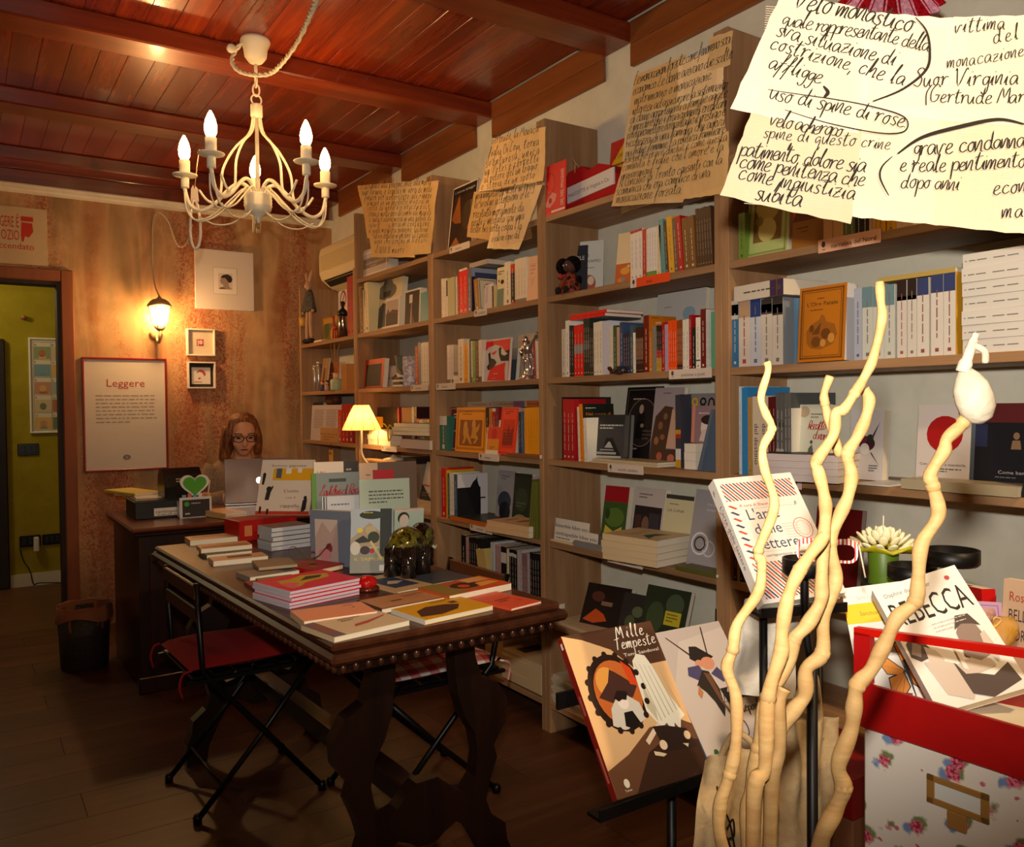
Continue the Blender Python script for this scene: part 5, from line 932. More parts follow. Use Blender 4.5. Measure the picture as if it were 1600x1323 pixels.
LE = [le('Velo monastico',1236,12,1418,54,17), le('quale rappresentante della',1218,38,1448,82,13), le('sva situazione di',1210,56,1395,105,14), le('costrizione, che la',1200,76,1410,136,14), le('affligge',1198,106,1280,132,14), le('uso di spine di rose:',1200,154,1412,202,14), le('velo acheropo',1200,196,1310,216,13), le('spine di questo crine',1190,216,1390,236,11), le('patimento, dolore sia',1152,244,1346,270,14), le('come penitenza che',1152,262,1346,292,14), le('come ingiustizia',1150,280,1334,312,14), le('subita',1178,310,1252,322,16),
 le('vittima',1490,52,1570,46,12), le('del',1550,70,1592,60,12), le('monacazione',1480,106,1600,88,11), le('Suor Virginia',1425,136,1592,130,14), le('(Gertrude Mar',1442,160,1600,160,13), le('grave condanna',1424,244,1600,230,15), le('e reale pentimento',1402,270,1600,262,14), le('dopo anni',1404,294,1500,296,13), le('econ',1550,306,1600,300,13), le('ma',1565,342,1600,338,13)]
def sE(pts, w): return ([uvE(*q) for q in pts], w*dN/FPX)
noteE, SE_ = note('large pale hand-lettered sheet beginning Velo monastico, hung over the display', Ob, Ux, Vx, pgE, LE, PAPW, 0.014, 0.0028, PRNW, 9,
 hang=[(uvE(1240, 0)[0], uvE(1240, 0)[1], 2.65-(Ob+Ux*uvE(1240, 0)[0]+Vx*uvE(1240, 0)[1]).z), (uvE(1640, 30)[0], uvE(1640, 30)[1], 2.725-(Ob+Ux*uvE(1640, 30)[0]+Vx*uvE(1640, 30)[1]).z)],
 strokes=[sE([(1428,30),(1446,50),(1452,80),(1446,110),(1410,140),(1362,160)], 2.2), sE([(1200,140),(1260,150),(1360,168),(1412,184),(1412,206),(1370,210),(1300,196),(1226,172)], 1.2), sE([(1285,136),(1292,146),(1286,154)], 3), sE([(1400,242),(1440,215),(1500,198),(1560,186),(1600,194)], 3.2), sE([(1392,246),(1376,262),(1374,280),(1388,306)], 1.5), sE([(1236,224),(1230,236)], 2)], wid=0.15)
# the red sequinned ornament hanging behind the sheet
c = P(1392, 2, 1.75); t = thing('sequin_ornament', 'red and pink sequinned paper ornament hanging behind the pale sheet', 'ornament', T(c))
for k in range(9):
    a = math.radians(-84+21*k); b = MB(); w = 0.017
    d = (CR*math.sin(a)*0.10 - CU*math.cos(a)*0.045); s_ = CR*math.cos(a)*0.022 + CU*math.sin(a)*0.010
    top = CU*0.06 + CR*math.sin(a)*0.03
    b.add([top-s_*0.5, top+s_*0.5, d+s_, d*1.15, d-s_, top-s_*0.5-CF*0.004, top+s_*0.5-CF*0.004, d+s_-CF*0.006, d*1.15-CF*0.006, d-s_-CF*0.006], [(0,1,2,3,4), (9,8,7,6,5), (0,5,6,1), (1,6,7,2), (2,7,8,3), (3,8,9,4), (4,9,5,0)], grain('sequin_%d' % (k % 2), [(0.45, ('a80c1c', 'c07c90')[k % 2]), (0.6, ('7a0814', 'd8a0b0')[k % 2])], (1, 1, 1), 0.3, 2, 160, 0.3)); b.fix = True
    b.obj('petal', t)
b = MB(); b.tube([CU*0.05, Vector((0, 0, FZ-c.z))], 0.0012, mat('d8d0c0', 0.6), 5); b.obj('string', t)
# ================================================================ ornaments on the bookcase
M_SILVER = mat('e4dcd4', 0.26, 0.9, key='silver')
# silver statuette of a winged-arm dancer
sy = un(822, 560, 'X', BX+0.05).y
t = thing('statuette', 'silver statuette of a figure with a raised arm on a round base', 'statuette', T(BX+0.055, sy, SZ[3]))
b = MB(); b.lathe([(0.036, 0), (0.038, 0.004), (0.030, 0.010), (0.032, 0.016), (0.022, 0.020), (0.020, 0.024)], M_SILVER, 18); b.obj('base', t)
b = MB()
b.tube(cat_rom([(0, 0.008, 0.02), (0.004, 0.014, 0.05), (-0.004, 0.008, 0.085)], 4), [0.008]*4+[0.011]*5, M_SILVER, 10)
b.tube(cat_rom([(0, -0.012, 0.02), (0.0, -0.022, 0.05), (0.0, -0.008, 0.085)], 4), [0.008]*4+[0.011]*5, M_SILVER, 10)
b.tube(cat_rom([(0, 0.0, 0.08), (0.002, 0.002, 0.105), (-0.002, -0.006, 0.125), (0, -0.002, 0.145), (0, 0.004, 0.152)], 4), [0.018]*4+[0.016]*4+[0.020]*4+[0.016]*3+[0.006]*2, M_SILVER, 12)
b.sphere((0.0, 0.012, 0.166), (0.012, 0.013, 0.015), M_SILVER, 12, 8)
b.tube(cat_rom([(0, -0.016, 0.14), (0.0, -0.04, 0.155), (0.0, -0.062, 0.178), (0, -0.072, 0.188)], 4), 0.0055, M_SILVER, 8)
b.tube(cat_rom([(0, 0.018, 0.14), (-0.012, 0.03, 0.125), (-0.016, 0.014, 0.11)], 4), 0.0055, M_SILVER, 8)
b.obj('figure', t)
b = MB(); b.add([(0.004, 0.02, 0.02), (0.006, -0.03, 0.02), (0.01, -0.036, 0.07), (0.008, -0.01, 0.12), (0.006, 0.018, 0.1), (0.014, 0.02, 0.02), (0.016, -0.03, 0.02), (0.018, -0.036, 0.07), (0.016, -0.01, 0.12), (0.014, 0.018, 0.1)], [(4,3,2,1,0), (5,6,7,8,9), (0,1,6,5), (1,2,7,6), (2,3,8,7), (3,4,9,8), (4,0,5,9)], M_SILVER); b.fix = True; b.obj('drapery', t)
# turtle
ty = un(967, 580, 'X', BX+0.0).y
t = thing('turtle_figurine', 'small bronze turtle with a dark blue shell on the shelf edge', 'figurine', T(BX+0.005, ty, SZ[3]))
b = MB(); b.sphere((0, 0, 0.012), (0.022, 0.032, 0.016), mat('1c2836', 0.25), 16, 10); b.obj('shell', t)
b = MB(); mbz = mat('5a3418', 0.3, 0.7)
b.sphere((0, 0.0, 0.008), (0.024, 0.034, 0.006), mbz, 14, 6); b.obj('rim', t)
b = MB(); b.tube(cat_rom([(0, 0.028, 0.008), (-0.002, 0.042, 0.013), (-0.003, 0.05, 0.02)], 3), [0.005]*4+[0.007]*3, mbz, 8); b.sphere((-0.003, 0.052, 0.022), (0.007, 0.009, 0.006), mbz, 10, 6); b.obj('head', t)
for sx in (-1, 1):
    for sy_ in (-1, 1): b = MB(); b.sphere((sx*0.019, sy_*0.022, 0.005), (0.009, 0.006, 0.005), mbz, 8, 6); b.obj('leg', t)
# curly-haired doll
dy = un(897, 440, 'X', BX+0.03).y
t = thing('rag_doll', 'doll with two black curly hair buns and a floral dress', 'doll', T(BX+0.03, dy+0.02, SZ[2]) @ Matrix.Scale(0.82, 4))
M_FUZZ = grain('black_curls', [(0.4, '0a0808'), (0.6, '1c1414')], (1, 1, 1), 0.95, 4, 90, 0.9, 0.1)
M_FLOR = grain('floral_cloth', [(0.38, '2a100c'), (0.48, '7a2a1c'), (0.56, 'a05a3c'), (0.64, '3c1814')], (1, 1, 1), 0.85, 3, 55, 0.1, 0.1)
skin_d = mat('4a2a1c', 0.7)
b = MB(); b.lathe([(0.045, 0.0), (0.05, 0.01), (0.042, 0.045), (0.03, 0.08), (0.018, 0.10)], M_FLOR, 16); b.obj('dress', t)
b = MB(); b.sphere((-0.004, 0, 0.125), (0.03, 0.032, 0.032), skin_d, 16, 12); b.obj('head', t)
b = MB(); b.sphere((0.012, 0, 0.138), (0.036, 0.042, 0.036), M_FUZZ, 18, 12); b.obj('hair', t)
for s_, r in ((1, 0.036), (-1, 0.016)): b = MB(); b.sphere((0.0, s_*0.060, 0.135 if s_ > 0 else 0.06), (r*0.8, r, r), M_FUZZ, 16, 12); b.obj('hair_bun', t)
b = MB(); b.sphere((-0.02, 0.05, 0.085), 0.013, mat('b02418', 0.7), 12, 8); b.obj('red_flower', t)
for s_ in (1, -1): b = MB(); b.tube(cat_rom([(0, s_*0.022, 0.085), (-0.014, s_*0.042, 0.06), (-0.024, s_*0.05, 0.035)], 3), 0.008, M_FLOR, 8); b.sphere((-0.026, s_*0.052, 0.03), 0.009, skin_d, 8, 6); b.obj('arm', t)
for s_ in (1, -1): b = MB(); b.tube([(-0.02, s_*0.02, 0.014), (-0.05, s_*0.028, 0.014)], 0.010, mat('140c0a', 0.8), 10); b.sphere((-0.054, s_*0.029, 0.016), (0.012, 0.011, 0.015), mat('140c0a', 0.8), 10, 8); b.obj('leg', t)
for s_ in (1, -1): b = MB(); b.sphere((-0.033, s_*0.011, 0.128), 0.0035, mat('e8e0d8', 0.4), 8, 6); b.obj('eye', t)
# red felt shopping bag, label band and postcard on the top shelf
ry = un(880, 300, 'X', BX+0.05).y
t = thing('felt_bag', 'red felt bag bundled on the top shelf under a white band', 'bag', T(BX+0.06, ry, SZ[1]))
b = MB(); b.prism([(-0.03, 0.0), (0.30, 0.0), (0.30, 0.09), (0.26, 0.13), (0.2, 0.15), (0.14, 0.14), (0.1, 0.165), (0.02, 0.16), (-0.02, 0.12)], 0.0, 0.14, mat('b00c10', 0.9), M=RZ(-90)); b.obj('body', t)
b = MB(); b.prism([(0.02, 0.04), (0.29, 0.055), (0.29, 0.115), (0.02, 0.10)], -0.006, 0.0, mat('dcd8d8', 0.6), M=RZ(-90)); lb = b.obj('paper_band', t)
b = MB(); put_text(b, 'MASCOTTE di Virginia e Co.', 0.03, 0.058, 0.02, mat('4a4a50'), -0.0066, 0.24, M=RZ(-90) @ RY(-3)); b.obj('print', t)
b = MB(); b.tube(cat_rom([Vector((0.0, -0.06, 0.15)), Vector((-0.01, -0.075, 0.18)), Vector((0.0, -0.05, 0.20)), Vector((0.01, -0.085, 0.155))], 5), 0.0015, mat('c8a070', 0.8), 5); b.obj('string', t)
pa, pb, pc = (839, 335), (882, 325), (839, 265)
y0 = un(*pa, 'X', BX-0.002).y; y1 = un(*pb, 'X', BX-0.002).y; hz = un(*pc, 'X', BX-0.002).z-SZ[1]
t = thing('postcard', 'red postcard with a heart bird standing on the top shelf edge', 'card', T(BX+0.002, y0, SZ[1]) @ RZ(-90) @ RX(-2)); w = y0-y1
b = MB(); b.box((0, 0, 0), (w, 0.002, hz), mat('d80e14', 0.5)); b.obj('card', t)
b = MB(); pk = mat('e08a8c'); b.flat([(w*q[0], hz*q[1]) for q in ((0.25, 0.2), (0.5, 0.45), (0.68, 0.38), (0.64, 0.25), (0.45, 0.14))], -0.0005, pk); b.flat(disc(w*0.46, hz*0.28, w*0.06, w*0.06, 10), -0.0008, mat('a00810')); ring_flat(b, w*0.42, hz*0.62, w*0.2, w*0.24, w*0.02, mat('8a0810'), -0.0005)
put_text(b, 'DIRE, FARE, IMMAGINARE', w*0.9, hz*0.12, w*0.13, mat('e8c8c4'), -0.0006, hz*0.75, rot=math.pi/2) if False else None
vs_, fs, tw = text_mesh('DIRE, FARE, IMMAGINARE'); k = hz*0.72/tw
b.add([(w*0.93-v[1]*w*0.16, -0.0006, hz*0.12+v[0]*k) for v in vs_], fs, mat('e8c8c4'))
b.flat(rect(w*0.5, hz*0.03, w*0.98, hz*0.07), -0.0005, mat('e8d8d4')); b.obj('print', t)
face('yellow and red pamphlet half hidden by the big brown note', (800,0,4), 590, 735, 880, SZ[1], BX+0.11, 0.01, 'd8a81c', art(('p',[(0,0.6),(0,1),(0.7,1)],'b01c18'),('t','LE CANZONI',0.55,0.72,0.09,'1c1410',0.8),('b',0.1,0.6,0.8,5,0.08,'5a4010')), 6, name='pamphlet', cat='pamphlet')
b = MB(); c = un(1003, 92, 'X', BX+0.10); t = thing('storage_box', 'dark brown glossy box on top of the bookcase behind the big note', 'box', T(BX+0.1, c.y-0.03, SZ[1]))
b.box((0, -0.05, 0.0), (0.12, 0.05, 0.345), mat('2a1208', 0.25), bev=0.004); b.obj('body', t); b = MB(); b.box((-0.004, -0.055, 0.345), (0.124, 0.055, 0.365), mat('3a1a0c', 0.2), bev=0.004); b.obj('lid', t)
# rabbit doll sitting on the corner shelf edge
ry = un(481, 500, 'X', BX+0.0).y
t = thing('rabbit_doll', 'tall cloth rabbit doll in a grey tunic carrying a little bucket', 'doll', T(BX+0.012, ry, SZ[2]))
cl = mat('b08a6c', 0.9); gt = grain('grey_knit', [(0.4, '3c3a36'), (0.6, '5a5650')], (1, 1, 1), 0.95, 3, 80, 0.3, 0.1)
b = MB(); b.lathe([(0.065, 0.205), (0.07, 0.21), (0.05, 0.29), (0.03, 0.34), (0.012, 0.35)], gt, 16, sx=0.6); b.obj('tunic', t)
b = MB(); b.sphere((-0.004, 0, 0.375), (0.024, 0.026, 0.032), cl, 14, 10); b.sphere((-0.022, 0, 0.368), (0.01, 0.012, 0.012), mat('c8a88c', 0.9), 10, 6); b.obj('head', t)
for s_ in (1, -1): b = MB(); b.tube(cat_rom([(0, s_*0.012, 0.395), (0, s_*0.032, 0.43), (0.004, s_*0.05, 0.47)], 4), [0.005, 0.010, 0.013, 0.014, 0.014, 0.013, 0.011, 0.008, 0.003], cl, 8); b.obj('ear', t)
for s_ in (1, -1): b = MB(); b.tube(cat_rom([(0, s_*0.025, 0.22), (-0.004, s_*0.035, 0.12), (-0.006, s_*0.04-0.012, 0.03)], 4), 0.014, cl, 8); b.obj('leg', t)
for s_ in (1, -1): b = MB(); b.sphere((-0.014, s_*0.04-0.012, 0.016), (0.03, 0.02, 0.016), mat('2a201c', 0.8), 12, 8); b.obj('shoe', t)
for s_ in (1, -1): b = MB(); b.tube(cat_rom([(0, s_*0.035, 0.32), (-0.004, s_*0.07, 0.27), (-0.01, s_*0.085, 0.215)], 4), [0.014]*5+[0.016]*4, gt, 8); b.sphere((-0.01, s_*0.087, 0.205), 0.012, cl, 8, 6); b.obj('arm', t)
b = MB(); b.lathe([(0.022, 0.12), (0.029, 0.175), (0.026, 0.175), (0.02, 0.125)], mat('c09040', 0.6), 12, T(-0.012, 0.092, 0)); bk = b.obj('bucket', t); b = MB(); b.tube(cat_rom([(-0.012, 0.064, 0.175), (-0.012, 0.092, 0.21), (-0.012, 0.12, 0.175)], 5), 0.002, mat('4a2c1c', 0.8), 5); b.obj('bucket_handle', bk)
# giraffe, lantern, diffuser, tubes, mini figures
def at_shelf(px, py, X, k): return T(X, un(px, py, 'X', X).y, SZ[k])
t = thing('giraffe_figurine', 'little red giraffe figurine before the painted box', 'figurine', at_shelf(524, 520, BX+0.02, 2)); rg = mat('a82c18', 0.5)
for a in (-1, 1):
    for c2 in (-1, 1): b = MB(); b.cyl((a*0.008, c2*0.018, 0), (a*0.007, c2*0.016, 0.06), 0.005, rg, 8); b.obj('leg', t)
b = MB(); b.sphere((0, 0, 0.068), (0.014, 0.026, 0.015), rg, 12, 8); b.tube(cat_rom([(0, 0.016, 0.072), (0, 0.024, 0.105), (0, 0.026, 0.13)], 4), 0.007, rg, 8); b.sphere((0, 0.034, 0.135), (0.008, 0.015, 0.008), rg, 10, 6); b.obj('body', t)
t = thing('lantern', 'small steel and black candle lantern by the tall red books', 'lantern', at_shelf(536, 515, BX+0.04, 2))
b = MB(); b.lathe([(0.028, 0), (0.028, 0.13), (0.024, 0.135)], mat('b8b4ac', 0.2, 1.0), 14); b.obj('body', t); b = MB(); b.lathe([(0.03, 0.135), (0.034, 0.15), (0.02, 0.17), (0.008, 0.18), (0.008, 0.2), (0.014, 0.205), (0.012, 0.22)], mat('1a1614', 0.4), 14); b.obj('cap', t)
b = MB(); b.tube([(0, 0.03, 0.10), (0, 0.06, 0.11)], 0.008, mat('1a1614', 0.4), 8); b.obj('handle', t)
t = thing('reed_diffuser', 'reed diffuser bottle with thin wooden sticks', 'diffuser', at_shelf(525, 600, BX+0.02, 3)); M_BOT = mat('a8b890', 0.1, 0, 0.5, 'green_glass')
b = MB(); b.lathe([(0.034, 0), (0.036, 0.004), (0.036, 0.06), (0.03, 0.068), (0.016, 0.07)], M_BOT, 16); b.obj('bottle', t); b = MB(); b.lathe([(0.018, 0.07), (0.018, 0.105), (0.012, 0.105)], mat('d8b48c', 0.6), 14); b.obj('collar', t)
for k, (dx, dyy, h) in enumerate(((0, 0.085, 0.30), (0.01, 0.055, 0.325), (-0.005, 0.0, 0.30), (0.012, -0.03, 0.28), (0, -0.045, 0.26))): b = MB(); b.cyl((0, 0, 0.06), (dx, dyy, h), 0.002, mat('b07c44', 0.7), 6); b.obj('reed', t)
for k, (px, h) in enumerate(((492, 0.155), (498, 0.175))):
    t = thing('glass_tube', 'clear glass tube with a steel shine, %s of the pair' % ('shorter' if k == 0 else 'taller'), 'tube', at_shelf(px, 600, BX+0.018, 3)); b = MB(); b.lathe([(0.011, 0), (0.012, 0.003), (0.012, h-0.01), (0.010, h)], mat('c8c4bc', 0.12, 0.8, key='tube_steel'), 12); b.obj('body', t); b = MB(); b.lathe([(0.0125, h), (0.0125, h+0.012), (0.002, h+0.014)], mat('c8c0b0', 0.3, 0.5), 12); b.obj('cap', t)
for k, (px, c2, lab) in enumerate(((504, 'b01c20', 'tiny red-hatted wooden figure beside the glass tubes'), (510.5, '2a2424', 'tiny black-haired wooden figure beside the diffuser'))):
    t = thing('mini_figure', lab, 'figurine', at_shelf(px, 605, BX+0.012, 3)); b = MB(); b.lathe([(0.013, 0), (0.015, 0.01), (0.011, 0.035), (0.006, 0.04)], mat(('3a4058', 'c89890')[k], 0.6), 12); b.obj('body', t); b = MB(); b.sphere((0, 0, 0.05), 0.012, mat('d8b090', 0.6), 10, 8); b.obj('head', t); b = MB(); b.sphere((0.003, 0, 0.057), (0.0125, 0.0135, 0.010), mat(c2, 0.7), 10, 6); b.obj('hat', t)
# table lamp standing on the fifth shelf
lx = un(556, 690, 'X', 1.80); LY = 4.17
t = thing('table_lamp', 'lit table lamp with a cream cone shade on a bent stem', 'lamp', T(1.80, LY, 0)); M_SH = bpy.data.materials.new('lamp_shade'); M_SH.use_nodes = True; N, L = nodes(M_SH); bs = N['Principled BSDF']; bs.inputs['Base Color'].default_value = hexc('f0d8a0'); bs.inputs['Roughness'].default_value = 0.8; tr = N.new('ShaderNodeBsdfTranslucent'); tr.inputs[0].default_value = hexc('f8d890'); mx = N.new('ShaderNodeMixShader'); mx.inputs[0].default_value = 0.55; L.new(bs.outputs[0], mx.inputs[1]); L.new(tr.outputs[0], mx.inputs[2]); L.new(mx.outputs[0], N['Material Output'].inputs[0])
zb, zt = un(556, 671, 'X', 1.80).z, un(556, 633, 'X', 1.80).z
b = MB(); b.lathe([(0.108, zb), (0.042, zt)], M_SH, 10, smooth=False, cap=False); sh = b.obj('lamp_shade', t)
for k in range(10):
    a = 2*math.pi*k/10; b = MB(); b.cyl((0.1085*math.cos(a), 0.1085*math.sin(a), zb), (0.0425*math.cos(a), 0.0425*math.sin(a), zt), 0.0012, mat('e0c890', 0.8), 5); b.obj('shade_rib', sh)
b = MB(); b.tube(cat_rom([(0, 0, zt-0.03), (0, 0, zb-0.06), (0, 0, zb-0.13), (0.03, -0.03, zb-0.19), (0.10, -0.09, zb-0.245), (0.13, -0.11, zb-0.27), (0.135, -0.112, SZ[5]+0.26)], 5), 0.006, mat('e4d8b8', 0.4), 8); b.obj('stem', t)
b = MB(); b.lathe([(0.055, 0), (0.057, 0.008), (0.02, 0.018), (0.008, 0.03)], mat('e4d8b8', 0.4), 18, T(0.135, -0.112, SZ[5]+0.2405)); b.obj('base', t)
b = MB(); b.sphere((0, 0, zb+0.045), 0.022, mat('fff0d0', 0.4, key='lamp_bulb', emit=('ffcf80', 12)), 12, 8); b.obj('bulb', t)
light('table_lamp_light', 'POINT', (1.80, LY, zb+0.05), 6.0, WARM, 0.03)
# air conditioner
t = thing('air_conditioner', 'cream wall air conditioner above the corner bookcase', 'air conditioner', T(WX, 4.48, 0)); mac = mat('d8c8a0', 0.5)
prof = [(0, 2.04), (-0.05, 2.02), (-0.14, 2.06), (-0.19, 2.10), (-0.205, 2.14), (-0.205, 2.26), (-0.195, 2.30), (-0.17, 2.315), (0, 2.32)]
b = MB(); b.prism(prof, 0, 0.68, mac); b.obj('body', t)
b = MB(); b.prism([(-0.209, 2.15), (-0.205, 2.15), (-0.205, 2.255), (-0.209, 2.255)], 0.02, 0.66, mat('cdbb90', 0.5)); fp = b.obj('front_grille', t)
for k in range(9): b = MB(); b.box((-0.2105, 0.03, 2.158+0.0105*k), (-0.2085, 0.65, 2.161+0.0105*k), mat('b8a67c', 0.6)); b.obj('slat', fp)
b = MB(); b.add([(-0.190, 0.05, 2.098), (-0.145, 0.05, 2.060), (-0.145, 0.63, 2.060), (-0.190, 0.63, 2.098)], [(0, 1, 2, 3)], mat('1a120c', 0.7), M=T(-0.004, 0, -0.004)); b.obj('outlet', t)
b = MB(); b.box((-0.185, 0.06, 2.085), (-0.15, 0.62, 2.089), mac, M=None); b.obj('louvre', t)
# ================================================================ pictures and lamp on the painted wall
RED = mat('c02c14', 0.6)
def leggere(d, w, h, y):
    put_text(d, 'Leggere', 0, h*0.745, 0.064, mat('b83018'), y, 0.215, 'C')
    word_bars(d, -w*0.35, h*0.66, w*0.72, 8, 0.0225, 0.0065, mat('a89a8c'), y, 5, 0.05)
    d.flat(disc(0.0, h*0.12, 0.022, 0.016, 16), y, mat('8a8278')); put_text(d, 'A', 0, h*0.108, 0.022, mat('d8ccbc'), y-0.0002, None, 'C')
mg = clear('poster_glass', '808080', 0.05)
framed('framed_poster', 'large red-framed poster headed Leggere', 'poster', 0.600, 0.912, 1.068, 1.592, BY, 0.011, 0.02, mat('8a1408', 0.3), mat('e4d8c8', 0.6), leggere, True, mglass=mg)
def ozio(d, w, h, y):
    for tx, z, hh, x0, x1_ in (('LEGGERE', 0.207, 0.086, -0.283, -0.165), ('E', 0.207, 0.086, -0.155, -0.140), ('UN OZIO', 0.135, 0.080, -0.292, -0.140), ('affaccendato', 0.085, 0.050, -0.305, -0.068)): put_text(d, tx, x0, z, hh, RED, y, x1_-x0)
    d.flat([(-0.152, 0.274), (-0.143, 0.284), (-0.140, 0.282), (-0.147, 0.272)], y, RED)
    d.flat(rect(-0.131, 0.245, -0.070, 0.272), y, RED); d.flat([(-0.128, 0.238), (-0.075, 0.236), (-0.070, 0.19), (-0.092, 0.155), (-0.112, 0.16), (-0.120, 0.128), (-0.128, 0.130), (-0.131, 0.17)], y, RED)
x1 = 0.440; t = thing('paper_poster', 'unframed cream poster with red lettering and a pointing hand above the doorway', 'poster', T(x1, BY, 2.108)); w, h = 0.37, 0.322
b = MB(); b.box((-w, -0.003, 0), (0, 0, h), paper_mat('poster_paper', 'd4b890', 'dcc49c')); b.obj('sheet', t); b = MB(); ozio(b, w, h, -0.0038); b.obj('print', t)
# canvas with a small portrait photo: pale mount, window, generic profile
def portrait(d, w, h, y):
    d.flat(rect(-0.075, h/2-0.085, 0.075, h/2+0.085), y, mat('b8aca0')); d.flat(rect(-0.072, h/2-0.082, 0.072, h/2+0.082), y-0.0003, mat('e4dad0'))
    d.flat(rect(-0.042, h/2-0.052, 0.046, h/2+0.048), y-0.0006, mat('cfc0b4'))
    d.flat([(q[0]*0.001, h/2+q[1]*0.001) for q in ((-42, -52), (-30, -44), (-10, -34), (-14, -22), (-26, -20), (-28, -8), (-34, -2), (-28, 8), (-26, 22), (-10, 34), (14, 40), (34, 32), (44, 12), (36, -8), (20, -12), (26, -36), (44, -52))], y-0.0009, mat('9a8478'))
    d.flat([(q[0]*0.001, h/2+q[1]*0.001) for q in ((-28, 24), (-12, 38), (16, 44), (38, 32), (46, 12), (38, -6), (22, -8), (12, 6), (0, 20), (-16, 18))], y-0.0012, mat('2a1c18'))
    d.flat([(q[0]*0.001, h/2+q[1]*0.001) for q in ((-42, -52), (-28, -42), (-6, -46), (10, -52))], y-0.0012, mat('3a2a26'))
t = thing('mounted_photo', 'big square white mount with a small sepia profile photo', 'picture', T(1.428, BY, 1.912)); s_ = 0.365
b = MB(); b.box((-s_/2, -0.022, 0), (s_/2, 0, s_+0.012), mat('d8ccc0', 0.6), bev=0.002); b.obj('mount', t); b = MB(); portrait(b, s_, s_, -0.0225); b.obj('photo', t)
def shadowbox(label, x0, z0, s_, inner, deco):
    t = thing('shadow_box', label, 'frame', T(x0+s_/2, BY, z0)); f = MB(); bw = 0.009; mf = mat('dcd0c0', 0.5)
    for lo, hi in (((-s_/2, -0.04, 0), (-s_/2+bw, 0, s_)), ((s_/2-bw, -0.04, 0), (s_/2, 0, s_)), ((-s_/2+bw, -0.04, 0), (s_/2-bw, 0, bw)), ((-s_/2+bw, -0.04, s_-bw), (s_/2-bw, 0, s_))): f.box(lo, hi, mf, bev=0.0015)
    f.obj('frame', t); b = MB(); b.box((-s_/2+bw, -0.006, bw), (s_/2-bw, -0.001, s_-bw), mat(inner, 0.7)); b.obj('backing', t); b = MB(); deco(b, s_, -0.0068); b.obj('print', t)
def tiny(d, s_, y):
    d.flat(rect(-0.024, s_/2-0.024, 0.024, s_/2+0.024), y, mat('c89890')); d.flat(rect(-0.02, s_/2-0.02, 0.02, s_/2+0.02), y-0.0003, mat('8a3038')); d.flat(disc(0.004, s_/2+0.002, 0.012, 0.014, 10), y-0.0006, mat('d8a8a0')); d.flat(rect(-0.015, s_/2-0.018, -0.009, s_/2+0.016), y-0.0006, mat('e0c0b8'))
def head_card(d, s_, y):
    d.flat(rect(-0.056, s_/2-0.055, 0.058, s_/2+0.05), y, mat('e0d8d0')); r2 = mat('b84a40')
    d.flat([(q[0]*0.001, s_/2+q[1]*0.001) for q in ((-26, 10), (-22, 26), (-4, 36), (16, 32), (28, 18), (30, 2), (20, -6), (14, 8), (2, 20), (-12, 22))], y-0.0003, r2); d.flat([(q[0]*0.001, s_/2+q[1]*0.001) for q in ((-20, -22), (-8, -12), (2, -18), (-10, -26))], y-0.0003, r2); word_bars(d, -0.04, s_/2-0.046, 0.085, 1, 0.01, 0.007, mat('9a6a60'), y-0.0003)
shadowbox('white box frame with a tiny stamp-sized picture', 1.186, 1.613, 0.170, 'c8baa4', tiny)
shadowbox('white box frame holding a card with a red-haired head on black', 1.188, 1.408, 0.168, '241c18', head_card)
# wall lantern with its cord
sx, sz = 1.012, 1.74
t = thing('wall_sconce', 'lit white lantern wall lamp on a curved bracket', 'lamp', T(sx, BY, sz)); mi = mat('b09468', 0.5)
b = MB(); b.lathe([(0.035, 0), (0.038, 0.008), (0.02, 0.016)], mi, 14, RX(90) @ T(0, 0, 0)); b.obj('wall_plate', t)
cz = sz; lo = BY-0.13
b = MB(); b.tube(cat_rom([(0, -0.01, 0.0), (0, -0.05, -0.045), (0, -0.10, -0.05), (0, -0.135, -0.01), (0, -0.13, 0.03)], 5), 0.008, mi, 8); b.sphere((0, -0.085, -0.05), 0.012, mi, 10, 6); b.obj('bracket', t)
n = 6; glass = mat('fff2d8', 0.5, key='sconce_glass', emit=('ffc060', 9.0))
b = MB(); b.lathe([(0.03, 0.035), (0.046, 0.07), (0.058, 0.155)], glass, n, T(0, -0.13, 0), smooth=False, cap=False); b.obj('glass_pane', t)
for k in range(n):
    a = 2*math.pi*k/n; b = MB(); b.tube([(0.031*math.cos(a), -0.13+0.031*math.sin(a), 0.033), (0.048*math.cos(a), -0.13+0.048*math.sin(a), 0.07), (0.060*math.cos(a), -0.13+0.060*math.sin(a), 0.157)], 0.0028, mi, 6); b.obj('rib', t)
b = MB(); b.lathe([(0.012, 0.01), (0.026, 0.022), (0.034, 0.036), (0.03, 0.04)], mi, 12, T(0, -0.13, 0)); b.obj('base_cup', t)
b = MB(); b.lathe([(0.072, 0.155), (0.07, 0.165), (0.055, 0.185), (0.036, 0.200), (0.014, 0.206), (0.010, 0.214), (0.003, 0.222)], mi, 12, T(0, -0.13, 0)); b.obj('roof', t)
light('sconce_light', 'POINT', (sx, BY-0.215, sz+0.10), 9.0, WARM, 0.03)
light('sconce_light_back', 'POINT', (sx, BY-0.055, sz+0.10), 3.5, WARM, 0.02)
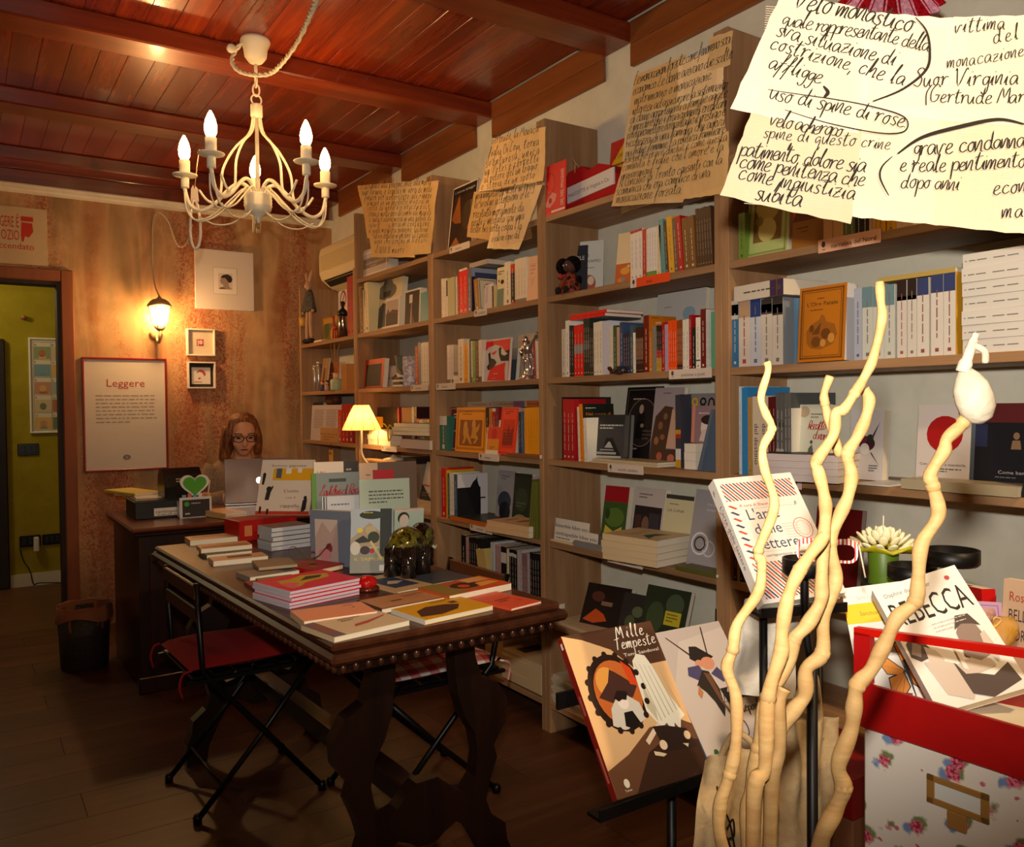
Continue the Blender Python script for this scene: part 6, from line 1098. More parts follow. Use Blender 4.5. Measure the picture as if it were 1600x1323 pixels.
def rope(pts, r, m, name, label, cat='cord'):
    b = MB(); p_ = cat_rom(pts, 10); a, c = [], []; L = 0.0
    for i, q in enumerate(p_):
        if i: L += (q-p_[i-1]).length
        tg = (p_[min(i+1, len(p_)-1)]-p_[max(i-1, 0)]).normalized(); x = tg.cross(Vector((0.3, 1, 0.2))).normalized(); y = tg.cross(x); ph = L/(r*7)*2*math.pi
        a.append(q+(x*math.cos(ph)+y*math.sin(ph))*r*0.55); c.append(q-(x*math.cos(ph)+y*math.sin(ph))*r*0.55)
    t = thing(name, label, cat)
    b.tube(a, r*0.62, m, 6); b.obj('strand', t); b = MB(); b.tube(c, r*0.62, m, 6); b.obj('strand', t)
mc = mat('c8b490', 0.7)
def W(px, py, d=0.02): return un(px, py, 'Y', BY-d)
rope([(sx, BY-0.13, sz+0.218), W(241, 440), W(238, 390), W(239, 350), W(244, 334), W(252, 333), W(264, 348), W(272, 372), W(280, 385), W(290, 382), W(297, 366), W(300, 350)], 0.0055, mc, 'lamp_cord', 'twisted beige cord looping up the wall from the lantern')
# ================================================================ chandelier
CX, CY = 0.995, 3.285
t = thing('chandelier', 'cream five-arm chandelier with lit candle bulbs', 'chandelier', T(CX, CY, 0)); mw_ = mat('e8dcc0', 0.45, key='cream_enamel')
b = MB(); b.lathe([(0.056, 2.725), (0.058, 2.715), (0.052, 2.700), (0.046, 2.685), (0.042, 2.655), (0.026, 2.635), (0.010, 2.628)], mw_, 20); b.obj('canopy', t)
b = MB(); b.cyl((0, 0, 2.63), (0, 0, 2.575), 0.007, mw_, 8); b.obj('rod', t)
def ringpts(c, r, axis, n=14, sx_=1.0): return [Vector(c)+(Vector((r*sx_*math.cos(2*math.pi*i/n), 0, r*math.sin(2*math.pi*i/n))) if axis == 'y' else Vector((0, r*sx_*math.cos(2*math.pi*i/n), r*math.sin(2*math.pi*i/n)))) for i in range(n)]
for k, z in enumerate((2.562, 2.528)): b = MB(); b.tube(ringpts((0, 0, z), 0.024, 'y' if k % 2 else 'x', sx_=0.55), 0.0035, mw_, 6, closed=True); b.obj('chain_link', t)
b = MB(); b.tube(ringpts((0, 0, 2.490), 0.020, 'y'), 0.0035, mw_, 6, closed=True); b.obj('ring', t)
b = MB(); b.lathe([(0.020, 2.472), (0.023, 2.468), (0.023, 2.425), (0.018, 2.418)], mw_, 16); b.obj('collar', t)
b = MB(); b.cyl((0, 0, 2.42), (0, 0, 2.10), 0.008, mw_, 8); b.obj('stem', t)
b = MB(); b.lathe([(0.030, 2.125), (0.052, 2.120)] + [(0.052+0.003*(k % 2), 2.118-0.006*k) for k in range(9)] + [(0.05, 2.058), (0.034, 2.042), (0.012, 2.032), (0.008, 2.02), (0.004, 2.005)], mw_, 22); b.obj('hub', t)
b = MB(); b.cyl((0, 0, 2.01), (0, 0, 1.985), 0.005, mat('c89a50', 0.3, 0.8), 8); b.obj('finial', t)
cup_r = 0.285
view = math.atan2(-CY, -CX)
for k in range(5):
    a = view + math.pi + math.radians(2) + 2*math.pi*k/5; ca, sa = math.cos(a), math.sin(a)
    def R_(r, z, off=0.0): return (r*ca - off*sa, r*sa + off*ca, z)
    cz = 2.150
    b = MB(); b.tube(cat_rom([R_(0.02, 2.10), R_(0.035, 2.145), R_(0.07, 2.165), R_(0.115, 2.14), R_(0.17, 2.085), R_(0.225, 2.06), R_(0.268, 2.085), R_(cup_r, 2.14), R_(cup_r, cz)], 5), 0.0075, mw_, 8); ar = b.obj('arm', t)
    for off in (0.012, -0.012):
        b = MB(); b.tube(cat_rom([R_(0.02, 2.11, off), R_(0.05, 2.14, off), R_(0.10, 2.10, off), R_(0.17, 2.04, off), R_(0.24, 2.02, off), R_(0.275, 2.06, off), R_(cup_r, 2.13, off*0.6)], 5), 0.0035, mw_, 6); b.obj('scroll_wire', ar)
    b = MB(); b.tube(cat_rom([R_(0.015, 2.42), R_(0.03, 2.36), R_(0.09, 2.30), R_(0.135, 2.22), R_(0.145, 2.13), R_(0.165, 2.09), R_(0.20, 2.10), R_(0.23, 2.14)], 5), 0.005, mw_, 6); b.obj('cage_wire', t)
    b = MB(); b.tube(cat_rom([R_(0.03, 2.06), R_(0.10, 2.01), R_(0.17, 2.005), R_(0.23, 2.035)], 5), 0.003, mw_, 6); b.obj('swag_wire', t)
    b = MB(); b.lathe([(0.014, cz-0.002), (0.016, cz), (0.016, cz+0.035), (0.012, cz+0.04)], mw_, 12, T(cup_r*ca, cup_r*sa, 0)); b.obj('cup_stem', t)
    b = MB(); b.lathe([(0.012, cz+0.038), (0.046, cz+0.046), (0.048, cz+0.050), (0.014, cz+0.046)], mw_, 18, T(cup_r*ca, cup_r*sa, 0)); b.obj('drip_pan', t)
    b = MB(); b.lathe([(0.0205, cz+0.045), (0.0205, cz+0.105), (0.017, cz+0.107)], mat('f0e4c8', 0.5), 14, T(cup_r*ca, cup_r*sa, 0)); b.obj('candle_sleeve', t)
    b = MB(); b.lathe([(0.012, cz+0.105), (0.021, cz+0.125), (0.023, cz+0.145), (0.018, cz+0.170), (0.010, cz+0.190), (0.003, cz+0.203)], mat('fff4e0', 0.4, key='candle_bulb', emit=('ffcb80', 60)), 14, T(cup_r*ca, cup_r*sa, 0)); b.obj('bulb', t)
    light('chandelier_light', 'POINT', (CX+cup_r*ca, CY+cup_r*sa, cz+0.155), 17.0, WARM, 0.022)
p0 = Vector((CX-0.045, CY+0.0, 2.70))
rope([(CX-0.05, CY, 2.705), P(365, 84, 3.25), P(364, 100, 3.22), P(376, 112, 3.2), P(400, 117, 3.15), P(425, 113, 3.1), P(448, 90, 2.95), P(468, 60, 2.75), P(484, 25, 2.55), P(494, 0, 2.44), P(500, -25, 2.34)], 0.0085, mat('d8cbb0', 0.7), 'ceiling_rope', 'thick twisted cream flex sweeping from the chandelier canopy to the ceiling')
b = MB(); b.lathe([(0.014, 0), (0.016, 0.004), (0.016, 0.02), (0.008, 0.022)], mw_, 12, T(CX-0.1, CY-0.01, 2.66) @ RX(90)); tag(b.obj('flex_hook'), 'small white hook holding the flex beside the canopy', 'hook')
# flat white loop hanging from the chandelier
hx = P(308, 268, 3.32); t = thing('hanging_loop', 'long flat white loop ornament hung from a chandelier arm', 'ornament', T(hx))
c = P(305, 350, 3.32)-hx; cr = CR.copy(); pts = [c + cr*(0.020*math.sin(a)*(1-0.25*math.cos(a))) + Vector((0, 0, 0.098))*math.cos(a) for a in [2*math.pi*i/24 for i in range(24)]]
b = MB(); b.tube(pts, 0.006, mat('d8c8b8', 0.5), 6, closed=True); b.obj('loop', t)
b = MB(); b.prism([(-0.016, 0.0), (0.016, 0.0), (0.012, 0.05), (0.004, 0.06), (0, 0.045), (-0.006, 0.065), (-0.014, 0.05)], -0.002, 0.002, mat('d8c4b0', 0.5), M=frame(c+Vector((0, 0, 0.09)), CR, (0, 0, 1))); b.obj('top_plate', t)
b = MB(); b.tube([c+Vector((0, 0, 0.14)), Vector((0, 0, 0.02)), Vector((0.01, 0, 0.09))], 0.0014, mat('c8a078', 0.7), 5); b.obj('string', t)
# ================================================================ desk, till, laptop, the bookseller
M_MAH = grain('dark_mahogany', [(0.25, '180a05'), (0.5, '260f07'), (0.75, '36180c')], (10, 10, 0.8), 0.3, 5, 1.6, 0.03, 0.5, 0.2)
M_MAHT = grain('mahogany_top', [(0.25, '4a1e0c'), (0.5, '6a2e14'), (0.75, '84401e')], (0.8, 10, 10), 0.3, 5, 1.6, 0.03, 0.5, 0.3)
DXa, DXb, DYa, DYb, DZt = 0.62, 1.80, 3.98, 4.78, 0.75
t = thing('desk', 'dark mahogany shop desk with a moulded top', 'desk', T(DXa, DYa, 0))
w, d = DXb-DXa, DYb-DYa
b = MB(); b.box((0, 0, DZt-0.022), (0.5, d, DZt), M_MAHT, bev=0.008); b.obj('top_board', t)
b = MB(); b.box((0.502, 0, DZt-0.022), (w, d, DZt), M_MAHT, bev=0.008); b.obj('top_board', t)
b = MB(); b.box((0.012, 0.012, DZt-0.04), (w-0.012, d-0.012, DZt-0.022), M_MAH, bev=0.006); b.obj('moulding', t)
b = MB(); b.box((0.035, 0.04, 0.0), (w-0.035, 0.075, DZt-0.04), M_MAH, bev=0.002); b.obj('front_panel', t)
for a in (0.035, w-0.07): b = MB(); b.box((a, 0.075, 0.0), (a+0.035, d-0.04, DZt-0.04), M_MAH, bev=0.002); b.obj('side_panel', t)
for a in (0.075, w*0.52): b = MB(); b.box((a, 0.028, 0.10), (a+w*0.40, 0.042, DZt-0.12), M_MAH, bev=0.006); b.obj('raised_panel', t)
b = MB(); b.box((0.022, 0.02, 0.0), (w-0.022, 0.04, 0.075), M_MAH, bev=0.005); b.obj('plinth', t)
# till box with a receipt printer, stickers
t = thing('card_index_box', 'black box on the desk with a bicycle shop sticker on its front', 'box', T(0.688, 4.30, DZt))
wb = 0.345; mbk = mat('0e0c0c', 0.45)
b = MB(); b.box((0, 0, 0), (wb, 0.26, 0.085), mbk, bev=0.003); b.obj('body', t)
b = MB(); b.box((0.01, 0.02, 0.085), (0.15, 0.24, 0.089), mat('1a1614', 0.4)); b.obj('lid', t)
b = MB(); b.box((0.085, -0.0012, 0.012), (0.33, 0, 0.05), mat('d8d0c4', 0.5)); stk = b.obj('sticker', t); b = MB(); put_text(b, 'cambiapedale bikes you', 0.092, 0.026, 0.021, mat('1c1818'), -0.0018, 0.23); word_bars(b, 0.1, 0.016, 0.2, 1, 0.01, 0.004, mat('7a706c'), -0.0018); b.obj('print', stk)
t = thing('label_printer', 'black rounded label printer standing on the black box', 'printer', T(0.905, 4.36, DZt+0.0855))
prof = [(0, 0), (0.16, 0), (0.17, 0.06), (0.16, 0.11), (0.12, 0.145), (0.06, 0.15), (0.02, 0.12), (0.0, 0.06)]
b = MB(); b.add([(x_, y_-0.02, z_) for x_ in (-0.075, 0.105) for y_, z_ in prof], [tuple(range(7, -1, -1)), tuple(range(8, 16))] + [(i, (i+1) % 8, (i+1) % 8+8, i+8) for i in range(8)], mat('120e0c', 0.25)); b.fix = True; b.obj('housing', t)
b = MB(); b.add([(x_, y_-0.022, z_) for x_ in (-0.05, 0.09) for y_, z_ in ((0.0, 0.065), (0.012, 0.105))], [(0, 2, 3, 1)], mat('2a2418', 0.15)); sc = b.obj('display', t)
b = MB(); word_bars(b, -0.02, 0.095, 0.10, 2, 0.012, 0.005, mat('b8b09c'), -0.018, 3); b.obj('legend', sc)
lie('yellow-covered pad lying on the black box', (0, 660, 4), (842,445), (1015,430), (825,405), DZt+0.106, 0.012, 'c8b43c')
lie('white notepad under the yellow pad on the black box', (0, 660, 4), (850,472), (1020,462), (830,440), DZt+0.094, 0.0075, 'd8d0c4')
lie('pale pink leaflet at the back of the black box', (0, 660, 4), (800,455), (845,450), (745,445), DZt+0.0905, 0.004, 'd0b4a4')
# card holder with a green heart
t = thing('card_holder', 'clear card holder with a dark card and a green heart sign', 'card holder', T(0.90+0.05, 4.225, DZt))
b = MB(); b.box((-0.075, 0, 0), (0.075, 0.004, 0.10), mat('d0ccc8', 0.2), bev=0.001); b.box((-0.075, 0.004, 0), (-0.07, 0.06, 0.08), mat('d0ccc8', 0.2)); b.box((0.07, 0.004, 0), (0.075, 0.06, 0.08), mat('d0ccc8', 0.2)); b.box((-0.075, 0.004, 0), (0.075, 0.06, 0.004), mat('d0ccc8', 0.2)); b.obj('holder', t)
b = MB(); b.box((-0.062, -0.002, 0.004), (0.065, 0, 0.088), mat('2a2220', 0.5)); cd = b.obj('card', t); b = MB(); b.flat(disc(-0.042, 0.068, 0.012, 0.012, 14), -0.0026, mat('3a9a1c')); word_bars(b, -0.022, 0.068, 0.08, 1, 0.01, 0.005, mat('b8b0a8'), -0.0026); word_bars(b, -0.05, 0.018, 0.04, 1, 0.01, 0.006, mat('d8d4cc'), -0.0026); b.obj('print', cd)
hp = [(0.055*(math.sin(a)**3), 0.0034*(13*math.cos(a)-5*math.cos(2*a)-2*math.cos(3*a)-math.cos(4*a))) for a in [2*math.pi*i/40 for i in range(40)]]
b = MB(); b.prism([(x_*1.25+0.0, z_*1.22+0.158) for x_, z_ in hp], 0.012, 0.016, mat('d8d4c8', 0.5)); b.obj('heart_border', t); b = MB(); b.prism([(x_, z_+0.158) for x_, z_ in hp], 0.009, 0.012, mat('4a9a1c', 0.5)); b.obj('heart', t)
for k in range(5): b = MB(); b.box((-0.06+0.025*k, 0.007, 0.086), (-0.042+0.025*k, 0.010, 0.112+0.006*(k % 2)), mat(('6a98a8', 'c86a5a', '4a98b0', 'd8c8b8', 'b8604a')[k], 0.6)); b.obj('flower_tab', t)
# laptop, lid toward the shop
la, lb = un(351, 791, 'Z', DZt), un(452, 786, 'Z', DZt)
t = thing('laptop', 'silver laptop with its lid open toward the shop', 'laptop', frame(la, lb-la, (0, 0, 1))); wl = 0.36
b = MB(); b.box((0, 0.004, 0.0), (wl, 0.25, 0.014), mat('b0aaa4', 0.3, 0.8), bev=0.004); b.obj('base', t)
b = MB(); b.box((0, -0.004, 0.0), (wl, 0.004, 0.245), mat('b8aca4', 0.28, 0.85), bev=0.003, M=T(0, 0.0, 0.014) @ RX(8)); ld = b.obj('lid', t)
b = MB(); b.flat(disc(wl*0.5, 0.125, 0.016, 0.018, 16), -0.0046, mat('fff8ee', 0.5, key='lid_glow', emit=('fff4e4', 1.6)), M=T(0, 0, 0.014) @ RX(8)); b.obj('lid_badge', ld)
lie('stack of cream paper slips on the desk before the laptop', c9, (1410,570), (1545,555), (1365,535), DZt+0.03, 0.014, 'd8b074', n=2, group='paper slips on the desk')
t = thing('pen_pot', 'pot of pens behind the green heart', 'pen pot', T(1.03, 4.40, DZt)); b = MB(); b.lathe([(0.03, 0), (0.034, 0.1), (0.03, 0.1), (0.027, 0.01)], mat('c89a6c', 0.5), 14); b.obj('pot', t)
for k in range(4): b = MB(); b.cyl((0.01*math.cos(k*2), 0.01*math.sin(k*2), 0.02), (0.03*math.cos(k*2), 0.03*math.sin(k*2), 0.165), 0.004, mat(('b01c1c', '1a1a1a', '24386a', 'c8c0b8')[k], 0.4), 6); b.obj('pen', t)
# waste bin with a folded-over liner
t = thing('waste_bin', 'dark wicker waste bin with a brown liner folded over its rim', 'bin', T(0.495, 4.62, 0) @ Matrix.Diagonal((0.8, 0.8, 1, 1)))
M_WK = grain('dark_wicker', [(0.4, '120a06'), (0.6, '2a1a10')], (30, 30, 60), 0.7, 2, 2, 0.6)
b = MB(); b.lathe([(0.13, 0), (0.135, 0.01), (0.15, 0.29), (0.145, 0.29), (0.125, 0.02)], M_WK, 24, cap=False); b.obj('basket', t)
b = MB(); b.lathe([(0.12, 0.012), (0.128, 0.014)], M_WK, 24); b.obj('bottom', t)
b = MB(); n = 28; vs_ = []
for j, (r, z) in enumerate(((0.14, 0.20), (0.148, 0.31), (0.156, 0.315), (0.162, 0.25))):
    for i in range(n): a = 2*math.pi*i/n; vs_.append(((r+0.006*math.sin(5*a+j))*math.cos(a), (r+0.006*math.sin(5*a+j))*math.sin(a), z+(0.016*math.sin(3*a+1) if j == 3 else 0.004*math.sin(7*a))))
b.add(vs_, [(j*n+i, j*n+(i+1) % n, (j+1)*n+(i+1) % n, (j+1)*n+i) for j in range(3) for i in range(n)], mat('6a3a1e', 0.8), True); b.obj('liner', t)
# ---------------------------------------------------------------- the bookseller
PX, PY = 1.40, 5.02
t = thing('person', 'seated person in a taupe cardigan and glasses typing on the laptop', 'person', T(PX, PY, 0) @ RZ(-8))
def blob(name, parts, m, vox=0.008, smooth=6, extra=()):
    b = MB()
    for p_ in parts:
        if p_[0] == 's': b.sphere(p_[1], p_[2], m, 20, 14)
        else: b.tube(cat_rom(p_[1], 4) if len(p_[1]) > 2 else p_[1], p_[2] if not isinstance(p_[2], list) else [p_[2][min(int(i/(4 if len(p_[1]) > 2 else 1)), len(p_[2])-1)] for i in range(4*(len(p_[1])-1)+1 if len(p_[1]) > 2 else 2)], m, 14)
    o = b.obj(name, t); md = o.modifiers.new('r', 'REMESH'); md.mode = 'VOXEL'; md.voxel_size = vox; md.use_smooth_shade = True
    s_ = o.modifiers.new('s', 'SMOOTH'); s_.iterations = smooth; s_.factor = 0.6
    return o
HZ = 1.125  # head centre height
sk = mat('d8a07c', 0.5, key='skin')
arm = lambda s_: ('t', [(s_*0.175, 0.0, 0.91), (s_*0.235, -0.05, 0.72), (s_*0.19, -0.20, 0.755), (s_*0.10, -0.33, 0.785)], [0.052, 0.046, 0.040, 0.032])
hand_parts = []
for s_ in (-1, 1):
    hand_parts.append(('s', (s_*0.085, -0.375, 0.788), (0.036, 0.046, 0.017)))
    for k in range(4): hand_parts.append(('t', [(s_*(0.058+0.018*k), -0.405, 0.79), (s_*(0.056+0.018*k), -0.435+0.004*abs(k-1.5), 0.796), (s_*(0.055+0.018*k), -0.462+0.008*abs(k-1.5), 0.782)], 0.0085))
    hand_parts.append(('t', [(s_*0.055, -0.365, 0.785), (s_*0.036, -0.39, 0.787), (s_*0.032, -0.412, 0.78)], 0.0095))
body = [('s', (0, 0.02, 0.62), (0.16, 0.11, 0.20)), ('s', (0, 0.0, 0.84), (0.165, 0.10, 0.14)), arm(1), arm(-1),
 ('t', [(0, 0.015, 0.93), (0, 0.0, 1.0), (0, -0.01, 1.05)], [0.062, 0.052, 0.050]),
 ('s', (0, -0.005, HZ+0.025), (0.074, 0.092, 0.092)), ('s', (0, -0.040, HZ-0.03), (0.060, 0.060, 0.075)), ('s', (0, -0.062, HZ-0.085), (0.034, 0.032, 0.024)),
 ('s', (0, -0.098, HZ-0.012), (0.012, 0.020, 0.026)), ('s', (0, -0.108, HZ-0.028), (0.015, 0.014, 0.010)), ('s', (0.042, -0.072, HZ-0.028), (0.024, 0.02, 0.022)), ('s', (-0.042, -0.072, HZ-0.028), (0.024, 0.02, 0.022)),
 ('t', [(-0.055, -0.084, HZ+0.03), (0, -0.096, HZ+0.034), (0.055, -0.084, HZ+0.03)], 0.010), ('s', (0, -0.088, HZ-0.062), (0.024, 0.012, 0.010)),
 ('s', (0.075, 0.0, HZ-0.01), (0.010, 0.018, 0.028)), ('s', (-0.075, 0.0, HZ-0.01), (0.010, 0.018, 0.028)),
 ('t', [(0.09, 0.0, 0.50), (0.11, -0.28, 0.50), (0.11, -0.40, 0.46), (0.11, -0.40, 0.10), (0.11, -0.46, 0.05)], [0.085, 0.075, 0.058, 0.045, 0.04]), ('t', [(-0.09, 0.0, 0.50), (-0.11, -0.28, 0.50), (-0.11, -0.40, 0.46), (-0.11, -0.40, 0.10), (-0.11, -0.46, 0.05)], [0.085, 0.075, 0.058, 0.045, 0.04])] + hand_parts
# head looks down at the screen: tilt everything above the neck a little forward
def tilt(p_):
    a = math.radians(16); o = Vector((0, 0.0, 1.03)); q = Vector(p_)-o
    return tuple(o + Vector((q.x, q.y*math.cos(a)+(-q.z)*math.sin(a), q.z*math.cos(a)+q.y*math.sin(a))))
def tl(parts): return [(p_[0], tilt(p_[1]), p_[2]) if p_[0] == 's' and p_[1][2] > 1.0 else (('t', [tilt(q) for q in p_[1]], p_[2]) if p_[0] == 't' and min(q[2] for q in p_[1]) > 1.0 else p_) for p_ in parts]
blob('body', tl(body), sk, 0.0075, 5)
knit = grain('taupe_knit', [(0.4, '7a6450'), (0.6, '947c66')], (1, 1, 1), 0.95, 3, 120, 0.3, 0.1)
blob('cardigan', [('s', (0.065, 0.025, 0.64), (0.135, 0.122, 0.22)), ('s', (-0.065, 0.025, 0.64), (0.135, 0.122, 0.22)), ('s', (0.09, 0.012, 0.84), (0.11, 0.104, 0.15)), ('s', (-0.09, 0.012, 0.84), (0.11, 0.104, 0.15)), ('s', (0, 0.05, 0.90), (0.12, 0.07, 0.10)),
 ('t', [(0.16, 0.01, 0.93), (0.205, -0.01, 0.86), (0.240, -0.05, 0.72), (0.19, -0.20, 0.755), (0.12, -0.305, 0.78)], [0.058, 0.064, 0.058, 0.050, 0.042]), ('t', [(-0.16, 0.01, 0.93), (-0.205, -0.01, 0.86), (-0.240, -0.05, 0.72), (-0.19, -0.20, 0.755), (-0.12, -0.305, 0.78)], [0.058, 0.064, 0.058, 0.050, 0.042])], knit, 0.009, 6)
blob('top', [('s', (0, -0.022, 0.70), (0.10, 0.10, 0.24)), ('s', (0, -0.030, 0.88), (0.07, 0.085, 0.10))], mat('2a1a18', 0.9), 0.009, 4)
for s_ in (-1, 1):
    b = MB(); b.tube(cat_rom([(s_*0.052, -0.075, 0.985), (s_*0.045, -0.12, 0.88), (s_*0.03, -0.135, 0.75)], 5), [0.009]*11, mat('b8a898', 0.8), 6); b.obj('lapel', t)
hair = grain('brown_hair', [(0.35, '4a2612'), (0.55, '7a4820'), (0.7, 'a8703a')], (40, 40, 3), 0.5, 4, 2, 0.5, 0.4)
blob('hair', tl([('s', (0.0, 0.028, HZ+0.045), (0.088, 0.092, 0.085)), ('s', (0.0, 0.024, HZ+0.075), (0.085, 0.086, 0.062))]) +
 [('t', [tilt((-0.050, -0.020, HZ+0.105)), tilt((-0.086, -0.032, HZ+0.03)), tilt((-0.100, -0.03, HZ-0.08)), tilt((-0.100, -0.02, HZ-0.145))], [0.026, 0.032, 0.036, 0.024]), ('t', [tilt((-0.07, 0.04, HZ+0.04)), tilt((-0.085, 0.03, HZ-0.05)), tilt((-0.09, 0.03, HZ-0.13))], [0.04, 0.04, 0.03]), ('t', [tilt((0.054, -0.018, HZ+0.10)), tilt((0.086, -0.02, HZ+0.0)), tilt((0.088, -0.005, HZ-0.12))], [0.024, 0.026, 0.022]), ('t', [tilt((0.0, 0.09, HZ+0.02)), tilt((0.0, 0.09, HZ-0.11))], 0.06)], hair, 0.007, 4)
gl = mat('1a1014', 0.3)
g = MB()
for s_ in (-1, 1):
    g.tube([Vector(tilt((s_*0.036+0.029*math.cos(a)*(1.0), -0.108, HZ+0.012+0.021*math.sin(a)))) for a in [2*math.pi*i/20 for i in range(20)]], 0.0026, gl, 6, closed=True)
    g.tube([tilt((s_*0.064, -0.106, HZ+0.02)), tilt((s_*0.080, -0.04, HZ+0.02)), tilt((s_*0.082, 0.01, HZ+0.01))], 0.0024, gl, 6)
g.tube([tilt((-0.008, -0.110, HZ+0.016)), tilt((0.0, -0.113, HZ+0.02)), tilt((0.008, -0.110, HZ+0.016))], 0.0026, gl, 6); g.obj('glasses', t)
for s_ in (-1, 1):
    b = MB(); b.sphere(tilt((s_*0.033, -0.086, HZ+0.010)), (0.013, 0.008, 0.006), mat('2a1c18', 0.2), 10, 8); b.obj('eye', t)
    b = MB(); b.tube(cat_rom([tilt((s_*0.014, -0.101, HZ+0.036)), tilt((s_*0.034, -0.099, HZ+0.042)), tilt((s_*0.056, -0.086, HZ+0.034))], 3), 0.0032, mat('4a2818', 0.8), 6); b.obj('eyebrow', t)
b = MB(); b.tube(cat_rom([tilt((-0.022, -0.094, HZ-0.060)), tilt((0, -0.102, HZ-0.057)), tilt((0.022, -0.094, HZ-0.060))], 4), [0.002]*2+[0.005]*5+[0.002]*2, mat('8a3a30', 0.5), 8); b.obj('lips', t)
b = MB(); b.sphere(tilt((0.085, -0.012, HZ-0.05)), 0.006, mat('d8c8b0', 0.2), 8, 6); b.obj('earring', t)
# office chair under the bookseller (mostly hidden by the desk)
t = thing('desk_chair', 'dark upholstered chair the bookseller sits on behind the desk', 'chair', T(PX, PY, 0) @ RZ(-8))
b = MB(); b.box((-0.2, -0.2, 0.36), (0.2, 0.19, 0.41), mat('1c1412', 0.8), bev=0.02); b.obj('seat', t)
b = MB(); b.box((-0.18, 0.2, 0.50), (0.18, 0.235, 0.84), mat('1c1412', 0.8), bev=0.015); b.obj('backrest', t)
for a in (-1, 1):
    for c2 in (-1, 1): b = MB(); b.cyl((a*0.17, c2*0.17, 0.0), (a*0.17, c2*0.17, 0.37), 0.014, mat('14100e', 0.5), 8); b.obj('leg', t)
for a in (-1, 1): b = MB(); b.cyl((a*0.15, 0.19, 0.38), (a*0.15, 0.22, 0.52), 0.012, mat('14100e', 0.5), 8); b.obj('back_post', t)
# ================================================================ the carved table
TZ = 0.77
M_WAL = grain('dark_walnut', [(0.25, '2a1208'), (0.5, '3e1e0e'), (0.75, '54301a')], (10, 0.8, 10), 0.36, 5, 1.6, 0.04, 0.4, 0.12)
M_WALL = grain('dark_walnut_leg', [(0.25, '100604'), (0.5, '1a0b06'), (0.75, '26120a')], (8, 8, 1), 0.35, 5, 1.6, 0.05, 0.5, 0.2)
TM = T(0.652, 1.68, 0) @ RZ(2.2); tw, tl_ = 0.635, 1.63
t = thing('carved_table', 'dark walnut table with lyre legs and a beaded edge', 'table', TM)
b = MB(); b.box((0.002, 0.006, TZ-0.02), (tw-0.004, tl_-0.006, TZ), M_WAL, bev=0.006); b.obj('tabletop', t)
b = MB(); b.box((-0.006, -0.012, TZ-0.046), (tw+0.012, tl_+0.008, TZ-0.02), M_WAL, bev=0.009); b.obj('edge_moulding', t)
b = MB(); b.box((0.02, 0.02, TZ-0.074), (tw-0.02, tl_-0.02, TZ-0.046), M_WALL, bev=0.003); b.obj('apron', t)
b = MB(); b.sphere((0, 0, 0), (0.0085, 0.0085, 0.013), M_WAL, 8, 6); bead = b.obj('bead', t); n = 20; me = bead.data
bead.location = (0.03, 0.016, TZ-0.058)
for i in range(1, n): o = bpy.data.objects.new('bead', me); COL.objects.link(o); o.parent = t; o.location = (0.03+(tw-0.06)*i/(n-1), 0.016, TZ-0.058)
for i in range(50): o = bpy.data.objects.new('bead', me); COL.objects.link(o); o.parent = t; o.location = (0.016, 0.03+(tl_-0.06)*i/49, TZ-0.058)
outer = [(.085,.685),(.145,.685),(.15,.62),(.17,.565),(.22,.54),(.25,.49),(.245,.43),(.205,.375),(.215,.34),(.19,.28),(.178,.235),(.195,.19),(.24,.155),(.245,.11),(.262,.07),(.265,.0),(.195,.0),(.185,.06),(.155,.12),(.12,.18),(.085,.205),(.05,.19),(.03,.175),(0,.17)]
inner = [(0,.335),(.03,.335),(.055,.315),(.085,.285),(.12,.275),(.145,.305),(.155,.36),(.145,.42),(.115,.47),(.095,.53),(.085,.61)]
prof = outer+inner
for yb in (0.16, tl_-0.21):
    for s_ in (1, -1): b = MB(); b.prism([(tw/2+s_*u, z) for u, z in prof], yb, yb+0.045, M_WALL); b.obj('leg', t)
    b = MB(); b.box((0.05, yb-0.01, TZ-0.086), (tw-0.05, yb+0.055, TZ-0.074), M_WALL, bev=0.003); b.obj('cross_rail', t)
b = MB(); b.box((tw/2-0.03, 0.2, 0.24), (tw/2+0.03, tl_-0.21, 0.30), M_WALL, bev=0.004); b.obj('stretcher', t)

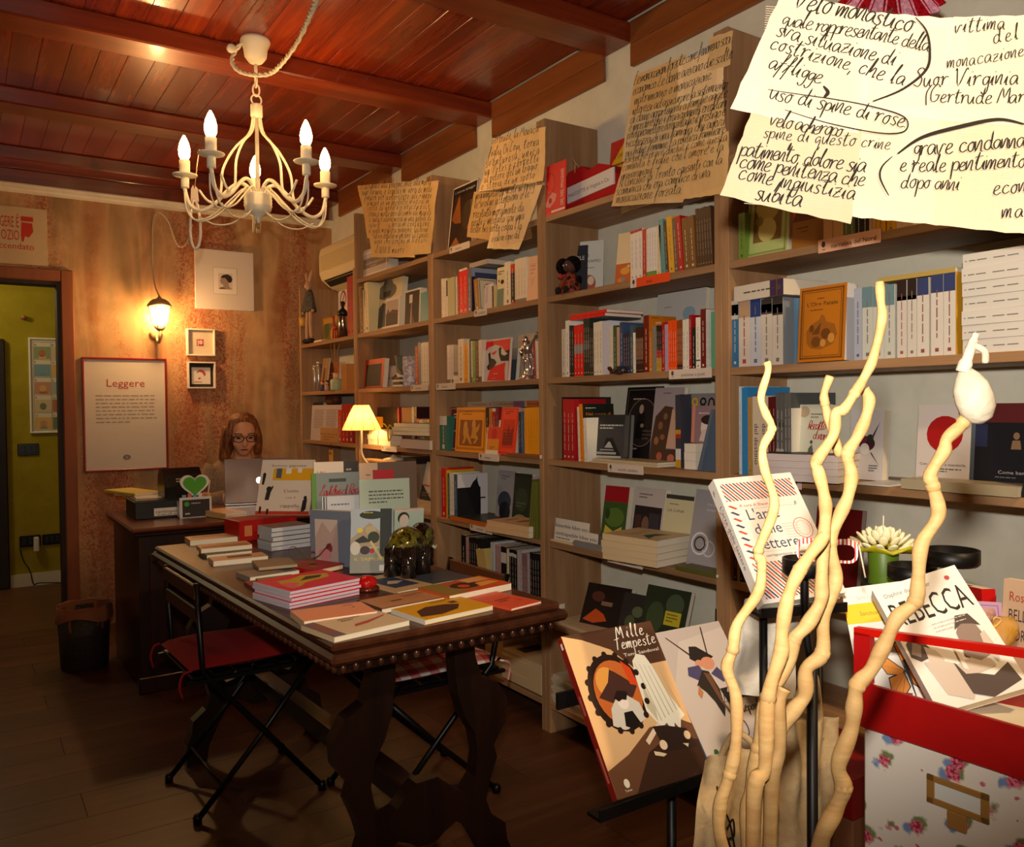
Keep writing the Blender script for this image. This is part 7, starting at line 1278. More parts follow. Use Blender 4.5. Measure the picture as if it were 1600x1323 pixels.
# ---------------------------------------------------------------- folding chairs
def folding_chair(label, M, cush, cname, mslat, zt, xt):
    t = thing('folding_chair', label, 'chair', M, 'black folding chairs at the carved table'); mk = mat('0c0a0a', 0.4, 0.3); w = 0.38
    # local: x forward (toward the table), y across, z up; back at x=0
    for y in (0, w):
        b = MB(); b.tube([(xt, y, zt), (0.04, y, 0.47), (0.20, y, 0.28), (0.42, y, 0.012)], 0.0095, mk, 8); b.obj('back_post', t)
        b = MB(); b.tube([(0.40, y+(0.012 if y == 0 else -0.012), 0.44), (0.24, y+(0.012 if y == 0 else -0.012), 0.25), (0.02, y+(0.012 if y == 0 else -0.012), 0.012)], 0.0095, mk, 8); b.obj('leg', t)
        for xx in (0.42, 0.02): b = MB(); b.lathe([(0.013, 0), (0.014, 0.02), (0.010, 0.03)], mk, 10, T(xx, y+(0 if xx > 0.1 else (0.012 if y == 0 else -0.012)), 0)); b.obj('foot_cap', t)
        b = MB(); b.box((-0.005, y-0.008, 0.435), (0.42, y+0.008, 0.447), mk); b.obj('seat_rail', t)
    for z, x in ((zt-0.028, xt*0.9), (zt-0.10, xt*0.65+0.012)):
        b = MB(); b.box((x-0.006, -0.006, z-0.022), (x+0.006, w+0.006, z+0.024), mslat, bev=0.003); b.obj('back_slat', t)
    for k in range(6): b = MB(); b.box((0.01+0.068*k, 0.004, 0.447), (0.063+0.068*k, w-0.004, 0.457), mk, bev=0.002); b.obj('seat_slat', t)
    for z, x in ((0.10, 0.343), (0.10, 0.095)): b = MB(); b.cyl((x, 0.01, z), (x, w-0.01, z), 0.005, mk, 6); b.obj('stretcher', t)
    # cushion: separate thing
    b = MB(); n = 14; vs_ = []; fs = []
    for sgn in (1, -1):
        for j in range(n+1):
            for i in range(n+1):
                u, v = i/n, j/n; e = min(u, 1-u, v, 1-v); h = 0.024*min(1, (e*5))**0.5
                vs_.append((0.0+0.40*u, -0.005+(w+0.01)*v, 0.482+sgn*h + 0.003*math.sin(9*u+5*v)*(e > 0)))
    q = (n+1)*(n+1)
    for j in range(n):
        for i in range(n):
            a = j*(n+1)+i; fs.append((a, a+1, a+n+2, a+n+1)); fs.append((q+a, q+a+n+1, q+a+n+2, q+a+1))
    b.add(vs_, fs, cush, True); c = thing('seat_cushion', cname, 'cushion', M); o = b.obj('pad', c)
    for (yy) in (0.0, w): b = MB(); b.tube(cat_rom([(0.01, yy, 0.48), (-0.015, yy+0.01, 0.47), (-0.03, yy-0.006, 0.44), (-0.02, yy, 0.40)], 4), 0.004, cush, 5); b.obj('tie', c)
    return t
M_REDC = mat('8a0a0c', 0.9, key='red_cushion')
def gingham():
    m = bpy.data.materials.new('gingham'); m.use_nodes = True; N, L = nodes(m); bs = N['Principled BSDF']; tc = N.new('ShaderNodeTexCoord'); sp = N.new('ShaderNodeSeparateXYZ'); L.new(tc.outputs['Object'], sp.inputs[0]); res = []
    for ax in (0, 1):
        mu = N.new('ShaderNodeMath'); mu.operation = 'MULTIPLY'; mu.inputs[1].default_value = 1/0.062; L.new(sp.outputs[ax], mu.inputs[0]); fr = N.new('ShaderNodeMath'); fr.operation = 'FRACT'; L.new(mu.outputs[0], fr.inputs[0]); gt = N.new('ShaderNodeMath'); gt.operation = 'GREATER_THAN'; gt.inputs[1].default_value = 0.5; L.new(fr.outputs[0], gt.inputs[0]); res.append(gt)
    ad = N.new('ShaderNodeMath'); L.new(res[0].outputs[0], ad.inputs[0]); L.new(res[1].outputs[0], ad.inputs[1]); dv = N.new('ShaderNodeMath'); dv.operation = 'DIVIDE'; dv.inputs[1].default_value = 2; L.new(ad.outputs[0], dv.inputs[0])
    r = N.new('ShaderNodeValToRGB'); r.color_ramp.interpolation = 'CONSTANT'; e = r.color_ramp.elements; e.new(0.5); e[0].position = 0; e[0].color = hexc('d0ccc8'); e[1].position = 0.25; e[1].color = hexc('c07878'); e[2].position = 0.75; e[2].color = hexc('a83c40'); L.new(dv.outputs[0], r.inputs[0]); L.new(r.outputs[0], bs.inputs['Base Color']); bs.inputs['Roughness'].default_value = 0.9; return m
M_SLAT = grain('pine_slat', [(0.3, '5a3018'), (0.7, '7a4624')], (8, 1, 8), 0.5, 4, 2, 0.03)
folding_chair('black folding chair with the red cushion', T(0.565, 2.64, 0) @ RZ(2), M_REDC, 'red seat cushion on the folding chair left of the table', mat('3a2010', 0.45), 0.745, 0.025)
folding_chair('black folding chair with the checked cushion, by the bookcase', T(1.475, 2.67, 0) @ RZ(180) @ Matrix.Diagonal((1.08, 1, 0.92, 1)), gingham(), 'red and white gingham seat cushion on the chair by the bookcase', M_SLAT, 0.785, -0.02)

# ---------------------------------------------------------------- books lying on the table
def on(n): return TZ + n
lie('cream book at the far left corner of the table', zL, (778,764), (1184,728), (703,735), on(0.021), 0.021, 'd0a878', deco=art(('r',0.1,0.5,0.9,0.9,'b88c5c'),))
lie('pale orange book next to the far corner one', zL, (868,834), (1292,796), (793,803), on(0.029), 0.016, 'c8966c', deco=art(('r',0.05,0.1,0.95,0.5,'b07850'),))
lie('green-edged book beneath the pale orange one', zL, (915,885), (1290,845), (845,850), on(0.0128), 0.0128, '5a5a3c')
lie('cream book with a dark rectangle on its cover', zL, (970,935), (1424,890), (885,905), on(0.018), 0.018, 'd4a684', deco=art(('r',0.3,0.35,0.75,0.75,'5a3a2c'),))
lie('grey-covered book with an oval picture', zM, (690,432), (1100,372), (556,392), on(0.016), 0.016, '8a7c74', deco=art(('d',0.5,0.5,0.24,0.16,'a88468'),('r',0.72,0.1,0.95,0.9,'5a5468')))
lie('thick brown book partly under the pink stack', zM, (815,490), (1120,452), (690,448), on(0.035), 0.0235, '8a6c54')
lie('thin white book with a red edge at the table side', zM, (838,590), (1150,548), (618,470), on(0.011), 0.011, '7a1418', pages='d8d4cc')
lie('pink book with a leopard guitar on its cover, in the stack of five', c10, (213,1055), (650,970), (90,975), on(0.0465), 0.0093, 'd80e3c', n=5, spine='c4bcc8', group='stack of five pink books', pages='c8c0cc', deco=art(('p',[(0.1,0.3),(0.25,0.2),(0.4,0.35),(0.8,0.45),(0.9,0.7),(0.6,0.85),(0.35,0.7),(0.2,0.75)],'c0a024'),('p',[(0.4,0.5),(0.7,0.52),(0.8,0.65),(0.6,0.72)],'2a1c14'),('d',0.2,0.4,0.12,0.1,'e05068'),('b',0.1,0.25,0.2,3,0.06,'e8b0b8')))
for k, (lab) in enumerate(('magazines tied with a brown ribbon, top of the bundle', 'magazine in the middle of the ribbon-tied bundle', 'magazine at the bottom of the ribbon-tied bundle')):
    lie(lab, zM, (765+k*4, 352+k*2), (1085, 322+k*2), (662+k*6, 298+k*2), on(0.030-0.010*k), 0.0098, ('8a7458', '6a5a44', '9a8468')[k], name='magazine', cat='magazine', pages='a89878')
c = un(480, 865, 'Z', on(0.05)); t = thing('ribbon_bow', 'looped brown and red ribbon on the magazine bundle', 'ribbon', T(c.x, c.y, on(0.0305)) @ Matrix.Scale(0.7, 4))
for k, (pts, col) in enumerate((([(0, 0, 0.002), (-0.06, 0.02, 0.012), (-0.075, 0.03, 0.05), (-0.045, 0.02, 0.058), (-0.005, 0.0, 0.006)], '7a5a3c'), ([(0, 0, 0.002), (0.05, 0.0, 0.012), (0.075, -0.02, 0.045), (0.10, -0.03, 0.07)], '7a5a3c'), ([(0.0, 0, 0.004), (0.015, 0.01, 0.03), (0.035, 0.0, 0.032), (0.03, -0.01, 0.006)], 'b03018'))):
    b = MB(); cv2 = cat_rom([Vector(q) for q in pts], 6); q = []
    for p_ in cv2: q += [p_+Vector((0.004, 0.010, 0)), p_-Vector((0.004, 0.010, 0))]
    b.add(q+[v+Vector((0, 0, 0.0012)) for v in q], [(2*i, 2*i+1, 2*i+3, 2*i+2) for i in range(len(cv2)-1)]+[(2*i+2+len(q), 2*i+3+len(q), 2*i+1+len(q), 2*i+len(q)) for i in range(len(cv2)-1)], mat(col, 0.7), True); b.obj('loop', t)
lie('thick red hardback with gold ornaments', c10, (360,922), (552,880), (258,868), on(0.019), 0.019, '9a1410', pages='d8cfae', hard=True, deco=art(('d',0.3,0.3,0.1,0.1,'8a7a28'),('d',0.7,0.7,0.1,0.1,'8a7a28'),('r',0.42,0.42,0.6,0.56,'5a0c08')))
lie('salmon-pink book at the near edge of the table', c10, (300,1242), (758,1178), (180,1180), on(0.0165), 0.0165, 'e89468', spine='d8b890', deco=art(('b',0.7,0.8,0.25,1,0.1,'6a3018'),('d',0.8,0.6,0.02,0.02,'6a3018')))
lie('book with a red-dressed woman at the table corner', (400, 990, 4), (488,22), (960,-85), (345,-68), on(0.0125), 0.0125, 'd8bc98', spine='d0b890', deco=art(('r',0,0,0.16,1,'6a5464'),('r',0.04,0.2,0.13,0.8,'8a4a34'),('p',[(0.4,0.3),(0.6,0.35),(0.9,0.55),(0.95,0.62),(0.7,0.5),(0.45,0.42)],'b8483c'),('b',0.4,0.8,0.3,2,0.1,'6a4a3c')))
lie('yellow book with a brown sleeping face', c10, (1056,1234), (1482,1142), (888,1157), on(0.0125), 0.0125, 'dca014', spine='d8d0c0', deco=art(('p',[(0.05,0.2),(0.15,0.55),(0.35,0.7),(0.6,0.65),(0.75,0.5),(0.6,0.25),(0.3,0.12)],'4a2418'),('r',0.7,0.62,0.8,0.76,'5a2c18'),('b',0.5,0.9,0.4,2,0.06,'7a5410')))
lie('tan book with a dark border', c10, (785,1166), (1206,1086), (664,1106), on(0.0125), 0.0125, 'b88058', spine='5a4038', deco=art(('f',0.02,'3a2a28',0.0),('r',0.3,0.42,0.46,0.5,'5a3424'),('b',0.55,0.7,0.35,2,0.1,'8a5434')))
lie('coral-red book at the near right corner of the table', cK, (750,428), (972,372), (468,338), on(0.007), 0.007, 'dc5434', deco=art(('o',0.75,0.3,0.05,0.05,0.01,'4a1008'),('b',0.25,0.5,0.5,2,0.1,'8a2c18')))
lie('book with a fiery orange painting', c10, (1208,1082), (1597,1002), (1070,1020), on(0.02), 0.02, 'b85424', deco=art(('r',0,0,0.3,1,'8a7030'),('r',0.55,0,1,1,'d0501c'),('d',0.5,0.5,0.22,0.16,'3a2018'),('d',0.45,0.45,0.08,0.08,'c84818'),('r',0.6,0.6,0.95,0.95,'d8a060'),('p',[(0.6,0.2),(0.95,0.3),(0.9,0.5),(0.65,0.5)],'e0a040')))
lie('wide beige picture book with a blue fish on it', c10, (885,1060), (1120,1012), (668,972), on(0.006), 0.006, 'c0a078', deco=art(('r',0.2,0.2,0.85,0.8,'2a3858'),('p',[(0.3,0.45),(0.5,0.6),(0.8,0.5),(0.5,0.4)],'b8a898')))
lie('dark slate-blue album lying beside the elephant', c10, (1110,1008), (1360,962), (1010,955), on(0.005), 0.005, '3c4450')
# red glass dish
c = un(578, 924, 'Z', on(0)); t = thing('glass_heart', 'shiny red glass paperweight on the table', 'paperweight', T(c.x, c.y+0.02, on(0)))
b = MB(); b.lathe([(0.03, 0), (0.036, 0.005), (0.03, 0.012)], mat('6a3020', 0.2, 0.5), 16); b.obj('foot', t); b = MB(); b.sphere((0, 0, 0.022), (0.030, 0.028, 0.02), mat('b00c0c', 0.06, 0, 0.6, key='red_glass', coat=0.6), 18, 12); b.obj('dome', t)
# ---------------------------------------------------------------- books standing on the table
def tstand(label, xl, xr, yt, Yb, t, col, deco=None, **kw):
    q = []
    for x in (xl, xr):
        r = ray(*cv(c10, x, yt)); s = (Yb+0.22)/(r.y+0.22*r.x); q.append(Vector((r.x*s, r.y*s, TZ)))
    r = ray(*cv(c10, xl, yt)); h = CAMZ+r.z*(Yb+0.22)/(r.y+0.22*r.x)-TZ; uniq(label)
    return book(label, (q[1]-q[0]).length, h/math.cos(0.06), t, col, frame(q[0], q[1]-q[0], (0, 0, 1)) @ T(0, 0, t*0.06) @ RX(-3.4), deco=deco, **kw)
stand('book titled Il Samurai with a painted landscape', c10, (585,950), (850,945), (596,548), TZ, 0.012, '8a9498', art(('r',0,0.0,1,0.38,'8c8c84'),('r',0,0.38,1,1,'a4b0b8'),('p',[(0,0.52),(0.45,0.78),(0.85,0.55),(0.85,0.4),(0,0.4)],'a09078'),('r',0.70,0.25,0.98,1.0,'1c2420'),('d',0.22,0.66,0.07,0.06,'d8c038'),('d',0.5,0.9,0.3,0.1,'1c2a22'),('d',0.48,0.66,0.13,0.11,'b0a078'),('d',0.55,0.55,0.14,0.14,'24301f'),('p',[(0.1,0.5),(0.3,0.58),(0.5,0.48),(0.2,0.46)],'24281f'),('d',0.35,0.35,0.12,0.1,'3a2a2a'),('d',0.52,0.34,0.06,0.06,'b02020'),('d',0.12,0.38,0.12,0.16,'c8c4b8'),('p',[(0.5,0.5),(0.78,0.22),(0.72,0.2),(0.46,0.48)],'c8b468'),('t','IL SAMURAI',0.5,0.19,0.07,'d8c020',0.82),('b',0.3,0.93,0.4,1,0.03,'d8c020'),('r',0.7,0.03,0.98,0.12,'d8d4cc'),('r',0.9,0.12,0.99,0.4,'d8d4cc')))
stand('mint book with a drawn boy behind the samurai book', c10, (860,925), (1040,905), (868,548), TZ, 0.012, 'b4c4b0', art(('r',0,0.0,1,0.1,'1c7a3c'),('d',0.3,0.86,0.2,0.2,'3a3028'),('d',0.32,0.82,0.16,0.2,'d8c4b0'),('p',[(0.12,0.5),(0.2,0.68),(0.5,0.7),(0.75,0.5),(0.6,0.35),(0.15,0.38)],'5a5654'),('r',0,0.97,1,1,'d8b8a8')))
stand('grey-blue album with a pinkish marbled window', c10, (345,885), (600,905), (335,545), TZ, 0.02, '6c7484', art(('r',0.12,0.02,0.68,0.84,'b09890'),('p',[(0.12,0.5),(0.3,0.8),(0.5,0.6),(0.68,0.8),(0.68,0.84),(0.12,0.84)],'c0b0a4'),('d',0.46,0.32,0.08,0.1,'7a2c34'),('d',0.35,0.2,0.16,0.12,'b87a80')))
tstand('white book half hidden behind the grey-blue album', 415, 690, 468, 2.61, 0.012, 'c8c8cc', art(('r',0.03,0,0.06,1,'1c2a24'),('r',0.09,0,0.11,1,'1c2a24'),('b',0.2,0.86,0.75,1,0.05,'5a5a62')))
tstand('pale green card printed with a poem', 650, 965, 362, 2.57, 0.006, 'b8c4ac', art(('b',0.18,0.84,0.7,4,0.045,'5a6054'),('b',0.18,0.56,0.7,5,0.045,'5a6054')), name='poem_card', cat='card')
tstand('grey book titled Lautobus di Rosa with a green spine', 350, 650, 322, 2.66, 0.012, '7c8480', art(('r',0,0,0.1,1,'5c8a2c'),('p',[(0.1,0.2),(0.5,0.5),(1,0.7),(1,0.6),(0.4,0.35),(0.1,0.1)],'949c98'),('h',"L'autobus di Rosa",0.16,0.74,0.06,'a82024',0.78),('r',0.36,0.89,0.72,0.93,'3a3e3c')))
lie('white book in the pile under the picture book', c10, (98,660), (342,632), (20,640), on(0.084), 0.0168, '6a2c24', n=5, spine='b8bcc0', group='pile of five white-edged books', pages='c8ccd0')
stand('tall picture book titled Luomo col cappello with black figures', c10, (-5,580), (330,582), (42,238), on(0.0845), 0.008, 'd4c8b8', art(('r',0.24,0.62,1.0,0.84,'d8a010'),('r',0.30,0.66,0.4,0.84,'4a5a64'),('r',0.48,0.74,0.58,0.84,'e0d8cc'),('r',0.70,0.76,0.78,0.84,'d8d4cc'),('t','Sonno gigante',0.52,0.87,0.055,'6a4a34',0.66),('t',"L'uomo",0.62,0.40,0.085,'8a2018',0.28),('t','con il',0.62,0.29,0.05,'8a2018',0.18),('t','cappello',0.62,0.13,0.085,'8a2018',0.36),('d',0.08,0.72,0.03,0.04,'1c1814'),('p',[(0.05,0.54),(0.05,0.70),(0.11,0.70),(0.09,0.54)],'1c1814'),('d',0.2,0.46,0.05,0.05,'2a2620'),('p',[(0.14,0.26),(0.16,0.42),(0.22,0.46),(0.26,0.52),(0.28,0.50),(0.24,0.40),(0.22,0.26)],'2a2620'),('d',0.9,0.3,0.03,0.04,'1c1814'),('p',[(0.84,0.04),(0.86,0.26),(0.94,0.28),(0.93,0.1),(0.88,0.04)],'1c1814'),('r',0,0.0,1,0.06,'b83414'),('p',[(0.06,0.02),(0.06,0.14),(0.1,0.14),(0.1,0.02)],'1c1814'),('p',[(0.2,0.0),(0.2,0.1),(0.24,0.1),(0.24,0.0)],'1c1814')))
t = thing('red_box', 'glossy red gift box behind the pile of white-edged books', 'box', frame(un(385, 850, 'Z', TZ), un(425, 845, 'Z', TZ)-un(385, 850, 'Z', TZ), (0, 0, 1))); b = MB(); b.box((0, 0.06, 0), (0.24, 0.20, 0.08), mat('a81410', 0.4), bev=0.003); b.obj('body', t); b = MB(); b.box((0.02, 0.058, 0.02), (0.05, 0.061, 0.06), mat('c87a48', 0.5)); b.obj('label', t)
# second rank behind: leaning against one another on the far half of the table
tstand('cream book lettered Un irlandese in red', 365, 552, 252, 2.72, 0.012, 'e0ccb4', art(('t','UN',0.1,0.86,0.06,'b03020',None,'L'),('t','IRLANDESE',0.1,0.78,0.06,'b03020',0.6,'L'),('t','IN',0.1,0.70,0.06,'b03020',None,'L')))
tstand('black-brown book beside the cream irlandese one', 548, 645, 246, 2.76, 0.012, '2a1c18', art(('b',0.2,0.9,0.6,1,0.05,'b8a898'),))
tstand('book with a brown bear on a cream cover', 650, 785, 258, 2.68, 0.012, 'e0b890', art(('d',0.5,0.6,0.36,0.22,'8a5424'),('d',0.28,0.7,0.1,0.1,'8a5424'),('r',0.85,0,1,1,'78a8a8'),('b',0.3,0.86,0.4,1,0.04,'9a6840')))
tstand('red triangular book corner behind the poem card', 740, 868, 300, 2.60, 0.01, 'b8141c', art(('b',0.4,0.3,0.4,1,0.06,'d88a8c'),))
tstand('big brown picture book with a pale fore edge', 775, 1010, 252, 2.64, 0.02, '6e5440', None, pages='c8b898')
# ---------------------------------------------------------------- ceramic elephant
c = un(660, 900, 'Z', TZ); t = thing('elephant_figurine', 'glossy dark ceramic elephant with an olive patterned back', 'figurine', T(c.x-0.035, c.y+0.03, TZ) @ RZ(30) @ Matrix.Scale(1.12, 4))
mdk = mat('1a120e', 0.08, 0, 0.6, key='dark_glaze', coat=0.5)
mol = grain('olive_glaze', [(0.38, '14120a'), (0.48, '4a4410'), (0.58, '6e661c'), (0.66, '221e0c')], (1, 1, 1), 0.08, 3, 34, 0.1, 0.6, 0.6)
b = MB(); b.sphere((0, 0, 0.078), (0.060, 0.048, 0.052), mdk, 20, 14); b.obj('body', t)
b = MB()
vs_ = []; nu, nv = 20, 9
for j in range(nv):
    th = math.radians(4+78*j/(nv-1))
    for i in range(nu): a = 2*math.pi*i/nu; vs_.append((0.0625*math.sin(th)*math.cos(a), 0.0505*math.sin(th)*math.sin(a), 0.079+0.0545*math.cos(th)))
b.add(vs_, [(j*nu+i, (j+1)*nu+i, (j+1)*nu+(i+1) % nu, j*nu+(i+1) % nu) for j in range(nv-1) for i in range(nu)] + [tuple(range(nu))], mol, True); b.obj('blanket', t)
for a in (-1, 1):
    for c2 in (-1, 1): b = MB(); b.tube([(a*0.034, c2*0.026, 0.08), (a*0.036, c2*0.027, 0.035), (a*0.036, c2*0.027, 0.0)], [0.022, 0.019, 0.021], mdk, 14); b.obj('leg', t)
b = MB(); b.sphere((0.068, 0, 0.098), (0.036, 0.032, 0.038), mdk, 16, 12); b.tube(cat_rom([(0.095, 0, 0.09), (0.112, 0, 0.06), (0.112, 0, 0.03), (0.122, 0, 0.012)], 5), [0.017]*6+[0.013]*5+[0.009]*5, mdk, 10); b.obj('head', t)
for s_ in (1, -1): b = MB(); b.sphere((0.058, s_*0.036, 0.098), (0.022, 0.008, 0.028), mol, 12, 8); b.obj('ear', t)
for s_ in (1, -1): b = MB(); b.tube(cat_rom([(0.092, s_*0.016, 0.075), (0.108, s_*0.02, 0.062), (0.118, s_*0.02, 0.066)], 4), [0.005]*6+[0.002]*3, mat('d8d0b8', 0.2), 6); b.obj('tusk', t)
b = MB(); b.tube(cat_rom([(-0.058, 0, 0.095), (-0.066, 0.004, 0.07), (-0.064, 0.0, 0.045)], 4), 0.004, mdk, 6); b.obj('tail', t)
# ================================================================ window display in front: rack, books, branches, crate
mk = mat('100e0e', 0.45, 0.4, key='black_iron')
# book rack of black steel: posts, two sloping ledges
t = thing('display_rack', 'black steel display rack with sloping ledges holding the comic albums', 'rack', T(0.86, 1.06, 0))
L1 = 0.612
b = MB(); b.box((-0.015, -0.03, L1-0.008), (0.46, 0.0, L1-0.002), mk); b.box((-0.015, -0.034, L1-0.008), (0.46, -0.03, L1+0.012), mk); b.obj('ledge', t)
b = MB(); b.box((0.02, 0.125, L1+0.12), (0.44, 0.131, L1+0.15), mk); b.obj('back_bar', t)
for x in (0.205, 0.43):
    b = MB(); b.cyl((x, 0.03, 0.012), (x, 0.03, L1-0.01), 0.0085, mk, 8); b.obj('post', t)
    b = MB(); b.cyl((x, 0.03, L1-0.012), (x, 0.15, L1+0.18), 0.005, mk, 8); b.obj('back_post', t)
    b = MB(); b.box((x-0.012, -0.12, 0), (x+0.012, 0.22, 0.012), mk); b.obj('foot', t)
b = MB(); b.cyl((0.205, 0.03, 0.25), (0.43, 0.03, 0.25), 0.006, mk, 8); b.obj('cross_bar', t)
def quad_book(label, O, a, tb, c, w, h, t_, col, **kw):
    """origin, yaw, tilt back, in-plane roll (radians)"""
    x = Vector((math.cos(a), math.sin(a), 0)); n = Vector((-math.sin(a), math.cos(a), 0)); u = math.cos(tb)*Vector((0, 0, 1))+math.sin(tb)*n
    x2 = math.cos(c)*x+math.sin(c)*u; u2 = math.cos(c)*u-math.sin(c)*x
    uniq(label); return book(label, w, h, t_, col, frame(Vector(O), x2, u2), **kw)
def mille(d, w, h, y):
    A = lambda pts: [(a*w, b*h) for a, b in pts]
    E = [('r0', rect(0, 0, w, h), 'dcb07c'), (0, A([(0, 1), (0.25, 0.94), (1, 0.97), (1, 1)]), '4a2e1e'), (0, A([(0.12, 0.98), (0.45, 0.86), (0.62, 0.72), (1, 0.72), (1, 1)]), '523424'), (0, A([(0, 0.0), (0, 0.16), (0.25, 0.22), (0.55, 0.34), (0.9, 0.34), (1, 0.3), (1, 0)]), '6a442c'), (0, A([(0.2, 0.0), (0.45, 0.2), (0.7, 0.26), (1, 0.2), (1, 0)]), '3c2418'),
     (0, disc(0.36*w, 0.59*h, 0.285*w, 0.245*h, 30), '2c1a12'), (0, disc(0.37*w, 0.59*h, 0.235*w, 0.205*h, 26), 'c8682c'), (0, disc(0.30*w, 0.66*h, 0.12*w, 0.10*h, 16), 'e8a048'), (0, A([(0.16, 0.58), (0.3, 0.66), (0.36, 0.74), (0.46, 0.68), (0.58, 0.6), (0.5, 0.54), (0.3, 0.52)]), '4a2c24'), (0, A([(0.5, 0.78), (0.58, 0.72), (0.6, 0.6), (0.52, 0.62)]), 'd8481c'),
     (0, A([(0.2, 0.40), (0.24, 0.5), (0.33, 0.56), (0.44, 0.56), (0.54, 0.5), (0.56, 0.40), (0.42, 0.36), (0.3, 0.36)]), 'd8ccb8'), (0, disc(0.38*w, 0.52*h, 0.055*w, 0.042*h, 14), 'f0e0cc'), (0, A([(0.30, 0.56), (0.36, 0.60), (0.46, 0.58), (0.42, 0.53), (0.38, 0.54), (0.34, 0.53)]), '241814'), (0, A([(0.32, 0.38), (0.35, 0.46), (0.44, 0.46), (0.48, 0.38), (0.4, 0.35)]), '1c1412'),
     (0, A([(0.58, 0.44), (0.6, 0.66), (0.63, 0.76), (0.70, 0.80), (0.78, 0.78), (0.82, 0.70), (0.88, 0.50), (0.96, 0.36), (0.90, 0.34), (0.86, 0.28), (0.82, 0.33), (0.78, 0.26), (0.74, 0.34), (0.68, 0.32), (0.64, 0.36)]), 'ece4cc'), (0, A([(0.60, 0.46), (0.64, 0.62), (0.68, 0.44), (0.66, 0.36)]), 'c8bc9c'), (0, A([(0.46, 0.27), (0.56, 0.32), (0.66, 0.36), (0.66, 0.33), (0.54, 0.27), (0.48, 0.24)]), 'e8ccac'),
     (0, A([(0.58, 0.34), (0.70, 0.33), (0.92, 0.28), (0.96, 0.16), (0.62, 0.18)]), '30201a'), (0, disc(0.62*w, 0.22*h, 0.04*w, 0.03*h, 14), 'e8cca8'), (0, disc(0.9*w, 0.24*h, 0.035*w, 0.027*h, 14), 'e0c49c'), (0, A([(0.50, 0.20), (0.56, 0.185), (0.62, 0.165), (0.58, 0.155), (0.50, 0.175)]), 'e0c8a4'), (0, A([(0.82, 0.2), (0.88, 0.19), (0.86, 0.17)]), 'e0c8a4'), (0, disc(0.13*w, 0.07*h, 0.028*w, 0.026*h, 12), 'e8dcc0')]
    for i, e in enumerate(E): d.flat(e[1], y-0.00008*i, mat(e[2], 0.35))
    yy = y-0.00008*len(E); cr_ = mat('f0e6d0', 0.4)
    for k in range(16):
        a = 2*math.pi*k/16; d.flat(disc(0.36*w+0.285*w*math.cos(a), 0.59*h+0.245*h*math.sin(a), 0.028*w, 0.022*h, 8), yy+0.0004, mat('2c1a12', 0.35))
    for k in range(6): d.flat(A([(0.64+0.045*k, 0.74-0.01*k), (0.645+0.045*k, 0.74-0.01*k), (0.70+0.05*k, 0.36+0.01*k), (0.69+0.05*k, 0.36+0.01*k)]), yy, mat('b8ac8c', 0.35))
    art(('h','Mille',0.55,0.915,0.042,'f4ead4',0.34),('h','Tempeste',0.50,0.845,0.040,'f4ead4',0.46))(d, w, h, yy); put_text(d, 'Tony Sandoval', 0.56*w, 0.795*h, 0.032*h, cr_, yy, 0.40*w)
    put_text(d, 'Tunue', 0.09*w, 0.025*h, 0.02*h, cr_, yy)
quad_book('sepia comic album titled Mille Tempeste on the rack', (0.898, 1.045, 0.620), -0.05, 0.6146, -0.005, 0.21, 0.287, 0.016, 'c89a6c', spine='7a1812', hard=True, deco=mille, sdeco=lambda d, t, h, M: [d.add([M @ Vector((s_*t, -0.0004, z_*h)) for s_, z_ in ((0.3, a), (0.7, a), (0.7, a+l), (0.3, a+l))], [(0, 1, 2, 3)], mat(c2)) for a, l, c2 in ((0.92, 0.04, 'd8d0c4'), (0.1, 0.2, 'b05a48'), (0.5, 0.12, 'a04a3c'))])
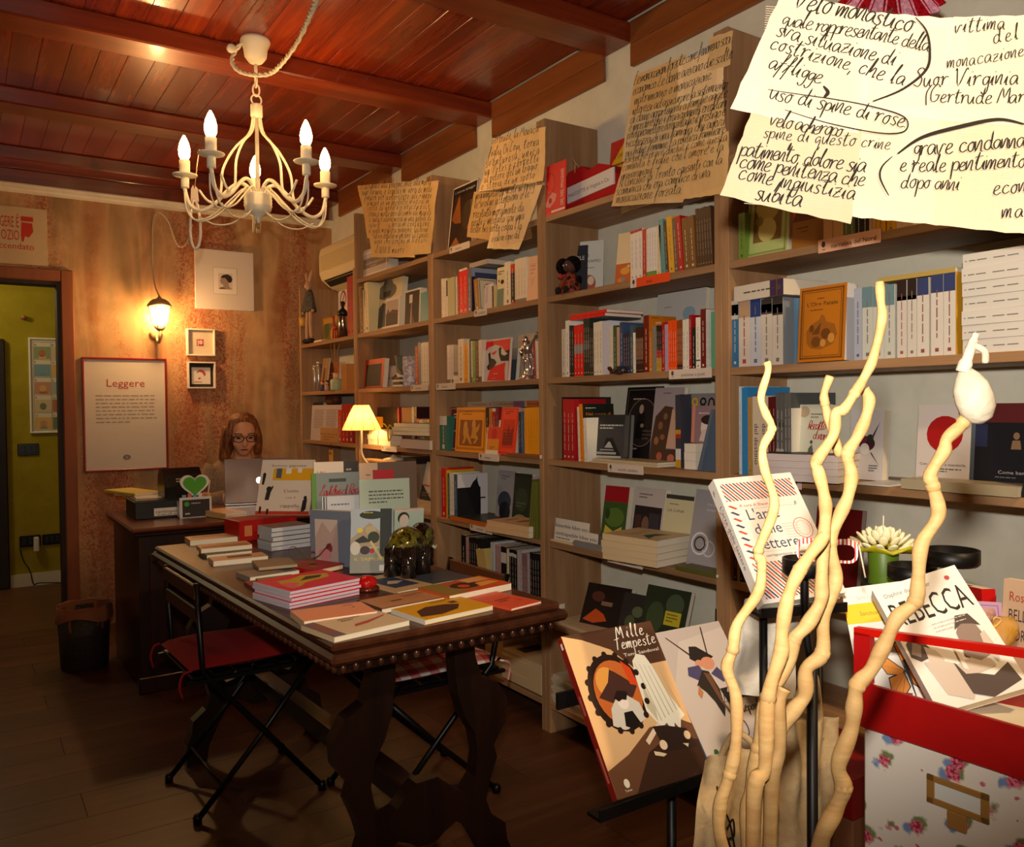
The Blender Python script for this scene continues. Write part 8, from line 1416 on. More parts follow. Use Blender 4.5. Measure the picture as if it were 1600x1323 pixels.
def scimmia(d, w, h, y):
    A = lambda pts: [(a*w, b*h) for a, b in pts]
    E = [(rect(0, 0, w, h), 'c0b4ac'), (A([(0, 0.6), (0.3, 0.9), (1, 0.95), (1, 1), (0, 1)]), 'b4a8a2'), (A([(0.13, 0.95), (0.15, 0.95), (0.42, 0.76), (0.40, 0.75)]), '4a342a'), (A([(0.68, 0.98), (0.70, 0.98), (0.62, 0.76), (0.60, 0.76)]), '4a342a'),
     (A([(0.34, 0.76), (0.40, 0.85), (0.50, 0.84), (0.68, 0.74), (0.56, 0.71), (0.42, 0.72)]), '241c1a'), (disc(0.56*w, 0.70*h, 0.10*w, 0.05*h, 14), 'c88a6c'), (disc(0.44*w, 0.71*h, 0.06*w, 0.03*h, 12), 'c88a6c'), (A([(0.22, 0.64), (0.26, 0.70), (0.42, 0.70), (0.46, 0.62), (0.36, 0.58)]), '4a4266'), (A([(0.54, 0.62), (0.66, 0.66), (0.72, 0.60), (0.82, 0.66), (0.80, 0.58), (0.66, 0.54)]), '4a4266'), (A([(0.72, 0.60), (0.84, 0.70), (0.88, 0.62), (0.80, 0.56)]), '7a4a34'), (A([(0.28, 0.56), (0.44, 0.66), (0.52, 0.64), (0.56, 0.5), (0.52, 0.36), (0.46, 0.30), (0.42, 0.42), (0.36, 0.5)]), '2c241f'), (A([(0.44, 0.64), (0.52, 0.62), (0.54, 0.44), (0.50, 0.40)]), '6a4430'), (A([(0.56, 0.5), (0.68, 0.5), (0.70, 0.42), (0.60, 0.38)]), '24201f'), (A([(0.24, 0.5), (0.30, 0.56), (0.32, 0.5), (0.26, 0.46)]), 'b07850'), (A([(0.50, 0.42), (0.53, 0.42), (0.60, 0.26), (0.57, 0.26)]), '6a4c3c')]
    for i, (p_, c2) in enumerate(E): d.flat(p_, y-0.00008*i, mat(c2, 0.4))
    yy = y-0.0014; ring_flat(d, 0.62*w, 0.20*h, 0.085*w, 0.075*h, 0.016*w, mat('6a4438', 0.4), yy)
    ik = mat('1c1816', 0.5)
    art(('h','La Scimmia',0.54,0.40,0.034,'1c1816',0.40),('h','di',0.70,0.355,0.025,'1c1816',0.06),('h','Hartlepool',0.56,0.30,0.034,'1c1816',0.42))(d, w, h, yy)
    d.flat(disc(0.14*w, 0.08*h, 0.035*w, 0.035*h, 10), yy, mat('2c5a34', 0.4)); put_text(d, 'Tunue', 0.09*w, 0.03*h, 0.018*h, ik, yy)
quad_book('grey comic album of a soldier hanging from ropes, on the rack', (1.112, 1.035, 0.6215), -0.05, 0.655, 0.0, 0.175, 0.262, 0.013, 'c0b4ac', spine='5a6c80', hard=True, deco=scimmia, sdeco=spine_bars('24303c', (), 3))
# the letter-writing book with airmail stripes, on its own small easel
def lettere(d, w, h, y):
    rd, nv, bl = mat('c8321c', 0.45), mat('24284a', 0.45), mat('2a3058', 0.45)
    def stripes(x0, z0, x1, z1, lean, n, yy):
        for k in range(n+7):
            xa = x0 + (x1-x0)*k/n; dx = (x1-x0)/n*0.46; m = (rd, nv)[k % 2]
            pts = [(xa-lean, z1), (xa-lean+dx, z1), (xa+dx, z0), (xa, z0)]
            for lim, sg in ((x0, 1), (x1, -1)):
                out = []
                for i in range(len(pts)):
                    p_, q_ = pts[i-1], pts[i]; a, b = sg*(p_[0]-lim), sg*(q_[0]-lim)
                    if a*b < 0: f = a/(a-b); out.append((p_[0]+f*(q_[0]-p_[0]), p_[1]+f*(q_[1]-p_[1])))
                    if b >= 0: out.append(q_)
                pts = out
            if len(pts) > 2: d.flat(pts, yy, m)
    stripes(0.05*w, 0.80*h, 1.15*w-0.2*w, 0.95*h, 0.16*w, 20, y)
    stripes(0.05*w, 0.03*h, 0.95*w, 0.30*h, 0.28*w, 20, y)
    for k in range(9): z0 = 0.31*h+k*0.052*h; d.flat([(0.04*w, z0+0.035*h), (0.075*w, z0+0.042*h), (0.15*w, z0+0.012*h), (0.12*w, z0+0.004*h)], y, (rd, nv)[k % 2])
    put_text(d, "L'arte", 0.22*w, 0.635*h, 0.125*h, bl, y, 0.40*w); put_text(d, 'delle', 0.24*w, 0.515*h, 0.125*h, bl, y, 0.34*w); put_text(d, 'lettere', 0.22*w, 0.395*h, 0.125*h, bl, y, 0.50*w)
    put_text(d, 'A cura di Shaun', 0.18*w, 0.745*h, 0.035*h, rd, y, 0.36*w); put_text(d, 'corrispondenze indimenticabili', 0.25*w, 0.335*h, 0.032*h, bl, y, 0.64*w)
    ring_flat(d, 0.84*w, 0.53*h, 0.115*w, 0.085*h, 0.008*w, mat('c04a3c'), y); ring_flat(d, 0.84*w, 0.53*h, 0.08*w, 0.06*h, 0.004*w, mat('c8786c'), y)
    for k in range(6): d.add([(0.60*w+0.012*w*i, y, (0.575-0.022*k)*h+0.004*h*math.sin(i*1.5)+s_*0.0006) for i in range(18) for s_ in (0, 1)], [(2*i, 2*i+2, 2*i+3, 2*i+1) for i in range(17)], mat('d08a80'))
    d.flat(rect(0.18*w, 0.725*h, 0.86*w, 0.727*h), y, mat('a09890')); d.flat(rect(0.2*w, 0.375*h, 0.86*w, 0.377*h), y, mat('a09890'))
    put_text(d, 'F', 0.86*w, 0.72*h, 0.05*h, nv, y, rot=-0.2)
quad_book('white airmail-striped book titled Larte delle lettere', (0.969, 0.800, 0.985), -0.3474, 0.6429, 0.0604, 0.142, 0.215, 0.022, 'd4ccc2', deco=lettere, sdeco=lambda d, t, h, M: (put_text(d, "L'arte delle lettere", 0, 0, 0.011, mat('2a3058'), 0, 0.11, M=M @ T(0.0085, -0.0005, 0.17) @ RY(90)), put_text(d, 'A cura di Shaun', 0, 0, 0.007, mat('b83a28'), 0, 0.07, M=M @ T(0.003, -0.0005, 0.165) @ RY(90)), put_text(d, 'F', 0, 0, 0.014, mat('24284a'), 0, M=M @ T(0.006, -0.0005, 0.19))))
t = thing('book_easel', 'black iron floor easel holding the airmail-striped book', 'easel', T(1.05, 0.79, 0))
b = MB(); b.box((-0.09, -0.028, 0.968), (0.05, 0.012, 0.973), mk, M=RZ(-20)); b.box((-0.09, -0.032, 0.968), (0.05, -0.028, 0.982), mk, M=RZ(-20)); b.obj('ledge', t)
for x in (-0.07, 0.06): b = MB(); b.cyl((x, 0.02, 0.012), (x, 0.02, 0.968), 0.006, mk, 8); b.obj('leg', t)
b = MB(); b.cyl((0.0, 0.03, 0.972), (0.035, 0.115, 1.09), 0.005, mk, 8); b.obj('back_post', t)
b = MB(); b.box((-0.09, -0.03, 0), (0.08, 0.06, 0.012), mk); b.obj('base', t)
# ---------------------------------------------------------------- floor candelabra with three cups
for cs, lab, cups in ((P(1269, 1100, 1.16), 'black iron candle stand with one shallow cup before the airmail-striped book', [(1257, 876, 1.16, 0.030)]), (P(1440, 950, 1.40), 'black iron candelabra with three shallow cups, one holding the lotus candle', [(1425, 886, 1.32, 0.036), (1487, 862, 1.28, 0.040), (1380, 912, 1.42, 0.036)])):
    t = thing('candelabra', lab, 'candelabra', T(cs.x, cs.y, 0)); top = 0.93
    b = MB(); b.lathe([(0.05, 0), (0.05, 0.008), (0.03, 0.016), (0.008, 0.03)], mk, 18); b.obj('base', t)
    b = MB(); b.cyl((0, 0, 0.02), (0, 0, top), 0.0075, mk, 8); b.obj('stem', t)
    for px, py, d_, r in cups:
        q = P(px, py, d_) - Vector((cs.x, cs.y, 0)); z = q.z
        b = MB(); b.lathe([(0.006, -0.012), (r*0.9, -0.008), (r, -0.004), (r, 0.016), (r*0.93, 0.016), (r*0.9, 0.0)], mk, 20, T(q.x, q.y, z-0.012)); b.obj('candle_cup', t)
        b = MB(); b.tube(cat_rom([(0, 0, top-0.02), (q.x*0.6, q.y*0.6, top+0.01), (q.x*0.95, q.y*0.95, z-0.07), (q.x, q.y, z-0.045), (q.x, q.y, z-0.022)], 5), 0.0058, mk, 8); b.obj('arm', t)
# lotus candle on the rear cup
q = P(1380, 912, 1.42); t = thing('lotus_candle', 'green candle shaped like a white lotus flower', 'candle', T(q.x, q.y, q.z-0.011)); gr = mat('4e6a14', 0.45, key='green_wax'); wx = mat('e8e0b8', 0.5, key='white_wax')
b = MB(); b.lathe([(0.024, 0.0), (0.025, 0.004), (0.023, 0.03), (0.025, 0.065), (0.022, 0.07)], gr, 20); b.obj('body', t)
n = 24; b = MB(); vs_ = [(0.02*math.cos(2*math.pi*i/n), 0.02*math.sin(2*math.pi*i/n), 0.066) for i in range(n)]+[((0.046+0.004*math.sin(6*2*math.pi*i/n))*math.cos(2*math.pi*i/n), (0.056+0.004*math.sin(6*2*math.pi*i/n))*math.sin(2*math.pi*i/n), 0.074+0.006*math.sin(6*2*math.pi*i/n)) for i in range(n)]
b.add(vs_+[(v[0], v[1], v[2]+0.005) for v in vs_], [(i, (i+1) % n, (i+1) % n+n, i+n) for i in range(n)]+[(i+n+2*n, (i+1) % n+n+2*n, (i+1) % n+2*n, i+2*n) for i in range(n)]+[(n+i, n+(i+1) % n, 3*n+(i+1) % n, 3*n+i) for i in range(n)], mat('a8a018', 0.45, key='yellow_wax'), True); b.obj('leaf_rim', t)
for ring, (np_, r, z, ln, tl2) in enumerate(((14, 0.037, 0.080, 0.022, 62), (11, 0.027, 0.086, 0.022, 45), (8, 0.018, 0.092, 0.02, 28), (5, 0.008, 0.096, 0.018, 12))):
    for k in range(np_):
        a = 2*math.pi*(k+0.5*(ring % 2))/np_; b = MB(); b.sphere((0, 0, ln*0.5), (0.0035, 0.0085, ln*0.62), wx, 8, 6, M=T(r*math.cos(a), r*math.sin(a), z-0.004) @ Matrix.Scale(0.92, 4) @ Matrix.Rotation(a, 4, 'Z') @ RY(tl2)); b.obj('petal', t)
b = MB(); b.cyl((0, 0, 0.10), (0.001, 0, 0.128), 0.0012, mat('d8d0b8', 0.7), 5); b.obj('wick', t)
b = MB(); b.tube(cat_rom([(0.03, -0.028, 0.01), (0.0, -0.042, 0.012), (-0.04, -0.01, 0.01)], 4), 0.002, mat('a88a58', 0.8), 5)
for s_ in (-1, 1): b.tube(cat_rom([(0.01, -0.042, 0.012), (0.01+s_*0.018, -0.048, 0.026), (0.01+s_*0.03, -0.05, 0.016), (0.01, -0.042, 0.012)], 5), 0.0024, mat('a88a58', 0.8), 5)
b.obj('raffia_bow', t)
# paper spectacles
def hinge(px, py, d_): return P(px, py, d_)
o = P(1240, 842, 1.15); xw = (P(1345, 846, 1.12)-o); t = thing('paper_glasses', 'red and white striped paper spectacles propped by the books', 'paper glasses', frame(o-Vector((0, 0, 0.0)), xw, (0, 0, 1))); w = xw.length
def striped():
    m = bpy.data.materials.new('red_white_stripes'); m.use_nodes = True; N, L = nodes(m); bs = N['Principled BSDF']; tc = N.new('ShaderNodeTexCoord'); wv = N.new('ShaderNodeTexWave'); wv.bands_direction = 'X'; wv.inputs['Scale'].default_value = 62; L.new(tc.outputs['Object'], wv.inputs['Vector']); r = N.new('ShaderNodeValToRGB'); r.color_ramp.interpolation = 'CONSTANT'; e = r.color_ramp.elements; e[0].color = hexc('e8e0d4'); e[1].position = 0.5; e[1].color = hexc('b8382c'); L.new(wv.outputs[1], r.inputs[0]); L.new(r.outputs[0], bs.inputs['Base Color']); return m
ms = striped()
for s_, nm in ((0, 'rim'), (1, 'rim')):
    b = MB(); cx_ = w*(0.24 if s_ == 0 else 0.76); pts = [(cx_+w*0.2*math.copysign(abs(math.cos(a))**0.6, math.cos(a)), -0.014+0.0165*math.copysign(abs(math.sin(a))**0.7, math.sin(a))) for a in [2*math.pi*i/24 for i in range(24)]]; ins = [(cx_+(x_-cx_)*0.76, -0.016+(z_+0.014)*0.66) for x_, z_ in pts]
    for i in range(24): j = (i+1) % 24; b.prism([pts[i], pts[j], ins[j], ins[i]], -0.001, 0.001, ms)
    b.obj(nm, t)
b = MB(); b.prism([(w*0.42, -0.004), (w*0.58, -0.004), (w*0.58, 0.003), (w*0.42, 0.003)], -0.001, 0.001, ms); b.obj('bridge', t)
b = MB(); b.box((w*0.96, 0, -0.01), (w*0.985, 0.0015, 0.0), ms); b.tube([(w*0.97, 0.001, -0.004), (w*1.06, -0.002, -0.048)], 0.0012, mat('d8c8b0', 0.6), 5); b.obj('temple', t)
# ---------------------------------------------------------------- floral box and red crate
XF = 1.02; YA = 0.69; YB = 0.24; DEP = 0.42
zt0, zb0, zf = un(1332, 1062, 'X', XF).z, un(1338, 1133, 'X', XF).z, 0.0
MC = T(XF, YA, 0) @ RZ(-90+2)
Lc = YA-YB
M_RED = grain('red_paint', [(0.3, '9a0a0a'), (0.7, 'b00e0e')], (1, 1, 1), 0.4, 3, 8, 0.04, 0.5)
t = thing('red_crate', 'red open-fronted crate of novels with a top rail', 'crate', MC)
b = MB(); b.box((0, 0, zb0), (Lc, 0.008, zt0), M_RED, bev=0.001); b.obj('front_panel', t)
b = MB(); b.box((0, DEP-0.008, zb0), (Lc, DEP, zt0+0.02), M_RED); b.obj('back_panel', t)
for x, zz in ((0.0, zb0+0.015), (Lc-0.008, zt0)): b = MB(); b.box((x, 0.008, zb0), (x+0.008, DEP-0.008, zz), M_RED); b.obj('side_panel', t)
b = MB(); b.box((0.008, 0.008, zb0), (Lc-0.008, DEP-0.008, zb0+0.006), M_RED); b.obj('bottom', t)
ztp = un(1338, 988, 'X', XF).z
b = MB(); b.box((0.001, 0.001, zt0), (0.025, 0.012, ztp), M_RED); b.obj('corner_post', t); b = MB(); b.box((Lc-0.025, 0.001, zt0), (Lc-0.001, 0.012, ztp+0.03), M_RED); b.obj('corner_post', t)
b = MB(); b.prism([(0.001, ztp-0.004), (Lc*0.5, ztp+0.016), (Lc-0.001, ztp+0.026), (Lc-0.001, ztp+0.036), (Lc*0.5, ztp+0.026), (0.001, ztp+0.006)], 0.001, 0.012, mat('c81408', 0.35)); b.obj('top_rail', t)
def floral():
    m = bpy.data.materials.new('floral_paper'); m.use_nodes = True; N, L = nodes(m); bs = N['Principled BSDF']; tc = N.new('ShaderNodeTexCoord')
    def vor(scale, off, r0, r1):
        mp = N.new('ShaderNodeMapping'); mp.inputs['Location'].default_value = off; L.new(tc.outputs['Object'], mp.inputs[0]); v = N.new('ShaderNodeTexVoronoi'); v.voronoi_dimensions = '3D'; v.inputs['Scale'].default_value = scale; v.inputs['Randomness'].default_value = 0.75
        nz = N.new('ShaderNodeTexNoise'); nz.inputs['Scale'].default_value = 90; L.new(mp.outputs[0], nz.inputs['Vector']); ad = N.new('ShaderNodeVectorMath'); ad.operation = 'MULTIPLY_ADD'; ad.inputs[1].default_value = (0.012, 0.012, 0.012); L.new(nz.outputs['Color'], ad.inputs[0]); L.new(mp.outputs[0], ad.inputs[2]); L.new(ad.outputs[0], v.inputs['Vector'])
        r = N.new('ShaderNodeMapRange'); r.inputs[1].default_value = r1; r.inputs[2].default_value = r0; L.new(v.outputs['Distance'], r.inputs[0]); return r.outputs[0]
    c = None
    nz2 = N.new('ShaderNodeTexNoise'); nz2.inputs['Scale'].default_value = 200; L.new(tc.outputs['Object'], nz2.inputs['Vector']); rp = N.new('ShaderNodeValToRGB'); e = rp.color_ramp.elements; e[0].position = 0.42; e[0].color = hexc('8a1a34'); e[1].position = 0.6; e[1].color = hexc('d87088'); L.new(nz2.outputs['Fac'], rp.inputs[0])
    for (sc, off, r0, r1, col) in ((24, (0.3, 0, 0), 0.22, 0.30, '6a7a4c'), (24, (0.315, 0, 0.012), 0.16, 0.24, '6a84ac'), (40, (0.1, 0.2, 0.05), 0.10, 0.14, 'b86070'), (24, (0.304, 0, 0.006), 0.20, 0.28, None)):
        x = N.new('ShaderNodeMix'); x.data_type = 'RGBA'; L.new(vor(sc, off, r0, r1), x.inputs[0])
        if c is None: x.inputs[6].default_value = hexc('d4cec4')
        else: L.new(c, x.inputs[6])
        if col: x.inputs[7].default_value = hexc(col)
        else: L.new(rp.outputs[0], x.inputs[7])
        c = x.outputs[2]
    L.new(c, bs.inputs['Base Color']); bs.inputs['Roughness'].default_value = 0.5; return m
zfb = zb0-0.20
t = thing('floral_box', 'rose-patterned storage box with a brass label holder under the red crate', 'box', T(XF+0.006, YA-0.012, 0) @ RZ(-90+2))
b = MB(); b.box((0, 0, zfb), (Lc-0.02, DEP-0.012, zb0-0.001), floral(), bev=0.003); b.obj('body', t)
br = mat('a87c40', 0.4, 0.3, key='brass'); q0, q1 = un(1447, 1208, 'X', XF+0.006), un(1543, 1275, 'X', XF+0.006); hx0, hx1 = YA-0.012-q0.y, YA-0.012-q1.y; hz0, hz1 = un(1447, 1252, 'X', XF+0.006).z, q0.z
b = MB()
for lo, hi in (((hx0, -0.003, hz0), (hx1, 0, hz0+0.008)), ((hx0, -0.003, hz1-0.008), (hx1, 0, hz1)), ((hx0, -0.003, hz0), (hx0+0.010, 0, hz1)), ((hx1-0.010, -0.003, hz0), (hx1, 0, hz1))): b.box(lo, hi, br, bev=0.0008)
b.box(((hx0+hx1)/2-0.012, -0.004, hz0-0.022), ((hx0+hx1)/2+0.012, 0, hz0), br, bev=0.001); lh = b.obj('label_holder', t)
b = MB(); b.box((hx0+0.010, -0.0012, hz0+0.008), (hx1-0.010, -0.0002, hz1-0.008), mat('c8ccc8', 0.5)); b.obj('label_card', lh)
t = thing('display_plinth', 'white painted plinth under the rose-patterned box', 'plinth', T(XF-0.01, YA+0.004, 0) @ RZ(-90+2)); b = MB(); b.box((0, 0, 0), (Lc+0.02, DEP+0.02, zfb-0.03), mat('c8b8a0', 0.6), bev=0.004); b.obj('body', t); b = MB(); b.box((-0.008, -0.008, zfb-0.03), (Lc+0.028, DEP+0.028, zfb), mat('d0c4b0', 0.6), bev=0.004); b.obj('top', t)
# novels in the crate
def p3(label, bl, br_, tl2, t_, col, **kw):
    a, b_, c = P(*bl), P(*br_), P(*tl2); x = b_-a; w = x.length; x.normalize(); v = c-a; v = v-x*v.dot(x); uniq(label)
    return book(label, w, v.length, t_, col, frame(a, x, v), **kw)
def pz(px, d): return (px, 661.5-((zb0+0.007-CAMZ)/d-CF.z-CR.z*(px-800)/FPX)/CU.z*FPX, d)
def sanct(d, w, h, y):
    d.flat(rect(0, 0.70*h, w, 0.86*h), y, mat('e8c014')); put_text(d, 'Jane Urquhart', 0.52*w, 0.89*h, 0.05*h, mat('b8b4ac'), y, 0.36*w, 'R'); put_text(d, 'Sanctuary Line', 0.54*w, 0.76*h, 0.05*h, mat('8a7428'), y-0.0003, 0.38*w, 'R')
    word_bars(d, 0.1*w, 0.64*h, 0.7*w, 8, 0.03*h, 0.006*h, mat('c8c4bc'), y, 3)
    A = lambda pts: [((0.22+a*0.62)*w, (0.06+b*0.9)*h) for a, b in pts]
    og, bk = mat('e08a18'), mat('1c1410')
    for pts in ([(0.5, 0.30), (0.40, 0.50), (0.58, 0.56), (0.70, 0.48), (0.60, 0.32)], [(0.48, 0.28), (0.16, 0.42), (0.10, 0.34), (0.18, 0.26), (0.42, 0.24)], [(0.46, 0.26), (0.20, 0.22), (0.20, 0.08), (0.34, 0.04), (0.52, 0.14)], [(0.56, 0.28), (0.86, 0.28), (0.94, 0.16), (0.84, 0.08), (0.60, 0.16)]):
        cx = sum(p_[0] for p_ in pts)/len(pts); cz = sum(p_[1] for p_ in pts)/len(pts)
        d.flat(A([(cx+(a-cx)*1.12, cz+(b-cz)*1.12) for a, b in pts]), y-0.0002, bk); d.flat(A(pts), y-0.0004, og)
        for p_ in pts[1:]: d.flat(A([(0.5, 0.265), (0.505, 0.265), (p_[0]+0.004, p_[1]), (p_[0]-0.004, p_[1])]), y-0.0005, bk)
    d.flat(A([(0.48, 0.36), (0.54, 0.37), (0.60, 0.06), (0.58, 0.06)]), y-0.0006, bk)
p3('white novel with a yellow band and an orange butterfly, in the red crate', (1352,1118,1.24), (1500,1108,1.19), (1294,922,1.34), 0.022, 'e4e0d8', spine='e0dcd4', deco=sanct, sdeco=spine_bars('6a6a6a', (), 9))
def rebecca(d, w, h, y):
    put_text(d, 'Daphne du Maurier', 0.08*w, 0.90*h, 0.05*h, mat('7a7670'), y, 0.55*w); bk = mat('1c1410')
    vs_, fs, tw_ = text_mesh('REBECCA'); k = 0.9*w/tw_; d.add([(0.05*w+v[0]*k, y, 0.66*h+v[1]*0.27*h) for v in vs_], fs, bk)
    d.flat(disc(0.84*w, 0.92*h, 0.03*w, 0.03*w, 12), y, mat('b84048'))
    A = lambda pts: [(a*w, b*h) for a, b in pts]; s1, s2, s3 = mat('8a7468'), mat('c8b8a8'), mat('4a3a34')
    for pts, m in (([(0.02, 0.42), (0.04, 0.52), (0.12, 0.57), (0.2, 0.54), (0.26, 0.44), (0.2, 0.38), (0.1, 0.37)], s3), ([(0.04, 0.44), (0.12, 0.53), (0.18, 0.48), (0.12, 0.4)], s1), ([(0.2, 0.47), (0.3, 0.42), (0.34, 0.34), (0.26, 0.3), (0.18, 0.36)], s2), ([(0.12, 0.36), (0.3, 0.34), (0.44, 0.28), (0.5, 0.1), (0.4, 0.02), (0.18, 0.1)], s2), ([(0.4, 0.3), (0.52, 0.2), (0.72, 0.14), (0.92, 0.2), (0.95, 0.06), (0.6, 0.0), (0.42, 0.06)], s3), ([(0.42, 0.28), (0.6, 0.3), (0.78, 0.26), (0.8, 0.2), (0.6, 0.18), (0.46, 0.2)], s2), ([(0.56, 0.32), (0.6, 0.5), (0.7, 0.58), (0.82, 0.56), (0.86, 0.42), (0.8, 0.28), (0.68, 0.26)], s1), ([(0.6, 0.52), (0.68, 0.62), (0.82, 0.61), (0.88, 0.5), (0.8, 0.53), (0.7, 0.55)], s3), ([(0.78, 0.3), (0.82, 0.44), (0.88, 0.46), (0.9, 0.34), (0.86, 0.22)], s2), ([(0.47, 0.24), (0.5, 0.5), (0.53, 0.5), (0.51, 0.22)], mat('e8dccc'))): y -= 0.0002; d.flat(A(pts), y, m)
    word_bars(d, 0.4*w, 0.60*h, 0.4*w, 3, 0.03*h, 0.008*h, mat('b8b0a8'), y, 8)
p3('novel titled Rebecca with a sepia photograph, in the red crate', (1468,1114,1.12), (1612,1072,1.11), (1368,920,1.245), 0.024, 'e8e2d8', deco=rebecca)
p3('lilac book behind the Rebecca novel', pz(1500,1.30), pz(1580,1.28), (1448,935,1.36), 0.016, 'b088a8', deco=art(('f',0.01,'5a3a5a',0.08),('r',0.08,0.7,0.92,0.71,'5a3a5a'),('t','ADELPHI',0.6,0.80,0.09,'5a3a5a',0.5)))
p3('tan book lettered Bella Morte at the end of the crate', pz(1562,1.33), pz(1640,1.27), (1562,902,1.34), 0.02, 'c8a888', deco=art(('t','Rosa',0.12,0.78,0.14,'a83828',0.4,'L'),('t','BELLA',0.12,0.58,0.17,'3a2a24',0.5,'L'),('t','MORTE',0.12,0.38,0.17,'3a2a24',0.55,'L')))
p3('bright red book beside the tan Bella Morte one', pz(1540,1.36), pz(1562,1.36), (1540,920,1.37), 0.1, 'b80c0c')
for k in range(3): lie('cream letter sheet lying in the red crate', (0, 0, 1), (1500+k*30, 1120+k*6), (1640, 1150+k*6), (1470+k*20, 1080), zb0+0.02-0.004*k, 0.003, ('e0d8c0', 'd8cfb4', 'e4dcc8')[k], n=1, name='letter_sheet', cat='sheet', group='letter sheets in the red crate')
# organza pouch
q = P(1572, 972, 1.20); t = thing('organza_bag', 'small gold organza bag tied with a ribbon', 'bag', T(q.x, q.y, q.z-0.025) @ RZ(-30) @ RY(-50) @ Matrix.Scale(0.62, 4)); og = clear('organza', 'd8a02c', 0.5, 0.6)
b = MB(); b.lathe([(0.012, 0.0), (0.036, 0.006), (0.042, 0.022), (0.032, 0.04), (0.012, 0.05), (0.022, 0.064), (0.030, 0.072)], og, 16, cap=False, sx=1.2); b.obj('pouch', t)
b = MB()
for s_ in (-1, 1): b.tube(cat_rom([(0, -0.013, 0.05), (s_*0.018, -0.016, 0.066), (s_*0.024, -0.016, 0.05), (0, -0.013, 0.05)], 5), 0.002, mat('e0b850', 0.4), 5)
b.obj('ribbon', t)
# dark turned wooden pegs behind
for k, (px, py, d_, lab) in enumerate(((1510, 922, 1.42, 'short dark wooden candle stub behind the lilac book'), (1540, 932, 1.45, 'second dark wooden candle stub behind the red book'))):
    q = P(px, py, d_); b = MB(); b.lathe([(0.014, q.z-0.12), (0.016, q.z-0.11), (0.016, q.z+0.004), (0.010, q.z+0.008)], mat('4a2418', 0.5), 12, T(q.x, q.y, 0)); t = thing('wood_stub', lab, 'candle'); b.obj('body', t); b = MB(); b.lathe([(0.03, 0.0), (0.03, 0.01), (0.012, 0.02), (0.010, q.z-0.12)], mk, 12, T(q.x, q.y, 0)); b.obj('stand', t)
# ---------------------------------------------------------------- twisted branches in a floor vase
DB = 0.80
vb = P(1215, 1400, DB); rim = 0.78
t = thing('floor_vase', 'tall dark floor vase holding the twisted branches', 'vase', T(vb.x, vb.y, 0)); b = MB(); b.lathe([(0.07, 0), (0.075, 0.01), (0.065, 0.2), (0.06, 0.5), (0.075, rim), (0.068, rim), (0.052, 0.5), (0.055, 0.05)], mat('241a14', 0.3), 22); b.obj('body', t)
M_BR = grain('bare_willow', [(0.3, 'a88250'), (0.6, 'bc9a66'), (0.8, '92703c')], (3, 3, 14), 0.6, 4, 4, 0.1, 0.25)
br_specs = [
 ('thin wavy', [(1160,1330),(1128,1320),(1125,1260),(1140,1210),(1150,1160),(1150,1090),(1136,1045),(1145,1015),(1152,975),(1185,925),(1190,880),(1185,860),(1210,790),(1195,735),(1192,700),(1206,670),(1196,645),(1189,620),(1200,580),(1198,565)], 0.0070, 0.0034, 0.76),
 ('tall forked', [(1200,1340),(1170,1300),(1176,1230),(1186,1170),(1195,1110),(1205,1075),(1232,1035),(1240,1000),(1262,975),(1282,940),(1284,905),(1286,850),(1290,800),(1287,770),(1278,735),(1276,720),(1302,680),(1306,645),(1318,640),(1335,615),(1350,590),(1364,560),(1378,500),(1376,470),(1374,440)], 0.0088, 0.0044, 0.80),
 ('short side', [(1312,712),(1302,680),(1294,652),(1289,630),(1288,614),(1297,588)], 0.0050, 0.0044, 0.825),
 ('hooked', [(1190,1340),(1188,1290),(1196,1220),(1215,1150),(1240,1110),(1258,1085),(1260,1045),(1285,1020),(1286,960),(1300,930),(1306,895),(1296,850),(1310,810),(1325,775),(1330,740),(1324,710),(1338,685),(1352,655),(1358,625),(1350,608)], 0.0086, 0.0060, 0.82),
 ('straight left', [(1180,1340),(1178,1250),(1195,1200),(1200,1090),(1220,1020),(1222,985),(1232,930),(1250,890),(1275,855),(1290,835)], 0.0082, 0.0062, 0.78),
 ('lower crossing', [(1200,1340),(1205,1240),(1218,1170),(1216,1105),(1225,1075)], 0.008, 0.007, 0.79),
 ('right-hand', [(1235,1345),(1280,1322),(1305,1265),(1318,1230),(1310,1195),(1330,1140),(1335,1100),(1340,1070),(1362,1045),(1385,1000),(1402,965),(1430,940),(1435,900),(1440,850),(1466,805),(1458,760),(1454,740),(1475,705),(1480,685),(1505,660),(1508,635),(1498,615)], 0.0084, 0.0056, 0.74)]
for (nm, pts, r0, r1, d_) in br_specs:
    w3 = [P(px, py, d_) for px, py in pts]
    if pts[0][1] > 1320: w3[0] = Vector((vb.x+0.02*math.sin(r0*9000), vb.y+0.02*math.cos(r0*7000), 0.70))
    if nm in ('thin wavy', 'right-hand'): w3.insert(1, (w3[0]+w3[1])/2+Vector((0, 0, -0.0)))
    sm = cat_rom(w3, 5); k = len(sm); rr = [0.92*(r0+(r1-r0)*i/(k-1)) for i in range(k)]
    for i in range(k): rr[i] *= 1+0.10*math.sin(i*0.9+r0*1000)
    t = thing('twisted_branch', '%s peeled willow branch in the display' % nm, 'branch', None, None); b = MB(); b.tube(sm, rr, M_BR, 10); b.obj('stem', t)
    for q in range(3, len(pts)-2, 4):
        p_ = P(pts[q][0], pts[q][1], d_); b = MB(); b.sphere(tuple(p_), (r0+(r1-r0)*q/len(pts))*1.06, M_BR, 8, 6); b.obj('knot', t)
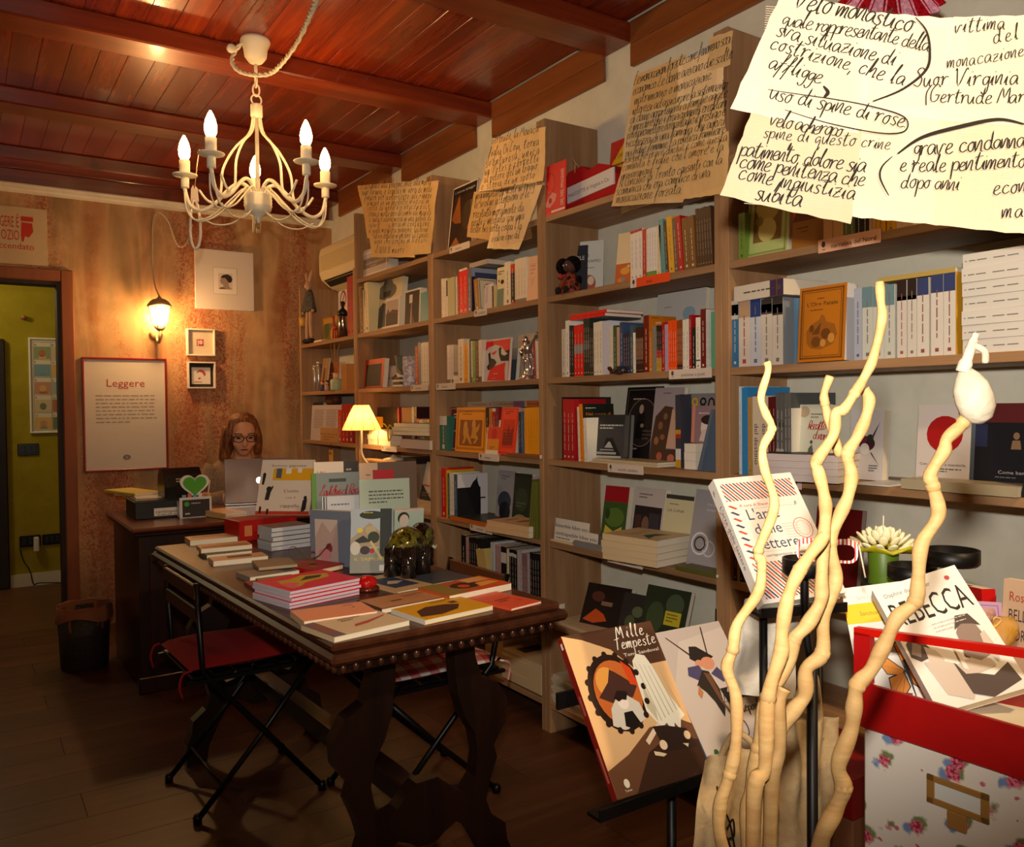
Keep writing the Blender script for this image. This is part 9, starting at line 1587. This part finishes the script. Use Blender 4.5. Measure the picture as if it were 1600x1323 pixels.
# white cotton pod tied to the right-hand branch
q = P(1518, 620, 0.735); t = thing('cotton_bag', 'white cloth pouch tied to the top of the right-hand branch', 'pouch', frame(q, CR, CU)); mcb = grain('cotton_cloth', [(0.4, 'a89c88'), (0.6, 'b8ac9a')], (1, 1, 1), 0.9, 3, 40, 0.2, 0.1)
b = MB(); b.lathe([(0.004, -0.0245), (0.010, -0.021), (0.0155, -0.012), (0.0165, -0.002), (0.015, 0.010), (0.010, 0.020), (0.005, 0.026)], mcb, 16, T(0.002, 0, 0) @ RY(-18), sy=0.8); b.obj('pouch', t)
b = MB(); b.tube(cat_rom([(-0.008, 0, 0.022), (-0.004, -0.002, 0.036), (0.001, 0, 0.048), (0.004, 0, 0.056)], 5), [0.006]*4+[0.0045]*4+[0.004]*4+[0.003]*4, mcb, 10); b.obj('neck', t)
b = MB(); b.tube(cat_rom([(0.0, -0.004, 0.045), (0.008, -0.006, 0.04), (0.010, -0.004, 0.030)], 4), 0.003, mcb, 8); b.obj('tail', t)
# ---------------------------------------------------------------- cotton totes hung on the rack
def tote(label, P4, m, deco=None, d2=0.02, hook=None):
    """cloth bag between four corners (bl, br, tr, tl), softly pleated"""
    t = thing('tote_bag', label, 'bag'); bl, br2, tr2, tl2 = [Vector(p_) for p_ in P4]; nrm = (br2-bl).cross(tl2-bl).normalized(); n, mm = 22, 14; vs_ = []
    for side in (1, -1):
        for j in range(mm+1):
            for i in range(n+1):
                u, v = i/n, j/mm; p_ = (bl*(1-u)+br2*u)*(1-v)+(tl2*(1-u)+tr2*u)*v
                bulge = d2*(math.sin(math.pi*u)**0.6)*(0.35+0.65*(1-v)); pl = 0.006*math.sin(u*19+v*2.5)*(0.3+0.7*v)+0.004*math.sin(u*9-v*11)
                vs_.append(p_+nrm*(side*bulge*0.6+pl))
    q = (n+1)*(mm+1); fs = []
    for j in range(mm):
        for i in range(n):
            a = j*(n+1)+i; fs.append((a, a+1, a+n+2, a+n+1)); fs.append((q+a, q+a+n+1, q+a+n+2, q+a+1))
    b = MB(); b.add(vs_, fs, m, True); b.obj('body', t)
    for u0, u1, sd in ((0.25, 0.7, 1),):
        a, c = tl2*(1-u0)+tr2*u0, tl2*(1-u1)+tr2*u1; b = MB(); mid = (a+c)/2+Vector((0, 0, 0.09)) if hook is None else Vector(hook); b.tube(cat_rom([a-Vector((0, 0, 0.03)), a, mid, c, c-Vector((0, 0, 0.03))], 5), 0.006, m, 6); b.obj('handle', t)
    if deco: deco(t, bl, br2, tr2, tl2, nrm)
    return t
M_COT = grain('calico', [(0.35, 'a88c64'), (0.65, 'bfa57c')], (1, 1, 1), 0.95, 4, 30, 0.3, 0.1); M_COTW = grain('white_calico', [(0.35, 'a8a094'), (0.65, 'c0b8aa')], (1, 1, 1), 0.95, 4, 24, 0.3, 0.1)
def sketch(t, bl, br2, tr2, tl2, nrm):
    ik = mat('241c18', 0.8)
    def q(u, v): return (bl*(1-u)+br2*u)*(1-v)+(tl2*(1-u)+tr2*u)*v + nrm*0.030
    b = MB()
    for pts in ([(0.10, 0.85), (0.22, 0.7), (0.34, 0.58), (0.5, 0.3), (0.58, 0.1)], [(0.2, 0.55), (0.32, 0.5), (0.44, 0.36)], [(0.02, 0.45), (0.12, 0.3), (0.2, 0.1)], [(0.30, 0.56), (0.36, 0.62), (0.40, 0.52), (0.34, 0.5)]): b.tube(cat_rom([q(*p_) for p_ in pts], 5), 0.0016, ik, 5)
    b.obj('drawing', t)
tote('beige tote with a line drawing hanging below the comic albums', [P(1066,1420,1.34), P(1190,1420,1.38), P(1215,1160,1.40), P(1098,1185,1.36)], M_COT, sketch, 0.03, P(1150, 1145, 1.385))
tote('creased beige tote hanging behind the branches', [P(1190,1420,1.20), P(1290,1420,1.22), P(1312,1120,1.24), P(1206,1128,1.22)], M_COT, None, 0.03, P(1268, 1050, 1.20))
tote('greyish white tote hanging below the airmail-striped book', [P(1136,1080,1.26), P(1240,1090,1.28), P(1250,940,1.29), P(1160,935,1.27)], M_COTW, None, 0.02, P(1205, 925, 1.28))
# a few closed boxes of stock on the floor between rack and crate
b = MB(); t = thing('stock_box', 'brown parcel with a red lid on the low stool behind the branches', 'box', T(1.42, 1.00, 0)); b.box((-0.09, -0.1, 0.42), (0.09, 0.1, 0.52), mat('8a5a3c', 0.7), bev=0.003); b.obj('body', t); b = MB(); b.box((-0.094, -0.104, 0.52), (0.094, 0.104, 0.60), mat('8a1010', 0.5), bev=0.003); b.obj('lid', t)
t = thing('low_stool', 'low wooden stool under the red-lidded parcel', 'stool', T(1.42, 1.00, 0)); b = MB(); b.box((-0.13, -0.13, 0.39), (0.13, 0.13, 0.42), mo, bev=0.004); b.obj('seat', t)
for a in (-1, 1):
    for c2 in (-1, 1): b = MB(); b.cyl((a*0.10, c2*0.10, 0), (a*0.10, c2*0.10, 0.39), 0.014, mo, 8); b.obj('leg', t)
